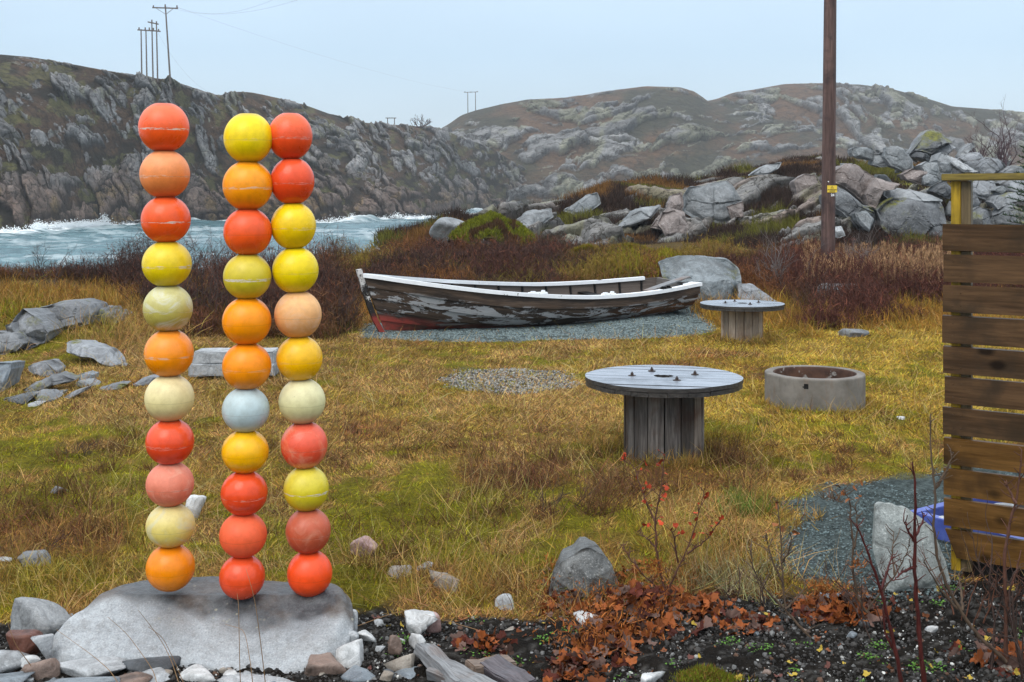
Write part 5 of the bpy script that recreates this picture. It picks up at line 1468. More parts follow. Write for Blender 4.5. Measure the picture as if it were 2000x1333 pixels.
    bmesh.ops.solidify(bm, geom=bm.faces[:], thickness=0.03)
    bmobj('breasthook', bm, mw.m, root)
    # frames
    for t in (0.14, 0.22, 0.30, 0.38, 0.46, 0.54, 0.62, 0.70, 0.78, 0.86, 0.93):
        a2 = np.linspace(0.02, 1, 14)
        pp = np.concatenate([pt(np.full(14, t), a2, -1, -0.035)[::-1], pt(np.full(14, t), a2, 1, -0.035)])
        tubeobj('rib', [pp], [np.full(len(pp), 0.019)], W_STAVE, root, sides=4)
    # seats
    def thwart(t, wv, a, mat):
        bm = bmesh.new()
        lp = pt(np.array([t]), np.array([a]), -1, -0.02)[0]; rp = pt(np.array([t]), np.array([a]), 1, -0.02)[0]
        box(bm, ((lp[0] + rp[0]) / 2, (lp[1] + rp[1]) / 2, (lp[2] + rp[2]) / 2), (wv, rp[1] - lp[1], 0.03), Matrix.Rotation(math.atan(HEEL), 3, 'X'))
        bmobj('thwart', bm, mat, root, bevel=0.005)
    thwart(0.30, 0.20, 0.82, mw.m); thwart(0.52, 0.20, 0.80, W_STAVE); thwart(0.74, 0.20, 0.80, W_STAVE)
    # bottom boards
    bm = bmesh.new()
    for k in (-2, -1, 0, 1, 2):
        box(bm, (3.1, k * 0.135, 0.075 + abs(k) * 0.012 + k * 0.135 * HEEL), (4.0, 0.12, 0.02))
    bmobj('bottom_boards', bm, W_EDGE, root)
    # oar blocks and broken bits on the near rail
    for (t, w_, nm_) in ((0.44, 0.30, 'rowlock_pad'), (0.655, 0.24, 'rowlock_pad'), (0.86, 0.20, 'rowlock_pad')):
        p = pt(np.array([t]), np.array([1.0]), -1)[0]; p2 = pt(np.array([t + 0.02]), np.array([1.0]), -1)[0]
        d = p2 - p
        bm = bmesh.new()
        box(bm, (0, 0, 0.01), (w_, 0.075, 0.03)); box(bm, (w_ * 0.3, 0.004, 0.035), (0.05, 0.05, 0.035)); box(bm, (-w_ * 0.25, 0.004, 0.030), (0.07, 0.05, 0.022))
        o = bmobj(nm_, bm, mw.m if t < 0.8 else W_STAVE, root, (p[0], p[1] + 0.01, p[2] + 0.03), bevel=0.004)
        o.rotation_euler = (0, 0, math.atan2(d[1], d[0]))
    # iron strap on the far rail
    p = pt(np.array([0.80]), np.array([1.0]), 1)[0]
    bm = bmesh.new(); box(bm, (0, 0, 0), (0.09, 0.095, 0.045))
    bmobj('iron_strap', bm, W_RUST, root, (p[0], p[1], p[2] + 0.012))
    # loose board lying across the stern
    bm = bmesh.new()
    a = W(1262, 569, 19.35); b = W(1341, 541, 19.95)
    beam(bm, a, b, 0.17, 0.022)
    props(bmobj('loose_board', bm, W_DRIFT, None, bevel=0.003), 'loose grey board slanting up across the stern of the boat', 'board')
build_boat()

# ------------------------------------------------------------------ slatted fence at the right
def build_fence():
    D0 = 6.2
    x0, y0, _ = W(1845, 500, D0)
    a = math.atan2(-0.0357, 0.0519)
    root = empty('slat_fence', (x0, y0, 0.0), a)
    props(root, 'brown horizontal slat fence with a yellow-green post and rail at the right edge', 'fence')
    r = random.Random(8)
    Ls = 2.3
    for j in range(11):
        zt = CZ - (438 + 59.4 * j - HY) / F * D0
        bm = bmesh.new()
        st = -0.003 + r.uniform(-0.007, 0.007)
        vs_ = box(bm, (st + Ls / 2, 0, zt - 0.0705), (Ls, 0.028, 0.1405))
        for v in vs_: v.co.z += r.uniform(-0.0025, 0.0025); v.co.y += r.uniform(-0.002, 0.002)
        if j == 10:
            for v in vs_:
                if v.co.x < 0.1 and v.co.z < zt - 0.1: v.co.x += 0.06
        for nx_ in (0.045, 0.085, 1.88, 1.92):
            for nz_ in (-0.035, 0.035): cyl(bm, (nx_ + r.uniform(-.004, .004), -0.0135, zt - 0.0705 + nz_ + r.uniform(-.006, .006)), (nx_, -0.0155, zt - 0.0705 + nz_), 0.0035, seg=8)
        o = bmobj('slat', bm, W_SLATG if j < 7 else W_SLAT, root)
        o.location = (0, 0, 0)
    bm = bmesh.new(); box(bm, (0.052, 0.040, 1.06), (0.048, 0.048, 2.045)); bmobj('post', bm, W_YEL, root, bevel=0.003)
    bm = bmesh.new(); box(bm, (0.102, 0.044, 1.06), (0.050, 0.044, 2.045)); bmobj('post', bm, W_POSTB, root, bevel=0.003)
    bm = bmesh.new(); box(bm, (1.9, 0.044, 1.06), (0.095, 0.044, 2.045)); bmobj('post', bm, W_POSTB, root, bevel=0.003)
    bm = bmesh.new(); box(bm, (1.17, 0.02, 2.103), (2.36, 0.10, 0.036)); bmobj('top_rail', bm, W_RAIL, root, bevel=0.004)
    bm = bmesh.new(); box(bm, (1.25, 0.10, 0.03), (2.35, 0.06, 0.20)); bmobj('gap_shade_plank', bm, W_BLACK, root, bevel=0.004)  # added black planks stand in for the dark gap under the slats
    bm = bmesh.new(); box(bm, (1.25, 0.16, 0.0), (2.3, 0.04, 0.26)); bmobj('gap_shade_plank', bm, W_BLACK, root, bevel=0.004)
build_fence()

def build_blue():
    mt = M('blue_paint', 0.4, 0.5)
    co = mt.co('Object')
    mt.color(mt.mix(mt.rng(mt.noise(co, 7, 5, 0.7), 0.45, 0.7), (0.06, 0.09, 0.36), (0.11, 0.16, 0.48)))
    root = empty('blue_frame', (2.36, 7.02, 0.0), math.atan2(0.58, 0.81))
    props(root, 'blue painted wooden planter frame on the gravel behind the fence', 'planter frame')
    la, lb, h, t_ = 1.25, 1.05, 0.16, 0.065
    zt = 0.13
    for c_, s_ in (((la / 2, -t_ / 2, zt - h / 2), (la, t_, h)), ((la / 2, -lb + t_ / 2, zt - h / 2), (la, t_, h)),
                   ((t_ / 2, -lb / 2, zt - h / 2 - 0.002), (t_, lb - 2 * t_ - 0.002, h)), ((la - t_ / 2, -lb / 2, zt - h / 2 - 0.002), (t_, lb - 2 * t_ - 0.002, h))):
        bm = bmesh.new(); box(bm, c_, s_); bmobj('side_board', bm, mt.m, root, bevel=0.004)
    bm = bmesh.new(); box(bm, (la / 2, -lb / 2, -0.01), (la - 2 * t_ - 0.01, lb - 2 * t_ - 0.01, 0.1))
    ms = M('planter_soil', 0.9); ms.color((0.02, 0.017, 0.014)); bmobj('soil_fill', bm, ms.m, root)
    stone('white stone inside the left corner of the blue frame', 1829, 1008, 1862, 1030, R_WHITE, 201, D=6.85)
    stone('larger pale stone inside the blue frame behind the slats', 1925, 980, 1990, 1012, R_GRAN, 202, D=6.95)
build_blue()

# ------------------------------------------------------------------ utility pole with warning sign
def build_pole():
    D = hit(1617, 556)
    x, y, z = W(1617, 560, D)
    root = empty('utility_pole', (x, y, z)); props(root, 'tall brown wooden utility pole with a yellow warning sign', 'utility pole')
    k = D / F
    n = 40
    P = []; R_ = []
    for i in range(n):
        py = 590 - (590 + 260) * i / (n - 1)
        px = 1616.5 + (550 - py) / 550 * 5.0
        wpx = 27.5 - (550 - py) / 550 * 3.5
        P.append(((px - 1617) * k, 0, (560 - py) * k)); R_.append(wpx / 2 * k)
    tubeobj('shaft', [np.array(P)], [np.array(R_)], W_POLE, root, sides=28)
    # sign plate, bent slightly round the pole
    sx, sz = (1621.5 - 1617) * k, (560 - 369.5) * k
    rr = 13.2 * k; w_ = 19.0 * k; h_ = 13.5 * k
    my = M('sign_yellow', 0.45); my.color((0.78, 0.55, 0.045)); mk = M('sign_black', 0.5); mk.color((0.06, 0.045, 0.01))
    bm = bmesh.new(); box(bm, (0, 0, 0), (w_, 0.006, h_))
    sign = bmobj('warning_sign', bm, my.m, root, (sx, -rr - 0.006, sz))
    bm = bmesh.new()
    def tri(s, y_):
        q = [bm.verts.new((s * math.cos(a), y_, s * math.sin(a))) for a in (math.pi / 2, math.pi * 7 / 6, math.pi * 11 / 6)]
        return q
    cz = h_ * 0.21
    o3 = tri(h_ * 0.27, -0.0055); i3 = tri(h_ * 0.19, -0.0055)
    for j in range(3): bm.faces.new((o3[j], o3[(j + 1) % 3], i3[(j + 1) % 3], i3[j]))
    s = h_ * 0.10
    bolt = [(0.15, 1.0), (-0.45, -0.1), (0.0, -0.05), (-0.25, -1.0), (0.45, 0.2), (0.05, 0.15), (0.4, 1.0)]
    bm.faces.new([bm.verts.new((p[0] * s, -0.0055, p[1] * s)) for p in bolt])
    t = bmobj('hazard_triangle', bm, mk.m, sign, (0, 0, cz))
    def text(nm, body, size, loc, mat, par, off=0.001):
        c = bpy.data.curves.new(nm, 'FONT'); c.body = body; c.size = size; c.align_x = 'CENTER'; c.align_y = 'CENTER'; c.extrude = 0.0008; c.offset = 0.001
        c.materials.append(mat)
        c.offset = off
        tmp = bpy.data.objects.new(nm, c); link(tmp)
        dg = bpy.context.evaluated_depsgraph_get(); me = bpy.data.meshes.new_from_object(tmp.evaluated_get(dg))
        bpy.data.objects.remove(tmp); me.name = nm
        o = bpy.data.objects.new(nm, me); link(o, par); o.location = loc; o.rotation_euler = (math.pi / 2, 0, 0)
        return o
    text('lettering', 'HØYSPENNING', h_ * 0.195, (0, -0.0045, -h_ * 0.13), mk.m, sign)
    text('lettering', 'LIVSFARE', h_ * 0.195, (0, -0.0045, -h_ * 0.33), mk.m, sign)
    mwt = M('number_white', 0.5); mwt.color((0.8, 0.8, 0.8))
    o = text('pole_number', '24', 6.6 * k, ((1622.5 - 1617) * k, -rr - 0.004, (560 - 381.5) * k), mwt.m, root, 0.003)
    bm = bmesh.new(); cyl(bm, (0, -0.01, 0), (0, 0.01, 0), 0.012, seg=10)
    bmobj('nail_plate', bm, mwt.m, root, ((1614.5 - 1617) * k, -rr + 0.002, (560 - 355.3) * k))
build_pole()

# ------------------------------------------------------------------ distant line poles
def far_pole(label, legs, arms, D, braces=(), knobs=(), r=0.14, group='line poles on the far hills'):
    px0, yb = legs[0][2], legs[0][3]
    root = empty('line_pole', W(px0, yb, D)); props(root, label, 'power pole', group)
    o = np.array(W(px0, yb, D))
    for (xt, yt, xb, yb_) in legs:
        a = np.array(W(xb, yb_ + 6, D)) - o; b = np.array(W(xt, yt, D)) - o
        tubeobj('pole', [np.linspace(a, b, 4)], [np.linspace(r, r * 0.75, 4)], W_FARP, root, sides=8)
    for (xa, ya, xb, yb_) in arms:
        bm = bmesh.new(); beam(bm, np.array(W(xa, ya, D)) - o + np.array([0, -0.1, 0]), np.array(W(xb, yb_, D)) - o + np.array([0, -0.1, 0]), 0.16, 0.18); bmobj('crossarm', bm, W_FARP, root)
    for (xa, ya, xb, yb_) in braces:
        bm = bmesh.new(); beam(bm, np.array(W(xa, ya, D)) - o + np.array([0, -0.2, 0]), np.array(W(xb, yb_, D)) - o + np.array([0, -0.2, 0]), 0.06, 0.06); bmobj('brace', bm, W_FARP, root)
    for (x_, y_) in knobs:
        bm = bmesh.new(); p = np.array(W(x_, y_, D)) - o; cyl(bm, p + np.array([0, -0.1, -0.25]), p + np.array([0, -0.1, 0.15]), 0.12, 0.09, 8); bmobj('insulator', bm, W_FARP, root)
far_pole('single tall line pole with one crossarm on the headland', [(323, 12, 333, 158)], [(298, 15.5, 348, 17)], 178, [(306, 17, 323, 28), (340, 17, 326, 28)], [(300, 13), (323, 11), (346, 13)])
far_pole('left lower pair of poles sharing a crossarm on the headland', [(275.5, 58, 277, 150), (285, 59, 287, 152)], [(269, 59, 302, 61)], 183, (), [(272, 56), (284, 56), (292, 56)], 0.12)
far_pole('taller pair of poles just right of the lower pair on the headland', [(296.5, 43, 299, 153), (305.5, 46, 308, 154)], [(289, 43.5, 310, 48), (292, 60, 314, 62)], 179, (), [(297, 41), (306, 44), (300, 57), (310, 59)], 0.12)
far_pole('very distant pair of poles with a crossarm in the dip between the hills', [(757, 231, 757, 244), (770.5, 231, 770.5, 246)], [(753, 231, 774, 231)], 262, (), [], 0.13)
far_pole('distant twin-pole frame at the left end of the far right hill', [(913.5, 181, 914, 222), (928.5, 180, 929, 226)], [(906, 181, 934, 180)], 405, (), [(908, 180), (920, 180), (932, 179)], 0.16)

def wire(label, pts):
    P = np.array([W(*p) for p in pts]); n = 30
    t = np.linspace(0, 1, n)
    q = P[0][None] * (1 - t)[:, None] + P[1][None] * t[:, None]
    q[:, 2] -= 4 * t * (1 - t) * 1.5
    props(tubeobj('power_line', [q], [np.full(n, 0.008)], W_FARP, sides=4), label, 'power line', 'thin power lines in the sky')
wire('faint power line leaving the single pole up to the right, upper one', [(346, 14, 178), (560, -12, 120)])
wire('faint power line leaving the single pole up to the right, lower one', [(323, 12, 178), (600, -6, 120)])
wire('faint power line sagging from the single pole to the far right hill', [(346, 15, 178), (913, 180, 405)])
wire('guy wire running down the headland from the taller pair of poles', [(306, 60, 179), (412, 182, 190)])
# ------------------------------------------------------------------ turf
M_GRASS = mat_attr('dry_grass', 0.8, 0.08)
M_TWIG = mat_attr('bare_twigs', 0.85, 0.06)
M_LEAF = mat_attr('fallen_leaf', 0.7, 0.15)
M_CHIP = mat_attr('stone_chips', 0.6, 0.22)

def off_grass(x, y):
    """0 where no turf grows"""
    k = (1 - soil_m(x, y)) * (1 - path_m(x, y)) * (1 - mound_m(x, y) * 0.97) * (1 - ash_m(x, y) * 0.6)
    k = k * (np.hypot(x - 1.162, y - 9.03) > 0.30)
    k = k * (np.hypot(x - 2.917, y - 11.35) > 0.46)
    return k

def scatter_pts(n, ylo, yhi, umax, r, power=1.0):
    y = ylo * (yhi / ylo) ** r.random(n) ** power
    x = r.uniform(-1, 1, n) * (umax * y + 0.3)
    return x, y

def turf():
    r = np.random.default_rng(21)
    Vs, Ts, Cs = [], [], []
    base = 0
    def add(x, y, ln, wid, tilt_lo, tilt_hi, cvar, tint=None, mul=1.0, az0=None, azs=math.pi, bend=0.5):
        nonlocal base
        n = len(x)
        z = G(x, y) - 0.004
        az = r.uniform(-math.pi, math.pi, n) if az0 is None else az0 + r.normal(0, azs, n)
        ti = r.uniform(tilt_lo, tilt_hi, n)
        d = np.stack([np.sin(ti) * np.cos(az), np.sin(ti) * np.sin(az), np.cos(ti)], 1) * ln[:, None]
        v, t = blades(np.stack([x, y, z], 1), d, wid, bend, r)
        c, moss, rust = field_cols(x, y)
        if tint is not None:
            a = tint[1]; c = c * (1 - a) + np.array(tint[0])[None] * a
        c = c * mul * (1 + r.normal(0, cvar, (n, 1))).clip(0.35, 1.9)
        c = c * (1 + r.normal(0, 0.10, (n, 3)))
        Vs.append(v); Ts.append(t + base); Cs.append(np.repeat(c.clip(0.004, 0.8), 5, 0)); base += len(v)
    # matted old grass, lying over in drifts
    n = 700000
    x, y = scatter_pts(n, 4.9, 20.5, 0.50, r)
    c, moss, rust = field_cols(x, y)
    dens = fbm(x * 1.3, y * 1.3, 3, 131); fine = fbm(x * 6, y * 6, 3, 133)
    keep = r.random(n) < off_grass(x, y) * (0.55 + 0.9 * (dens - 0.3)) * (1 - 0.35 * moss) * (0.45 + 0.9 * fine)
    x, y = x[keep], y[keep]
    az = (fbm(x * 0.8, y * 0.8, 3, 141) - 0.5) * 14
    ln = r.uniform(0.02, 0.085, len(x)) * (0.75 + 0.02 * y)
    add(x, y, ln, 0.0016 + 0.00030 * y * r.uniform(0.6, 1.4, len(x)), 0.65, 1.50, 0.38, az0=az, azs=1.1)
    # short upright moss and young grass
    n = 300000
    x, y = scatter_pts(n, 4.9, 19, 0.50, r)
    c, moss, rust = field_cols(x, y)
    keep = r.random(n) < off_grass(x, y) * (0.25 + 0.75 * moss)
    x, y = x[keep], y[keep]
    add(x, y, r.uniform(0.012, 0.04, len(x)), 0.003 + 0.00045 * y, 0.0, 0.9, 0.30, tint=((0.30, 0.30, 0.012), 0.5), bend=0.3)
    # pale dead stalks and long bents
    n = 22000
    x, y = scatter_pts(n, 5.0, 19.5, 0.50, r)
    keep = r.random(n) < off_grass(x, y) * (fbm(x * 2, y * 2, 3, 151) > 0.5)
    x, y = x[keep], y[keep]
    add(x, y, r.uniform(0.12, 0.34, len(x)), 0.0014 + 0.00022 * y, 0.3, 1.35, 0.25, tint=((0.44, 0.31, 0.14), 0.65), bend=0.7)
    # dark brown seed stalks
    n = 14000
    x, y = scatter_pts(n, 5.0, 19.5, 0.50, r)
    keep = r.random(n) < off_grass(x, y) * (fbm(x * 1.6 + 4, y * 1.6, 3, 153) > 0.52)
    x, y = x[keep], y[keep]
    add(x, y, r.uniform(0.06, 0.22, len(x)), 0.002 + 0.0003 * y, 0.1, 1.3, 0.3, tint=((0.075, 0.032, 0.02), 0.85), bend=0.7)
    # long tussocks: round the tables, at the field edge and where turf meets soil
    spots = []
    def ring(cx, cy, rad, k, h): 
        for _ in range(k):
            a = r.uniform(0, 2 * math.pi); q = rad + abs(r.normal(0, 0.06)); spots.append((cx + q * math.cos(a), cy + q * math.sin(a), h * r.uniform(0.6, 1.3), 0))
    ring(1.162, 9.03, 0.33, 50, 0.10); ring(2.917, 11.35, 0.50, 46, 0.07); ring(3.22, 16.5, 0.32, 36, 0.10)
    for px, py, s_, h, k, g in [(1440, 1010, 60, 0.16, 14, 0), (1460, 1000, 25, 0.15, 12, 1), (1385, 1120, 60, 0.17, 22, 0), (1430, 1150, 40, 0.15, 14, 2), (1350, 1060, 60, 0.14, 16, 0), (1420, 870, 50, 0.14, 10, 0), (1200, 860, 40, 0.16, 12, 0),
                                (1000, 1130, 120, 0.12, 30, 0), (900, 1160, 60, 0.10, 14, 0), (750, 1150, 60, 0.10, 12, 0), (60, 1130, 90, 0.12, 26, 0), (180, 1050, 90, 0.13, 26, 0), (250, 620, 60, 0.3, 26, 0), (190, 660, 60, 0.25, 20, 0), (60, 580, 60, 0.3, 20, 0), (120, 1180, 60, 0.07, 14, 0),
                                (1080, 930, 90, 0.13, 34, 4), (1180, 960, 60, 0.14, 22, 4), (1420, 900, 30, 0.15, 14, 4), (80, 1010, 90, 0.14, 40, 4), (200, 900, 90, 0.12, 22, 4), (1470, 950, 60, 0.12, 14, 4), (700, 860, 130, 0.09, 24, 4), (950, 1020, 120, 0.10, 24, 4), (1600, 860, 110, 0.08, 20, 4), (560, 1000, 60, 0.09, 14, 4), (820, 1090, 90, 0.10, 22, 4)]:
        for _ in range(k):
            a, b = px + r.normal(0, s_), py + r.normal(0, s_ * 0.35)
            if b > 560: D = hit(a, b); spots.append(((a - 1000) / F * D, D, h * r.uniform(0.6, 1.3), g))
    for k in range(1100):
        y_ = r.uniform(16.8, 20.6); u_ = r.uniform(-0.48, 0.48)
        if off_grass(np.array([u_ * y_]), np.array([y_]))[0] > 0.5 and (y_ > 18 or r.random() < 0.25): spots.append((u_ * y_, y_, r.uniform(0.12, 0.30), 3))
    spots = np.array(spots)
    nb = 34
    X = np.repeat(spots, nb, 0); n = len(X)
    rad = X[:, 2] * 0.4
    px_, py_ = X[:, 0] + r.normal(0, 1, n) * rad, X[:, 1] + r.normal(0, 1, n) * rad
    ln = X[:, 2] * r.uniform(0.6, 1.6, n)
    for g, tint in ((0, ((0.27, 0.17, 0.05), 0.5)), (1, ((0.07, 0.15, 0.02), 0.85)), (2, ((0.30, 0.30, 0.16), 0.7)), (3, ((0.25, 0.115, 0.022), 0.7)), (4, ((0.105, 0.047, 0.028), 0.88))):
        s_ = X[:, 3] == g
        add(px_[s_], py_[s_], ln[s_], 0.002 + 0.00032 * py_[s_], 0.15, 1.25, 0.32, tint=tint, bend=0.8)
    o = npmesh('grass', np.concatenate(Vs), np.concatenate(Ts), M_GRASS, cols={'col': np.concatenate(Cs)})
    props(o, 'matted straw coloured and mossy green autumn grass covering the field', 'grass', kind='stuff')
turf()

# ------------------------------------------------------------------ low scrub behind the field
SCRUB0 = [(-300, 545), (0, 548), (150, 552), (230, 565), (300, 610), (360, 650), (520, 668), (650, 668), (690, 640), (705, 585), (760, 575), (1290, 570), (1380, 575), (1500, 600), (1560, 640), (1600, 648), (1700, 645), (1780, 622), (1850, 600), (2300, 590)]
def scrub():
    r = np.random.default_rng(33)
    V, T, C = [], [], []; base = 0
    tab = np.array([(p, hit(p, q)) for p, q in SCRUB0])
    n = 35000
    y = r.uniform(14.5, 27.5, n); u = r.uniform(-0.62, 0.60, n); x = u * y
    px = 1000 + u * F
    y0 = np.interp(px, tab[:, 0], tab[:, 1]) + (fbm(x * 0.9, y * 0.9, 2, 161) - 0.5) * 1.4
    kk = fbm(x * 0.9, y * 0.9, 3, 163)
    hide = (px > 690) & (px < 1400) & (y < 20.3)
    keep = (y > y0) & (y < 27.5 - 4.6 * sst(720, 560, px)) & (kk > 0.38 - 0.10 * sst(720, 560, px)) & ~hide & (r.random(n) < 0.85)
    x, y, px, kk = x[keep], y[keep], px[keep], kk[keep]
    z = G(x, y)
    n = len(x)
    hgt = (0.26 + 0.55 * sst(0.36, 0.62, kk)) * (0.65 + 0.35 * sst(0, 1.5, y - np.interp(px, tab[:, 0], tab[:, 1])))
    lft = sst(700, 640, px); rgt = sst(1480, 1600, px)
    hgt = hgt * (0.80 + 0.22 * lft - 0.22 * (1 - lft) * (1 - rgt) + 0.05 * rgt) * (1 - 0.08 * sst(300, 100, px))
    # base colours of the stems by place
    dark = np.array([0.055, 0.032, 0.026]); red = np.array([0.082, 0.032, 0.024]); orange = np.array([0.24, 0.105, 0.028]); ochre = np.array([0.21, 0.15, 0.028]); grey = np.array([0.16, 0.125, 0.105])
    sel = fbm(x * 0.7, y * 0.9, 3, 171); low_ = fbm(x * 0.45 + 9, y * 0.6, 3, 173)
    wo = sst(0.56, 0.68, sel) * (1 - lft * 0.6) * (1 - rgt * 0.7) * 0.8; wr = np.clip(sst(0.46, 0.60, low_) * 0.45 + 0.60 * rgt * (0.4 + 0.6 * sst(0.4, 0.5, low_)), 0, 1); wy = sst(0.56, 0.66, fbm(x * 0.6 + 31, y * 0.8, 3, 175)) * (1 - rgt) * (1 - lft)
    cb = dark[None] * np.ones((n, 1))
    for w_, cc in ((wo, orange), (wy, ochre), (wr, red)): cb = cb * (1 - w_[:, None]) + cc[None] * w_[:, None]
    def add(P, Dv, wid, c, bend=0.4):
        nonlocal base
        v, t = blades(P, Dv, wid, bend, r); V.append(v); T.append(t + base); C.append(np.repeat(c.clip(0.004, 0.7), 5, 0)); base += len(v)
    # main stems, several from each root
    k = 5
    X = np.repeat(np.stack([x, y, z], 1), k, 0); H = np.repeat(hgt, k) * r.uniform(0.35, 1.25, n * k); Cc = np.repeat(cb, k, 0)
    az = r.uniform(0, 2 * np.pi, n * k); ti = np.abs(r.normal(0.25, 0.42, n * k)).clip(0, 1.3)
    d = np.stack([np.sin(ti) * np.cos(az), np.sin(ti) * np.sin(az), np.cos(ti)], 1) * H[:, None]
    X[:, :2] += r.normal(0, 0.07, (n * k, 2))
    add(X, d, 0.011 * r.uniform(0.6, 1.3, n * k), Cc * r.uniform(0.55, 1.35, (n * k, 1)))
    # side twigs
    for q in range(6):
        f_ = r.uniform(0.30, 0.98, n * k)[:, None]
        s_ = r.random(n * k) < 0.62
        P = (X + d * f_)[s_]; m_ = s_.sum()
        a2 = r.uniform(0, 2 * np.pi, m_); t2 = r.uniform(0.2, 1.4, m_)
        dd = np.stack([np.sin(t2) * np.cos(a2), np.sin(t2) * np.sin(a2), np.cos(t2)], 1) * r.uniform(0.05, 0.19, m_)[:, None]
        tip = r.random((m_, 1)) < 0.12
        cc = Cc[s_] * r.uniform(0.6, 1.6, (m_, 1)); cc = np.where(tip, cc * 0.4 + np.array([0.17, 0.06, 0.035])[None], cc)
        add(P, dd, 0.0085, cc)
    # orange and ochre grass growing up through it
    k = 7
    s_ = (r.random(n) < 0.55)
    X = np.repeat(np.stack([x, y, z], 1)[s_], k, 0); m_ = len(X); X[:, :2] += r.normal(0, 0.12, (m_, 2))
    gt = fbm(X[:, 0] * 0.5, X[:, 1] * 0.8, 3, 181)[:, None]
    col = np.where(gt > 0.52, np.array([[0.25, 0.125, 0.028]]), np.array([[0.20, 0.155, 0.03]])) * r.uniform(0.5, 1.3, (m_, 1))
    lf = np.repeat(lft[s_], k)[:, None]; col = col * (1 - 0.45 * lf)
    az = r.uniform(0, 2 * np.pi, m_); ti = r.uniform(0.1, 1.1, m_)
    d = np.stack([np.sin(ti) * np.cos(az), np.sin(ti) * np.sin(az), np.cos(ti)], 1) * (r.uniform(0.12, 0.34, m_))[:, None]
    add(X, d, 0.010, col, 0.8)
    # moss green cushions among the stems
    for (qx, qy, sx, sy, cnt, hh_) in [(1230, 500, 48, 14, 9000, 0.16), (1150, 480, 30, 8, 2500, 0.12), (1300, 520, 22, 8, 2500, 0.12), (40, 600, 30, 14, 2500, 0.12), (1560, 600, 40, 14, 1800, 0.1)]:
        a, b = r.normal(qx, sx, cnt), r.normal(qy, sy, cnt).clip(468, 640)
        D = np.array([0.0] * cnt); Dg = np.linspace(13, 27.5, 260)
        zz = CZ - (b[:, None] - HY) / F * Dg[None] - G((a[:, None] - 1000) / F * Dg[None], Dg[None] + 0 * a[:, None])
        idx = np.argmax(zz < 0, 1); D = np.where(zz[np.arange(cnt), idx] < 0, Dg[idx], 26.5) - (0.8 if qy < 530 else 0)
        xx = (a - 1000) / F * D; P = np.stack([xx, D, G(xx, D) + (0.25 * np.exp(-((a - qx) / sx) ** 2 / 2) if qy < 530 else 0)], 1)
        az = r.uniform(0, 2 * np.pi, cnt); ti = r.uniform(0, 0.9, cnt)
        dd = np.stack([np.sin(ti) * np.cos(az), np.sin(ti) * np.sin(az), np.cos(ti)], 1) * (hh_ * r.uniform(0.5, 1.3, cnt))[:, None]
        col = np.where(r.random((cnt, 1)) < 0.7, np.array([[0.21, 0.20, 0.012]]), np.array([[0.30, 0.17, 0.03]])) * r.uniform(0.5, 1.3, (cnt, 1))
        add(P, dd, 0.016, col)
    o = npmesh('undergrowth', np.concatenate(V), np.concatenate(T), M_TWIG, cols={'col': np.concatenate(C)})
    props(o, 'dark reddish brown bare scrub and rusty grass between the field and the shore', 'undergrowth', kind='stuff')
    # feathery beige reeds in front of the rubble pile
    V.clear(); T.clear(); C.clear(); base = 0
    n = 1000
    px = np.where(r.random(n) < 0.8, r.uniform(1640, 1900, n), r.uniform(1570, 1650, n)); y = r.uniform(21.0, 25.0, n); x = (px - 1000) / F * y; z = G(x, y)
    H = r.uniform(0.30, 0.70, n)
    az = r.uniform(0, 2 * np.pi, n); ti = np.abs(r.normal(0, 0.12, n))
    d = np.stack([np.sin(ti) * np.cos(az), np.sin(ti) * np.sin(az), np.cos(ti)], 1) * H[:, None]
    P = np.stack([x, y, z], 1)
    beige = np.array([[0.33, 0.20, 0.105]])
    add(P, d, 0.012, beige * r.uniform(0.4, 1.0, (n, 1)), 0.15)
    for q in range(16):
        f_ = r.uniform(0.72, 1.02, n)[:, None]
        a2 = r.uniform(0, 2 * np.pi, n); t2 = r.uniform(0.1, 0.7, n)
        dd = np.stack([np.sin(t2) * np.cos(a2), np.sin(t2) * np.sin(a2), np.cos(t2)], 1) * r.uniform(0.04, 0.10, (n, 1))
        add(P + d * f_, dd, 0.013, beige * r.uniform(0.6, 1.5, (n, 1)), 0.3)
    for q in range(3):
        f_ = r.uniform(0.1, 0.7, n)[:, None]; a2 = r.uniform(0, 2 * np.pi, n); t2 = r.uniform(0.3, 1.2, n)
        dd = np.stack([np.sin(t2) * np.cos(a2), np.sin(t2) * np.sin(a2), np.cos(t2)], 1) * r.uniform(0.15, 0.3, (n, 1))
        add(P + d * f_, dd, 0.012, beige * r.uniform(0.4, 0.9, (n, 1)), 0.8)
    o = npmesh('reeds', np.concatenate(V), np.concatenate(T), M_TWIG, cols={'col': np.concatenate(C)})
    props(o, 'feathery beige reeds standing in the scrub before the rubble pile', 'reeds', kind='stuff')
scrub()

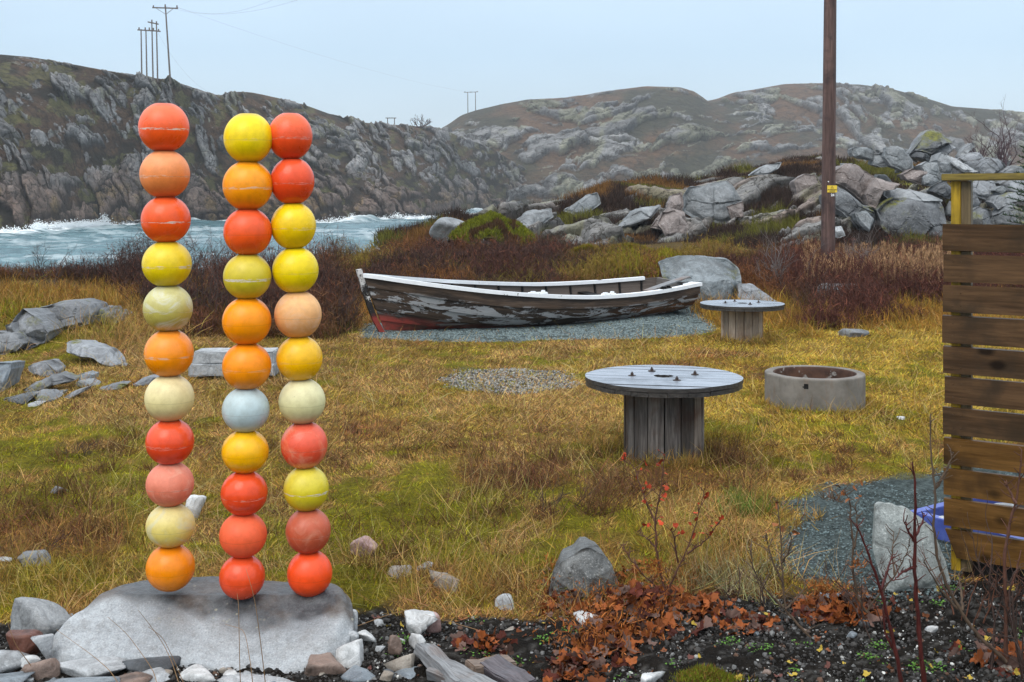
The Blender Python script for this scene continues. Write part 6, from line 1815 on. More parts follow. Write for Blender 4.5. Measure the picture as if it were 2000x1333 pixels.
def heather():
    r = np.random.default_rng(44)
    X, Y, Z, mask = RIDGE
    vis = (mask < 0.35) & (Y > 27) & (Y < 60) & (np.abs(X / Y) < 0.5)
    idx = np.nonzero(vis)[0]
    idx = r.choice(idx, 52000)
    P = np.stack([X[idx], Y[idx], Z[idx]], 1) + r.normal(0, 0.05, (len(idx), 3)) * np.array([1, 1, 0])
    k = 3; P = np.repeat(P, k, 0); n = len(P); P[:, :2] += r.normal(0, 0.08, (n, 2))
    patch = fbm(P[:, 0] * 0.35, P[:, 1] * 0.3, 3, 191)
    H = (0.12 + 0.30 * sst(0.42, 0.58, patch)) * r.uniform(0.5, 1.3, n)
    az = r.uniform(0, 2 * np.pi, n); ti = r.uniform(0, 0.9, n)
    d = np.stack([np.sin(ti) * np.cos(az), np.sin(ti) * np.sin(az), np.cos(ti)], 1) * H[:, None]
    sel = fbm(P[:, 0] * 0.5 + 3, P[:, 1] * 0.45, 3, 193)[:, None]; s2 = fbm(P[:, 0] * 0.6 + 13, P[:, 1] * 0.5, 3, 195)[:, None]
    c = np.where(sel > 0.60, np.array([[0.12, 0.115, 0.02]]), np.array([[0.045, 0.028, 0.021]]))
    c = np.where(s2 > 0.66, np.array([[0.17, 0.085, 0.025]]), c) * r.uniform(0.5, 1.4, (n, 1))
    v, t = blades(P, d, 0.022, 0.5, r)
    props(npmesh('heather', v, t, M_TWIG, cols={'col': np.repeat(c, 5, 0)}), 'low dark heather and moss clothing the rocky ridge', 'heather', kind='stuff')
    # bright moss hummock on the shore side
    D = 27.5; n = 26000
    cx, cz = (962 - 1000) / F * D, CZ - (468 - HY) / F * D
    th = r.uniform(0, 2 * np.pi, n); q = np.sqrt(r.random(n))
    x = cx + q * np.cos(th) * 1.0; y = D + q * np.sin(th) * 0.9
    hz = 0.44 * (1 - q ** 2.5) + (fbm(x * 2.2, y * 2.2, 4, 197) - 0.5) * 0.50
    az = r.uniform(0, 2 * np.pi, n); ti = r.uniform(0, 1.0, n)
    d = np.stack([np.sin(ti) * np.cos(az), np.sin(ti) * np.sin(az), np.cos(ti)], 1) * r.uniform(0.05, 0.14, (n, 1))
    g = fbm(x * 3.5, y * 3.5, 3, 198)[:, None]
    c = np.where(g > 0.45, np.array([[0.175, 0.19, 0.015]]), np.array([[0.10, 0.055, 0.025]])) * r.uniform(0.45, 1.3, (n, 1))
    v, t = blades(np.stack([x, y, cz + hz], 1), d, 0.022, 0.4, r)
    props(npmesh('moss', v, t, M_GRASS, cols={'col': np.repeat(c, 5, 0)}), 'bright green moss hummock by the shore above the scrub', 'moss', kind='stuff')
    th2 = np.linspace(0, 2 * np.pi, 40, endpoint=False); rg = np.linspace(0, 1.02, 14)
    V = np.array([[cx + q_ * math.cos(a) * 1.02, D + q_ * math.sin(a) * 0.92, cz + 0.44 * (1 - min(q_, 1) ** 2.5) - 0.03] for q_ in rg for a in th2])
    V[:, 2] += (fbm(V[:, 0] * 2.2, V[:, 1] * 2.2, 4, 197) - 0.5) * 0.50
    nn = 40; Q = [(i * nn + j, i * nn + (j + 1) % nn, (i + 1) * nn + (j + 1) % nn, (i + 1) * nn + j) for i in range(13) for j in range(nn)]
    props(npmesh('hillock', V, np.array(Q), MG, cols={'col': np.tile([0.07, 0.07, 0.015], (len(V), 1))}), kind='structure')
heather()

# ------------------------------------------------------------------ bare bushes
BARK = {}
def bark(name, c1, c2, rough=0.6):
    if name not in BARK:
        m = M(name, rough, 0.15); co = m.co('Object', scale=(30, 30, 8))
        m.color(m.ramp(m.noise(co, 2.0, 4, 0.6), [(0.3, c1), (0.7, c2)])); BARK[name] = m.m
    return BARK[name]

def bush(label, px, py, D, height, spread, stems, seed, mat, thick=0.010, levels=4, name='bare_bush', group=None, lean=0.0, z=None):
    r = np.random.default_rng(seed)
    o = np.array(W(px, py, D)) if z is None else np.array([(px - 1000) / F * D, D, z])
    paths, radii = [], []
    def grow(p, d, L, rad, lev):
        n = 6; P = [p]; 
        for i in range(n):
            d = d + r.normal(0, 0.13, 3) + np.array([0, 0, 0.05]); d /= np.linalg.norm(d)
            p = p + d * L / n; P.append(p)
        paths.append(np.array(P)); radii.append(np.linspace(rad, rad * 0.45, n + 1))
        if lev <= 0: return
        for _ in range(r.integers(2, 5)):
            i = r.integers(2, n + 1); nd = d + r.normal(0, 0.5, 3); nd[2] = abs(nd[2]) * 0.7 + 0.15; nd /= np.linalg.norm(nd)
            grow(P[i], nd, L * r.uniform(0.4, 0.7), rad * 0.55, lev - 1)
    for _ in range(stems):
        a = r.uniform(0, 2 * math.pi); t = abs(r.normal(0, spread))
        d = np.array([math.sin(t) * math.cos(a) + lean, math.sin(t) * math.sin(a), math.cos(t)])
        grow(np.array([r.normal(0, 0.06), r.normal(0, 0.06), -0.05]), d / np.linalg.norm(d), height * r.uniform(0.4, 0.62), thick * r.uniform(0.7, 1.2), levels)
    ob = tubeobj(name, paths, radii, mat, sides=4, loc=o)
    return props(ob, label, 'bush', group)
B_DK = bark('dark_bark', (0.035, 0.022, 0.018), (0.085, 0.055, 0.045)); B_GY = bark('grey_bark', (0.10, 0.085, 0.08), (0.20, 0.175, 0.165)); B_PU = bark('purple_bark', (0.055, 0.033, 0.038), (0.10, 0.065, 0.07))
bush('tall thin dark bare bush behind the left and middle stacks', 385, 640, 17.2, 2.1, 0.30, 5, 1, B_DK, 0.011, 3)
bush('dark bare bush leaning right just behind the middle stack', 425, 650, 17.0, 1.7, 0.40, 5, 2, B_DK, 0.010, 3, lean=0.15)
bush('dense dark bare bush in the gap between middle and right stacks', 530, 660, 16.9, 1.0, 0.5, 9, 3, B_DK, 0.010, 3)
bush('dark bare bush right of the right stack beside the bow of the boat', 668, 655, 17.3, 0.95, 0.5, 9, 4, B_DK, 0.009, 3)
bush('upright dark bare bush against the water at the left', 250, 560, 20.5, 1.15, 0.35, 8, 5, B_DK, 0.010, 3)
bush('low dark bare bush against the water near the left edge', 95, 555, 20.5, 0.95, 0.4, 7, 6, B_DK, 0.010, 3)
bush('wide grey tangled bare bush left of the utility pole', 1530, 560, 21.5, 1.25, 0.75, 9, 7, B_GY, 0.011, 3, lean=-0.2)
bush('grey tangled bare bush right of the utility pole', 1690, 540, 22.5, 1.0, 0.7, 8, 8, B_GY, 0.010, 3)
bush('big purplish leafless bush on the skyline at the right edge', 1955, 335, 38, 2.1, 0.55, 12, 9, B_PU, 0.022, 4)
bush('smaller purplish leafless bush left of the big one above the rubble', 1905, 325, 39, 1.4, 0.55, 8, 10, B_PU, 0.018, 3)
bush('small dark tangled bush in the dip of the headland skyline', 822, 250, 240, 4.0, 0.8, 8, 11, B_DK, 0.10, 3)
bush('dry dark stalks in the turf left of the left stack', 150, 890, 9.1, 0.28, 0.6, 9, 12, B_DK, 0.0035, 2, name='dry_plant')
bush('dry dark seed stalks beside the right foot of the large spool table', 1415, 895, 9.0, 0.30, 0.45, 9, 13, B_DK, 0.0035, 2, name='dry_plant')
bush('dry dark branching plant in the turf left of the large spool table', 1080, 1000, 7.5, 0.42, 0.6, 7, 14, B_DK, 0.0035, 2, name='dry_plant')
bush('dry brown plant at the left edge of the turf by the brown grass', 60, 1090, 6.6, 0.30, 0.7, 9, 15, B_DK, 0.003, 2, name='dry_plant')

bush('thin dark leafless shrub low in front of the tilted granite slab', 1705, 1215, 5.4, 0.42, 0.5, 5, 16, B_DK, 0.0042, 2)
bush('thin brown leafless shrub at the foot of the fence', 1900, 1200, 5.5, 0.40, 0.6, 5, 17, bark('reddish_twig_bark', (0.09, 0.035, 0.022), (0.17, 0.075, 0.045)), 0.004, 2)
bush('dark leafless shrub in the bottom right corner', 1985, 1300, 4.95, 0.75, 0.35, 6, 18, B_DK, 0.0055, 2)
bush('fine twiggy leafless shrub left of the thin brown sapling', 1480, 1180, 5.75, 0.34, 0.5, 6, 19, B_DK, 0.0035, 2)

def spruce():
    D = 30.0; x, y, z = W(2040, 470, D)
    root = empty('spruce_tree', (x, y, z)); props(root, 'dark green spruce mostly cut off by the right edge', 'spruce')
    H = (470 - 190) / F * D
    tubeobj('trunk', [np.array([[0, 0, -0.3], [0, 0, H]])], [np.array([0.06, 0.012])], B_DK, root, sides=8)
    r = np.random.default_rng(3); paths, radii, P, Dv = [], [], [], []
    for k in range(110):
        zz = H * (0.06 + 0.92 * (k / 110)); a = k * 2.4; L = (H - zz) * 0.26 + 0.16
        d = np.array([math.cos(a), math.sin(a), 0.10 + 0.5 * zz / H]); p0 = np.array([0, 0, zz])
        p1 = p0 + d * L; paths.append(np.array([p0, (p0 + p1) / 2 - [0, 0, 0.02], p1])); radii.append(np.array([0.012, 0.008, 0.004]))
        t = r.random((90, 1)); base_ = p0 + (p1 - p0) * t; P.append(base_)
        q = r.normal(0, 1, (90, 3)) * 0.7 + d * 1.2; q[:, 2] += 0.3; Dv.append(q / np.linalg.norm(q, axis=1)[:, None] * r.uniform(0.05, 0.12, (90, 1)))
    P = np.concatenate(P); Dv = np.concatenate(Dv)
    tubeobj('limbs', paths, radii, B_DK, root, sides=4)
    v, t = blades(P, Dv, 0.018, 0.2, r); c = np.array([[0.025, 0.055, 0.022]]) * r.uniform(0.5, 1.5, (len(P), 1))
    npmesh('crown', v, t, M_GRASS, root, cols={'col': np.repeat(c, 5, 0)})
spruce()

# ------------------------------------------------------------------ young saplings in the soil bed
LV = np.array([[0, 0, 0], [0.35, 0.18, 0.05], [0.5, 0.42, 0.0], [0.28, 0.55, 0.06], [0.30, 0.85, 0.02], [0, 1.1, 0.0], [-0.30, 0.85, 0.02], [-0.28, 0.55, 0.06], [-0.5, 0.42, 0.0], [-0.35, 0.18, 0.05], [0, 0.5, 0.10]])
LF = np.array([[10, 0, 1], [10, 1, 2], [10, 2, 3], [10, 3, 4], [10, 4, 5], [10, 5, 6], [10, 6, 7], [10, 7, 8], [10, 8, 9], [10, 9, 0]])
def sapling(label, stems, D, mat, leaves, seed, r0=0.0075, twigs=1.0, dd=0.0, leaf_c=(0.42, 0.055, 0.02)):
    r = np.random.default_rng(seed)
    o = np.array(W(stems[0][0][0], stems[0][0][1], D))
    root = empty('sapling', o); props(root, label, 'sapling', 'leafless saplings in the soil bed')
    paths, radii, LP = [], [], []
    for k, st in enumerate(stems):
        st = np.array(st, float); t = np.linspace(0, 1, len(st)); tt = np.linspace(0, 1, 4 * len(st))
        px = np.interp(tt, t, st[:, 0]); py = np.interp(tt, t, st[:, 1])
        k3 = np.array([1, 2, 1]) / 4
        px[1:-1] = np.convolve(px, k3, 'valid'); py[1:-1] = np.convolve(py, k3, 'valid')
        Dk = D + 0.10 * math.sin(k * 2.1 + seed) * tt * (1 if k else 0.4)
        P = np.stack([(px - 1000) / F * Dk, Dk, CZ - (py - HY) / F * Dk], 1) - o
        P += r.normal(0, 0.0015, P.shape)
        ra = r0 * (1.0 if k == 0 else 0.72)
        R_ = np.linspace(ra, ra * 0.30, len(P)) * (1 + 0.22 * (np.arange(len(P)) % 3 == 1))
        paths.append(P); radii.append(R_)
        LP.append(P[-1])
        for i in range(2, len(P)):
            for _ in range(1 if r.random() < 0.95 * twigs else 0):
                a = r.uniform(0, 2 * math.pi); L = r.uniform(0.015, 0.06) * (1.6 if r.random() < 0.25 else 1)
                d = np.array([math.cos(a) * 0.8, math.sin(a) * 0.5, r.uniform(0.3, 0.9)]); d /= np.linalg.norm(d)
                q = np.array([P[i], P[i] + d * L * 0.5 + r.normal(0, 0.003, 3), P[i] + d * L]); paths.append(q); radii.append(np.array([0.0026, 0.002, 0.0014]))
                LP.append(q[-1])
    tubeobj('stems', paths, radii, mat, root, sides=6)
    if leaves:
        LP = np.array(LP); LP = LP[np.argsort(-LP[:, 2])]
        m_ = min(leaves, len(LP))
        pos = LP[:m_] + r.normal(0, 0.006, (m_, 3))
        v, f = instance(LV, LF, pos, r.uniform(0.014, 0.034, m_), rotmats(m_, r))
        c = np.array([leaf_c]) * r.uniform(0.5, 1.3, (m_, 1))
        npmesh('leaves', v, f, M_LEAF, root, cols={'col': np.repeat(c, len(LV), 0)}, smooth=False)
B_RED = bark('red_bark', (0.040, 0.010, 0.009), (0.095, 0.024, 0.020), 0.4); B_BR = bark('brown_bark', (0.055, 0.036, 0.026), (0.13, 0.09, 0.06)); B_RB = bark('red_brown_bark', (0.06, 0.028, 0.02), (0.13, 0.06, 0.04))
sapling('branching sapling with red leaves at its tips in front of the large spool table',
        [[(1301, 1165), (1288, 1110), (1281, 1060), (1279, 1017), (1286, 980), (1291, 957), (1298, 887)],
         [(1301, 1165), (1324, 1111), (1345, 1066), (1361, 1020), (1375, 961)],
         [(1342, 1083), (1365, 1066), (1382, 1052), (1401, 1024)],
         [(1279, 1017), (1262, 980), (1250, 950), (1240, 912), (1216, 897)],
         [(1298, 1160), (1265, 1132), (1233, 1097), (1209, 1059)],
         [(1324, 1100), (1318, 1060), (1313, 1035)], [(1281, 1070), (1262, 1050), (1245, 1040)]], 5.75, B_RB, 60, 1, 0.0065)
sapling('thin brown sapling with long side stems left of the tilted granite slab',
        [[(1594, 1258), (1560, 1222), (1534, 1192), (1529, 1139), (1526, 1062), (1519, 978)],
         [(1530, 1186), (1496, 1153), (1471, 1111), (1464, 1069)], [(1529, 1139), (1515, 1110), (1503, 1076), (1496, 1041)],
         [(1534, 1190), (1562, 1162), (1576, 1139)], [(1528, 1100), (1540, 1080), (1546, 1050)]], 5.35, B_BR, 10, 2, 0.0070, leaf_c=(0.30, 0.11, 0.04))
sapling('forked sapling with a tuft of orange seeds beside the flat wet stone',
        [[(1692, 1197), (1675, 1168), (1664, 1111), (1668, 1073), (1662, 1020), (1661, 982), (1648, 957)],
         [(1692, 1197), (1720, 1157), (1748, 1125), (1766, 1094), (1776, 1060)], [(1748, 1125), (1742, 1085), (1746, 1040)], [(1668, 1073), (1676, 1030), (1670, 985)]], 5.5, B_BR, 8, 3, 0.0065, leaf_c=(0.30, 0.11, 0.04))
sapling('straight dark red stem rising in front of the tilted granite slab',
        [[(1806, 1345), (1792, 1209), (1786, 1111), (1787, 1030), (1787, 949), (1783, 903)],
         [(1787, 1060), (1775, 1040), (1765, 1018)], [(1787, 1050), (1800, 1025), (1806, 1005)], [(1788, 1105), (1760, 1118), (1745, 1135)]], 4.78, B_RED, 0, 4, 0.0095, twigs=0.5)
sapling('curved dark red stem left of the straight red one',
        [[(1762, 1345), (1748, 1262), (1734, 1209), (1721, 1150), (1698, 1088), (1682, 1046), (1672, 1023)],
         [(1721, 1150), (1735, 1110), (1742, 1085)], [(1745, 1270), (1728, 1235), (1724, 1190)]], 4.80, B_RED, 0, 5, 0.0085, twigs=0.6)
sapling('long curving brown stem crossing in front of the fence edge',
        [[(1965, 1292), (1906, 1238), (1880, 1199), (1851, 1150), (1831, 1095), (1823, 1030), (1828, 958), (1817, 890), (1818, 809)],
         [(1880, 1192), (1878, 1150), (1872, 1122)], [(1870, 1190), (1835, 1150), (1803, 1095)], [(1828, 955), (1850, 915), (1862, 885)]], 4.95, B_BR, 0, 6, 0.0085, twigs=0.7)
sapling('dark upright stem in front of the fence at the right edge',
        [[(1965, 1292), (1965, 1176), (1961, 1095), (1971, 1030), (1984, 984), (1992, 930), (1996, 880)],
         [(1965, 1180), (1985, 1120), (1994, 1075)], [(1966, 1200), (1995, 1150), (2010, 1130)], [(1984, 984), (1970, 955), (1962, 940)]], 4.97, B_RB, 0, 7, 0.0085, twigs=0.8)

# ------------------------------------------------------------------ soil bed: chips, shells, leaves, weeds
def chips():
    r = np.random.default_rng(55)
    tv, tf = ico(1)
    tv = tv * (1 + r.uniform(-0.25, 0.25, (len(tv), 1)))
    # dark soil crumbs with a sprinkle of white shell
    n = 60000
    x, y = scatter_pts(n, 4.35, 6.6, 0.50, r)
    keep = (soil_m(x, y) > 0.4 + 0.5 * r.random(n)); x, y = x[keep], y[keep]; n = len(x)
    s = r.gamma(2.0, 0.0022, n).clip(0.0015, 0.016)
    sc3 = s[:, None] * r.uniform(0.5, 1.3, (n, 3))
    pale = r.random(n); c = np.array([[0.028, 0.026, 0.024]]) * r.uniform(0.3, 2.2, (n, 1))
    k = pale > 0.80; c[k] = np.array([[0.15, 0.15, 0.145]]) * r.uniform(0.5, 1.5, (k.sum(), 1))
    k = (pale > 0.955); c[k] = np.array([[0.50, 0.50, 0.47]]) * r.uniform(0.6, 1.3, (k.sum(), 1)); sc3[k] *= 0.8
    k = (pale > 0.76) & (pale < 0.80); c[k] = np.array([[0.10, 0.055, 0.035]])
    v, f = instance(tv, tf, np.stack([x, y, G(x, y) + 0.002], 1), sc3, rotmats(n, r))
    props(npmesh('gravel', v, f, M_CHIP, cols={'col': np.repeat(c, len(tv), 0)}, smooth=False), 'black gritty soil crumbs sprinkled with white shell bits', 'grit', kind='stuff')
    # blue-grey crushed stone: path, boat bank; pale ash patch
    P, S_, C_ = [], [], []
    n = 60000
    x, y = scatter_pts(n, 5.8, 9.6, 0.52, r); keep = (x > 0.5) & (path_m(x, y) > r.random(n) * 0.9); x, y = x[keep], y[keep]
    P.append((x, y)); S_.append(r.uniform(0.003, 0.011, len(x))); C_.append(np.array([[0.10, 0.135, 0.138]]) * r.uniform(0.3, 1.6, (len(x), 1)))
    n = 60000; x = r.uniform(-2.6, 3.4, n); y = r.uniform(16.0, 20.5, n); keep = (mound_m(x, y) > r.random(n) * 0.9); x, y = x[keep], y[keep]
    P.append((x, y)); S_.append(r.uniform(0.008, 0.022, len(x))); C_.append(np.array([[0.12, 0.155, 0.155]]) * r.uniform(0.3, 1.6, (len(x), 1)))
    n = 9000; x = r.uniform(-0.9, 0.9, n); y = r.uniform(11.9, 13.9, n); keep = (ash_m(x, y) > r.random(n) * 0.9); x, y = x[keep], y[keep]
    P.append((x, y)); S_.append(r.uniform(0.005, 0.018, len(x))); C_.append(np.array([[0.17, 0.165, 0.15]]) * r.uniform(0.1, 2.0, (len(x), 1)))
    x = np.concatenate([p[0] for p in P]); y = np.concatenate([p[1] for p in P]); s = np.concatenate(S_); c = np.concatenate(C_); n = len(x)
    sc3 = s[:, None] * r.uniform(0.45, 1.2, (n, 3)) * np.array([1, 1, 0.7])
    tv2, tf2 = ico(1); tv2 = tv2[:]
    v, f = instance(tv2, tf2, np.stack([x, y, G(x, y) + 0.003], 1), sc3, rotmats(n, r, 0.8))
    props(npmesh('gravel', v, f, M_CHIP, cols={'col': np.repeat(c, len(tv2), 0)}, smooth=False), 'crushed blue-grey stone on the path, under the boat and in the bare patch', 'gravel', kind='stuff')
chips()

def leaves():
    r = np.random.default_rng(66)
    # lobed leaf outline, curled
    an = np.linspace(-2.75, 2.75, 31)
    rad = 0.55 + 0.35 * np.abs(np.cos(an * 1.5 + 0.0)) ** 1.2 + 0.10 * np.cos(an * 11)
    ov = np.stack([np.sin(an) * rad, np.cos(an) * rad + 0.35, 0.25 * (rad ** 2) * np.sin(an * 2) ** 2 + 0.15 * np.cos(an * 3)], 1)
    tv = np.concatenate([[[0, 0.30, -0.08]], ov]); m_ = len(ov)
    tf = np.array([[0, i, i + 1] for i in range(1, m_)] + [[0, m_, 1]])
    groups = [((1235, 1210), 44, 28, 300, 0.13, 0.040), ((1180, 1262), 42, 20, 120, 0.09, 0.038), ((1290, 1185), 34, 14, 45, 0.07, 0.042), ((1115, 1180), 30, 14, 60, 0.06, 0.035), ((1080, 1130), 25, 10, 20, 0.03, 0.028),
              ((955, 1268), 32, 10, 60, 0.04, 0.036), ((1120, 1310), 34, 12, 110, 0.06, 0.040), ((1365, 1195), 32, 10, 60, 0.04, 0.045), ((1465, 1225), 28, 8, 50, 0.03, 0.032), ((1645, 1200), 38, 12, 130, 0.06, 0.044), ((1600, 1190), 26, 12, 60, 0.04, 0.038), ((1965, 1290), 40, 14, 50, 0.04, 0.045), ((1240, 1130), 40, 12, 40, 0.04, 0.03)]
    P, S_, C_ = [], [], []
    for (cx, cy), sx, sy, n, h, s in groups:
        a, b = r.normal(cx, sx, n), r.normal(cy, sy, n).clip(1040, 1360)
        D = CZ * F / (b - HY); x = (a - 1000) / F * D
        q = np.exp(-((a - cx) / sx) ** 2 - ((b - cy) / sy) ** 2)
        P.append(np.stack([x, D, G(x, D) + r.random(n) * h * (0.25 + q)], 1)); S_.append(s * r.uniform(0.6, 1.3, n))
        t = r.random((n, 1))
        c = np.where(t < 0.50, np.array([[0.25, 0.072, 0.02]]), np.array([[0.13, 0.078, 0.062]])); c = np.where(t > 0.82, np.array([[0.085, 0.022, 0.014]]), c)
        C_.append(c * r.uniform(0.45, 1.35, (n, 1)))
    n = 420; x, y = scatter_pts(n, 4.6, 6.2, 0.45, r); k = (soil_m(x, y) > 0.3) & (x > -0.7); x, y = x[k], y[k]
    P.append(np.stack([x, y, G(x, y) + 0.008], 1)); S_.append(r.uniform(0.008, 0.026, len(x))); t = r.random((len(x), 1))
    C_.append(np.where(t < 0.5, np.array([[0.20, 0.075, 0.035]]), np.where(t < 0.75, np.array([[0.42, 0.30, 0.05]]), np.array([[0.12, 0.05, 0.04]]))))
    P = np.concatenate(P); S_ = np.concatenate(S_); C_ = np.concatenate(C_)
    v, f = instance(tv, tf, P, S_, rotmats(len(P), r, 1.5))
    props(npmesh('dead_leaves', v, f, M_LEAF, cols={'col': np.repeat(C_, len(tv), 0)}, smooth=False), 'heaps of curled orange-brown fallen leaves on the black soil', 'fallen leaves', kind='stuff')
    # frilly orange dead fern-like sprays on the main heap
    n = 2600
    g = [(1225, 1200, 60, 28), (1160, 1265, 50, 20), (1090, 1150, 22, 14), (1275, 1108, 12, 10), (1640, 1195, 36, 12), (1672, 1105, 8, 9), (1600, 1150, 14, 8)]
    w_ = np.array([0.48, 0.2, 0.08, 0.05, 0.13, 0.02, 0.04]); sel = r.choice(7, n, p=w_); g = np.array(g)[sel]
    a, b = r.normal(g[:, 0], g[:, 2]), r.normal(g[:, 1], g[:, 3]).clip(1060, 1345)
    hi = (sel == 3) | (sel == 5) | (sel == 6)
    D = np.where(sel == 3, 5.70, np.where(sel == 5, 5.47, np.where(sel == 6, 5.6, CZ * F / (b - HY)))); x = (a - 1000) / F * D
    z = np.where(hi, CZ - (b - HY) / F * D, G(x, D) + r.random(n) * 0.12)
    az = r.uniform(0, 2 * np.pi, n); ti = r.uniform(0.1, 1.5, n)
    dd = np.stack([np.sin(ti) * np.cos(az), np.sin(ti) * np.sin(az), np.cos(ti)], 1) * r.uniform(0.012, 0.045, (n, 1))
    v, t = blades(np.stack([x, D, z], 1), dd, 0.0055, 0.9, r); c = np.array([[0.30, 0.10, 0.022]]) * r.uniform(0.3, 1.4, (n, 1))
    props(npmesh('dead_foliage', v, t, M_LEAF, cols={'col': np.repeat(c, 5, 0)}), 'frilly rust-orange withered sprays among the fallen leaves', 'withered foliage', kind='stuff')
    # little green weeds
    n = 60; x, y = scatter_pts(n, 4.7, 6.0, 0.45, r); k = (soil_m(x, y) > 0.5) & (x > -0.5); x, y = x[k], y[k]
    ex = [GW(1700, 1290), GW(1720, 1265), GW(1795, 1310), GW(1830, 1305), GW(1500, 1275), GW(1440, 1262), GW(1120, 1240), GW(950, 1290), GW(1050, 1255), GW(790, 1255), GW(1300, 1165), GW(1310, 1150), GW(1860, 1155), GW(1990, 1240)]
    x = np.concatenate([x, [e[0] for e in ex for _ in range(3)]]) ; y = np.concatenate([y, [e[1] for e in ex for _ in range(3)]])
    x = x + r.normal(0, 0.02, len(x)); y = y + r.normal(0, 0.02, len(y))
    k = 16; X = np.repeat(x, k) + r.normal(0, 0.022, len(x) * k); Y = np.repeat(y, k) + r.normal(0, 0.022, len(x) * k); n = len(X)
    v, f = instance(LV * np.array([1, 0.8, 1]), LF, np.stack([X, Y, G(X, Y) + r.uniform(0.004, 0.028, n)], 1), r.uniform(0.006, 0.014, n), rotmats(n, r, 0.9))
    c = np.array([[0.085, 0.19, 0.03]]) * r.uniform(0.5, 1.4, (n, 1))
    # moss cushion at the bottom edge
    props(npmesh('weeds', v, f, M_LEAF, cols={'col': np.repeat(c, len(LV), 0)}, smooth=False), 'tiny bright green weeds sprouting from the black soil', 'weeds', kind='stuff')
    n = 5000; a, b = r.normal(1375, 30, n), 1335 + np.abs(r.normal(0, 1, n)) * 8 - 14 * (1 - ((r.random(n)) ** 2)); D = CZ * F / (b - HY); x = (a - 1000) / F * D
    az = r.uniform(0, 2 * np.pi, n); ti = r.uniform(0, 1.2, n)
    dd = np.stack([np.sin(ti) * np.cos(az), np.sin(ti) * np.sin(az), np.cos(ti)], 1) * r.uniform(0.01, 0.03, (n, 1))
    hum = 0.035 * np.exp(-((a - 1375) / 45) ** 2)
    v, t = blades(np.stack([x, D, G(x, D) + hum * r.random(n)], 1), dd, 0.0035, 0.4, r); c = np.where(r.random((n, 1)) < 0.7, np.array([[0.15, 0.17, 0.015]]), np.array([[0.20, 0.10, 0.03]])) * r.uniform(0.5, 1.3, (n, 1))
    props(npmesh('moss', v, t, M_GRASS, cols={'col': np.repeat(c, 5, 0)}), 'small green moss cushion at the bottom edge of the soil bed', 'moss', kind='stuff')
leaves()

def stalks():
    r = np.random.default_rng(77)
    L = [[(354, 1350), (335, 1290), (315, 1251), (292, 1220), (270, 1192)], [(365, 1350), (340, 1290), (318, 1245), (290, 1225)], [(520, 1350), (512, 1280), (502, 1200), (495, 1160), (480, 1110)],
         [(470, 1350), (468, 1290), (466, 1180), (463, 1160)], [(495, 1350), (490, 1300), (478, 1230), (440, 1220)], [(240, 1350), (215, 1310), (180, 1280), (110, 1230)], [(310, 1350), (300, 1310), (250, 1240), (210, 1205)],
         [(600, 1270), (680, 1230), (760, 1200), (840, 1182)], [(930, 1230), (880, 1215), (830, 1200)], [(1040, 700), (1035, 680)], [(60, 1300), (30, 1260), (5, 1190)]]
    P, R_ = [], []
    for k, l in enumerate(L[:-2] + L[-1:]):
        D = 4.7 if k not in (7, 8) else 5.25
        p = np.array([W(a, b, D + 0.05 * math.sin(i + k)) for i, (a, b) in enumerate(l)]); t = np.linspace(0, 1, len(p)); tt = np.linspace(0, 1, 14)
        q = np.stack([np.interp(tt, t, p[:, i]) for i in range(3)], 1); q[1:-1] = (q[:-2] + 2 * q[1:-1] + q[2:]) / 4
        P.append(q); R_.append(np.linspace(0.0022, 0.0008, 14))
    m = M('straw', 0.6); m.color((0.26, 0.15, 0.065))
    props(tubeobj('grass_stalks', P, R_, m.m, sides=4), 'a few long thin dry grass stalks in front of the boulder', 'grass stalks', kind='stuff')
stalks()

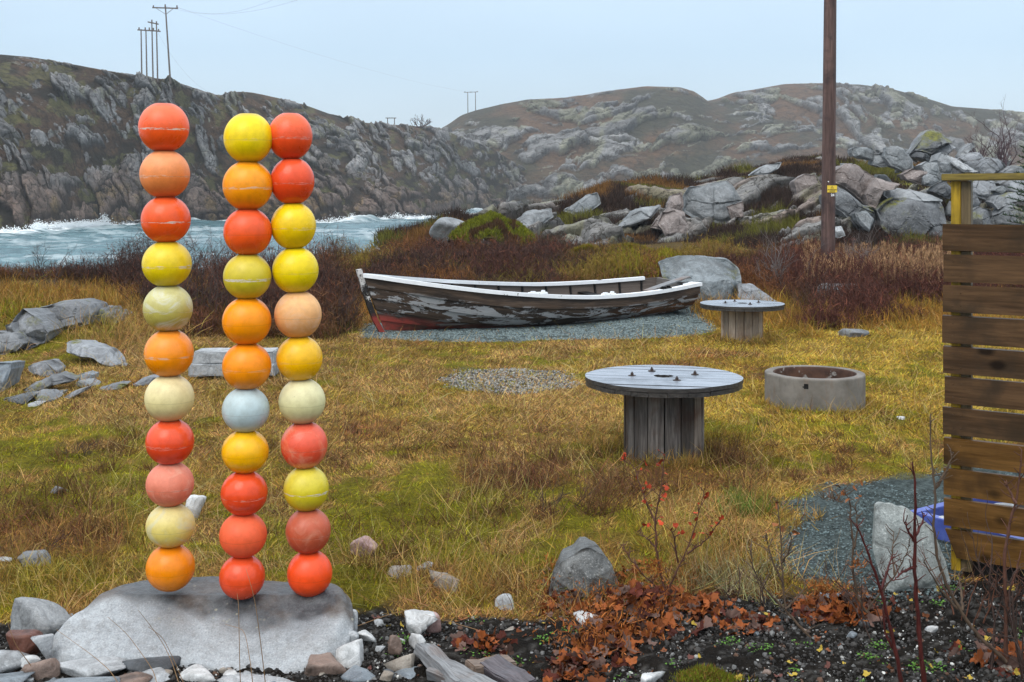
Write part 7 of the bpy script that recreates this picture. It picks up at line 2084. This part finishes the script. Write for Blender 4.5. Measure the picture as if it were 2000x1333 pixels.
# ------------------------------------------------------------------ timber at the bottom edge
def timber(label, a, b, Da, Db, wpx, thick, name, mat, roll=0.0, za=0.0, zb=0.0):
    pa = np.array(W(*a, Da)); pb = np.array(W(*b, Db)); c = (pa + pb) / 2
    bm = bmesh.new(); d = Vector(pb - pa); L = d.length
    x_ = d.normalized(); up = Vector((math.sin(roll), 0, math.cos(roll))); y_ = up.cross(x_).normalized(); z_ = x_.cross(y_)
    box(bm, (0, 0, 0), (L, wpx / F * (Da + Db) / 2, thick))
    bmesh.ops.bevel(bm, geom=bm.edges[:], offset=0.006, segments=2, affect='EDGES')
    bmesh.ops.subdivide_edges(bm, edges=[e for e in bm.edges if e.calc_length() > 0.08], cuts=6, use_grid_fill=True)
    rr = random.Random(len(label))
    for v in bm.verts: v.co += Vector((0, rr.uniform(-1, 1) * 0.0025, rr.uniform(-1, 1) * 0.0025 + 0.004 * math.sin(v.co.x * 40)))
    o = bmobj(name, bm, mat, smooth=False); o.location = c
    o.rotation_euler = Matrix((x_, y_, z_)).transposed().to_euler()
    props(o, label, name.replace('_', ' '), 'old timber at the bottom edge')
timber('split grey driftwood piece, the upper and left one of the old timber', (828, 1266), (905, 1345), 5.05, 4.75, 46, 0.05, 'driftwood', W_DRIFT, 0.3)
timber('long grey driftwood piece with a rusty patch running off the bottom edge', (852, 1306), (985, 1372), 4.92, 4.62, 56, 0.06, 'driftwood', W_DRIFT, -0.2)
timber('short sawn brown wood offcut behind the dark one', (915, 1310), (1000, 1298), 4.86, 4.98, 38, 0.06, 'wood_offcut', wood_mat('brown_offcut', (0.13, 0.09, 0.065), (0.25, 0.19, 0.15), 0, 1.5, 0.5), 0.2)
timber('dark purplish sawn wood offcut rightmost of the old timber', (955, 1302), (1030, 1350), 4.92, 4.72, 52, 0.07, 'wood_offcut', wood_mat('dark_offcut', (0.055, 0.048, 0.055), (0.13, 0.115, 0.125), 0, 1.5, 0.35), -0.15)
# ------------------------------------------------------------------ sea mist and damp air
def haze():
    bm = bmesh.new()
    vs_ = box(bm, (0, 850, 28), (2400, 1900, 110))
    me = bpy.data.meshes.new('haze'); bm.to_mesh(me); bm.free()
    o = bpy.data.objects.new('haze', me); link(o)
    m = bpy.data.materials.new('damp_air'); m.use_nodes = True; t = m.node_tree; t.nodes.clear()
    out = t.nodes.new('ShaderNodeOutputMaterial'); v = t.nodes.new('ShaderNodeVolumePrincipled')
    v.inputs['Color'].default_value = (0.86, 0.93, 1.0, 1); v.inputs['Density'].default_value = HAZE
    v.inputs['Anisotropy'].default_value = 0.0
    t.links.new(v.outputs[0], out.inputs['Volume'])
    me.materials.append(m)
    props(o, kind='stuff', label='thin pale sea mist hanging over the hills')
HAZE = 0.00042
haze()
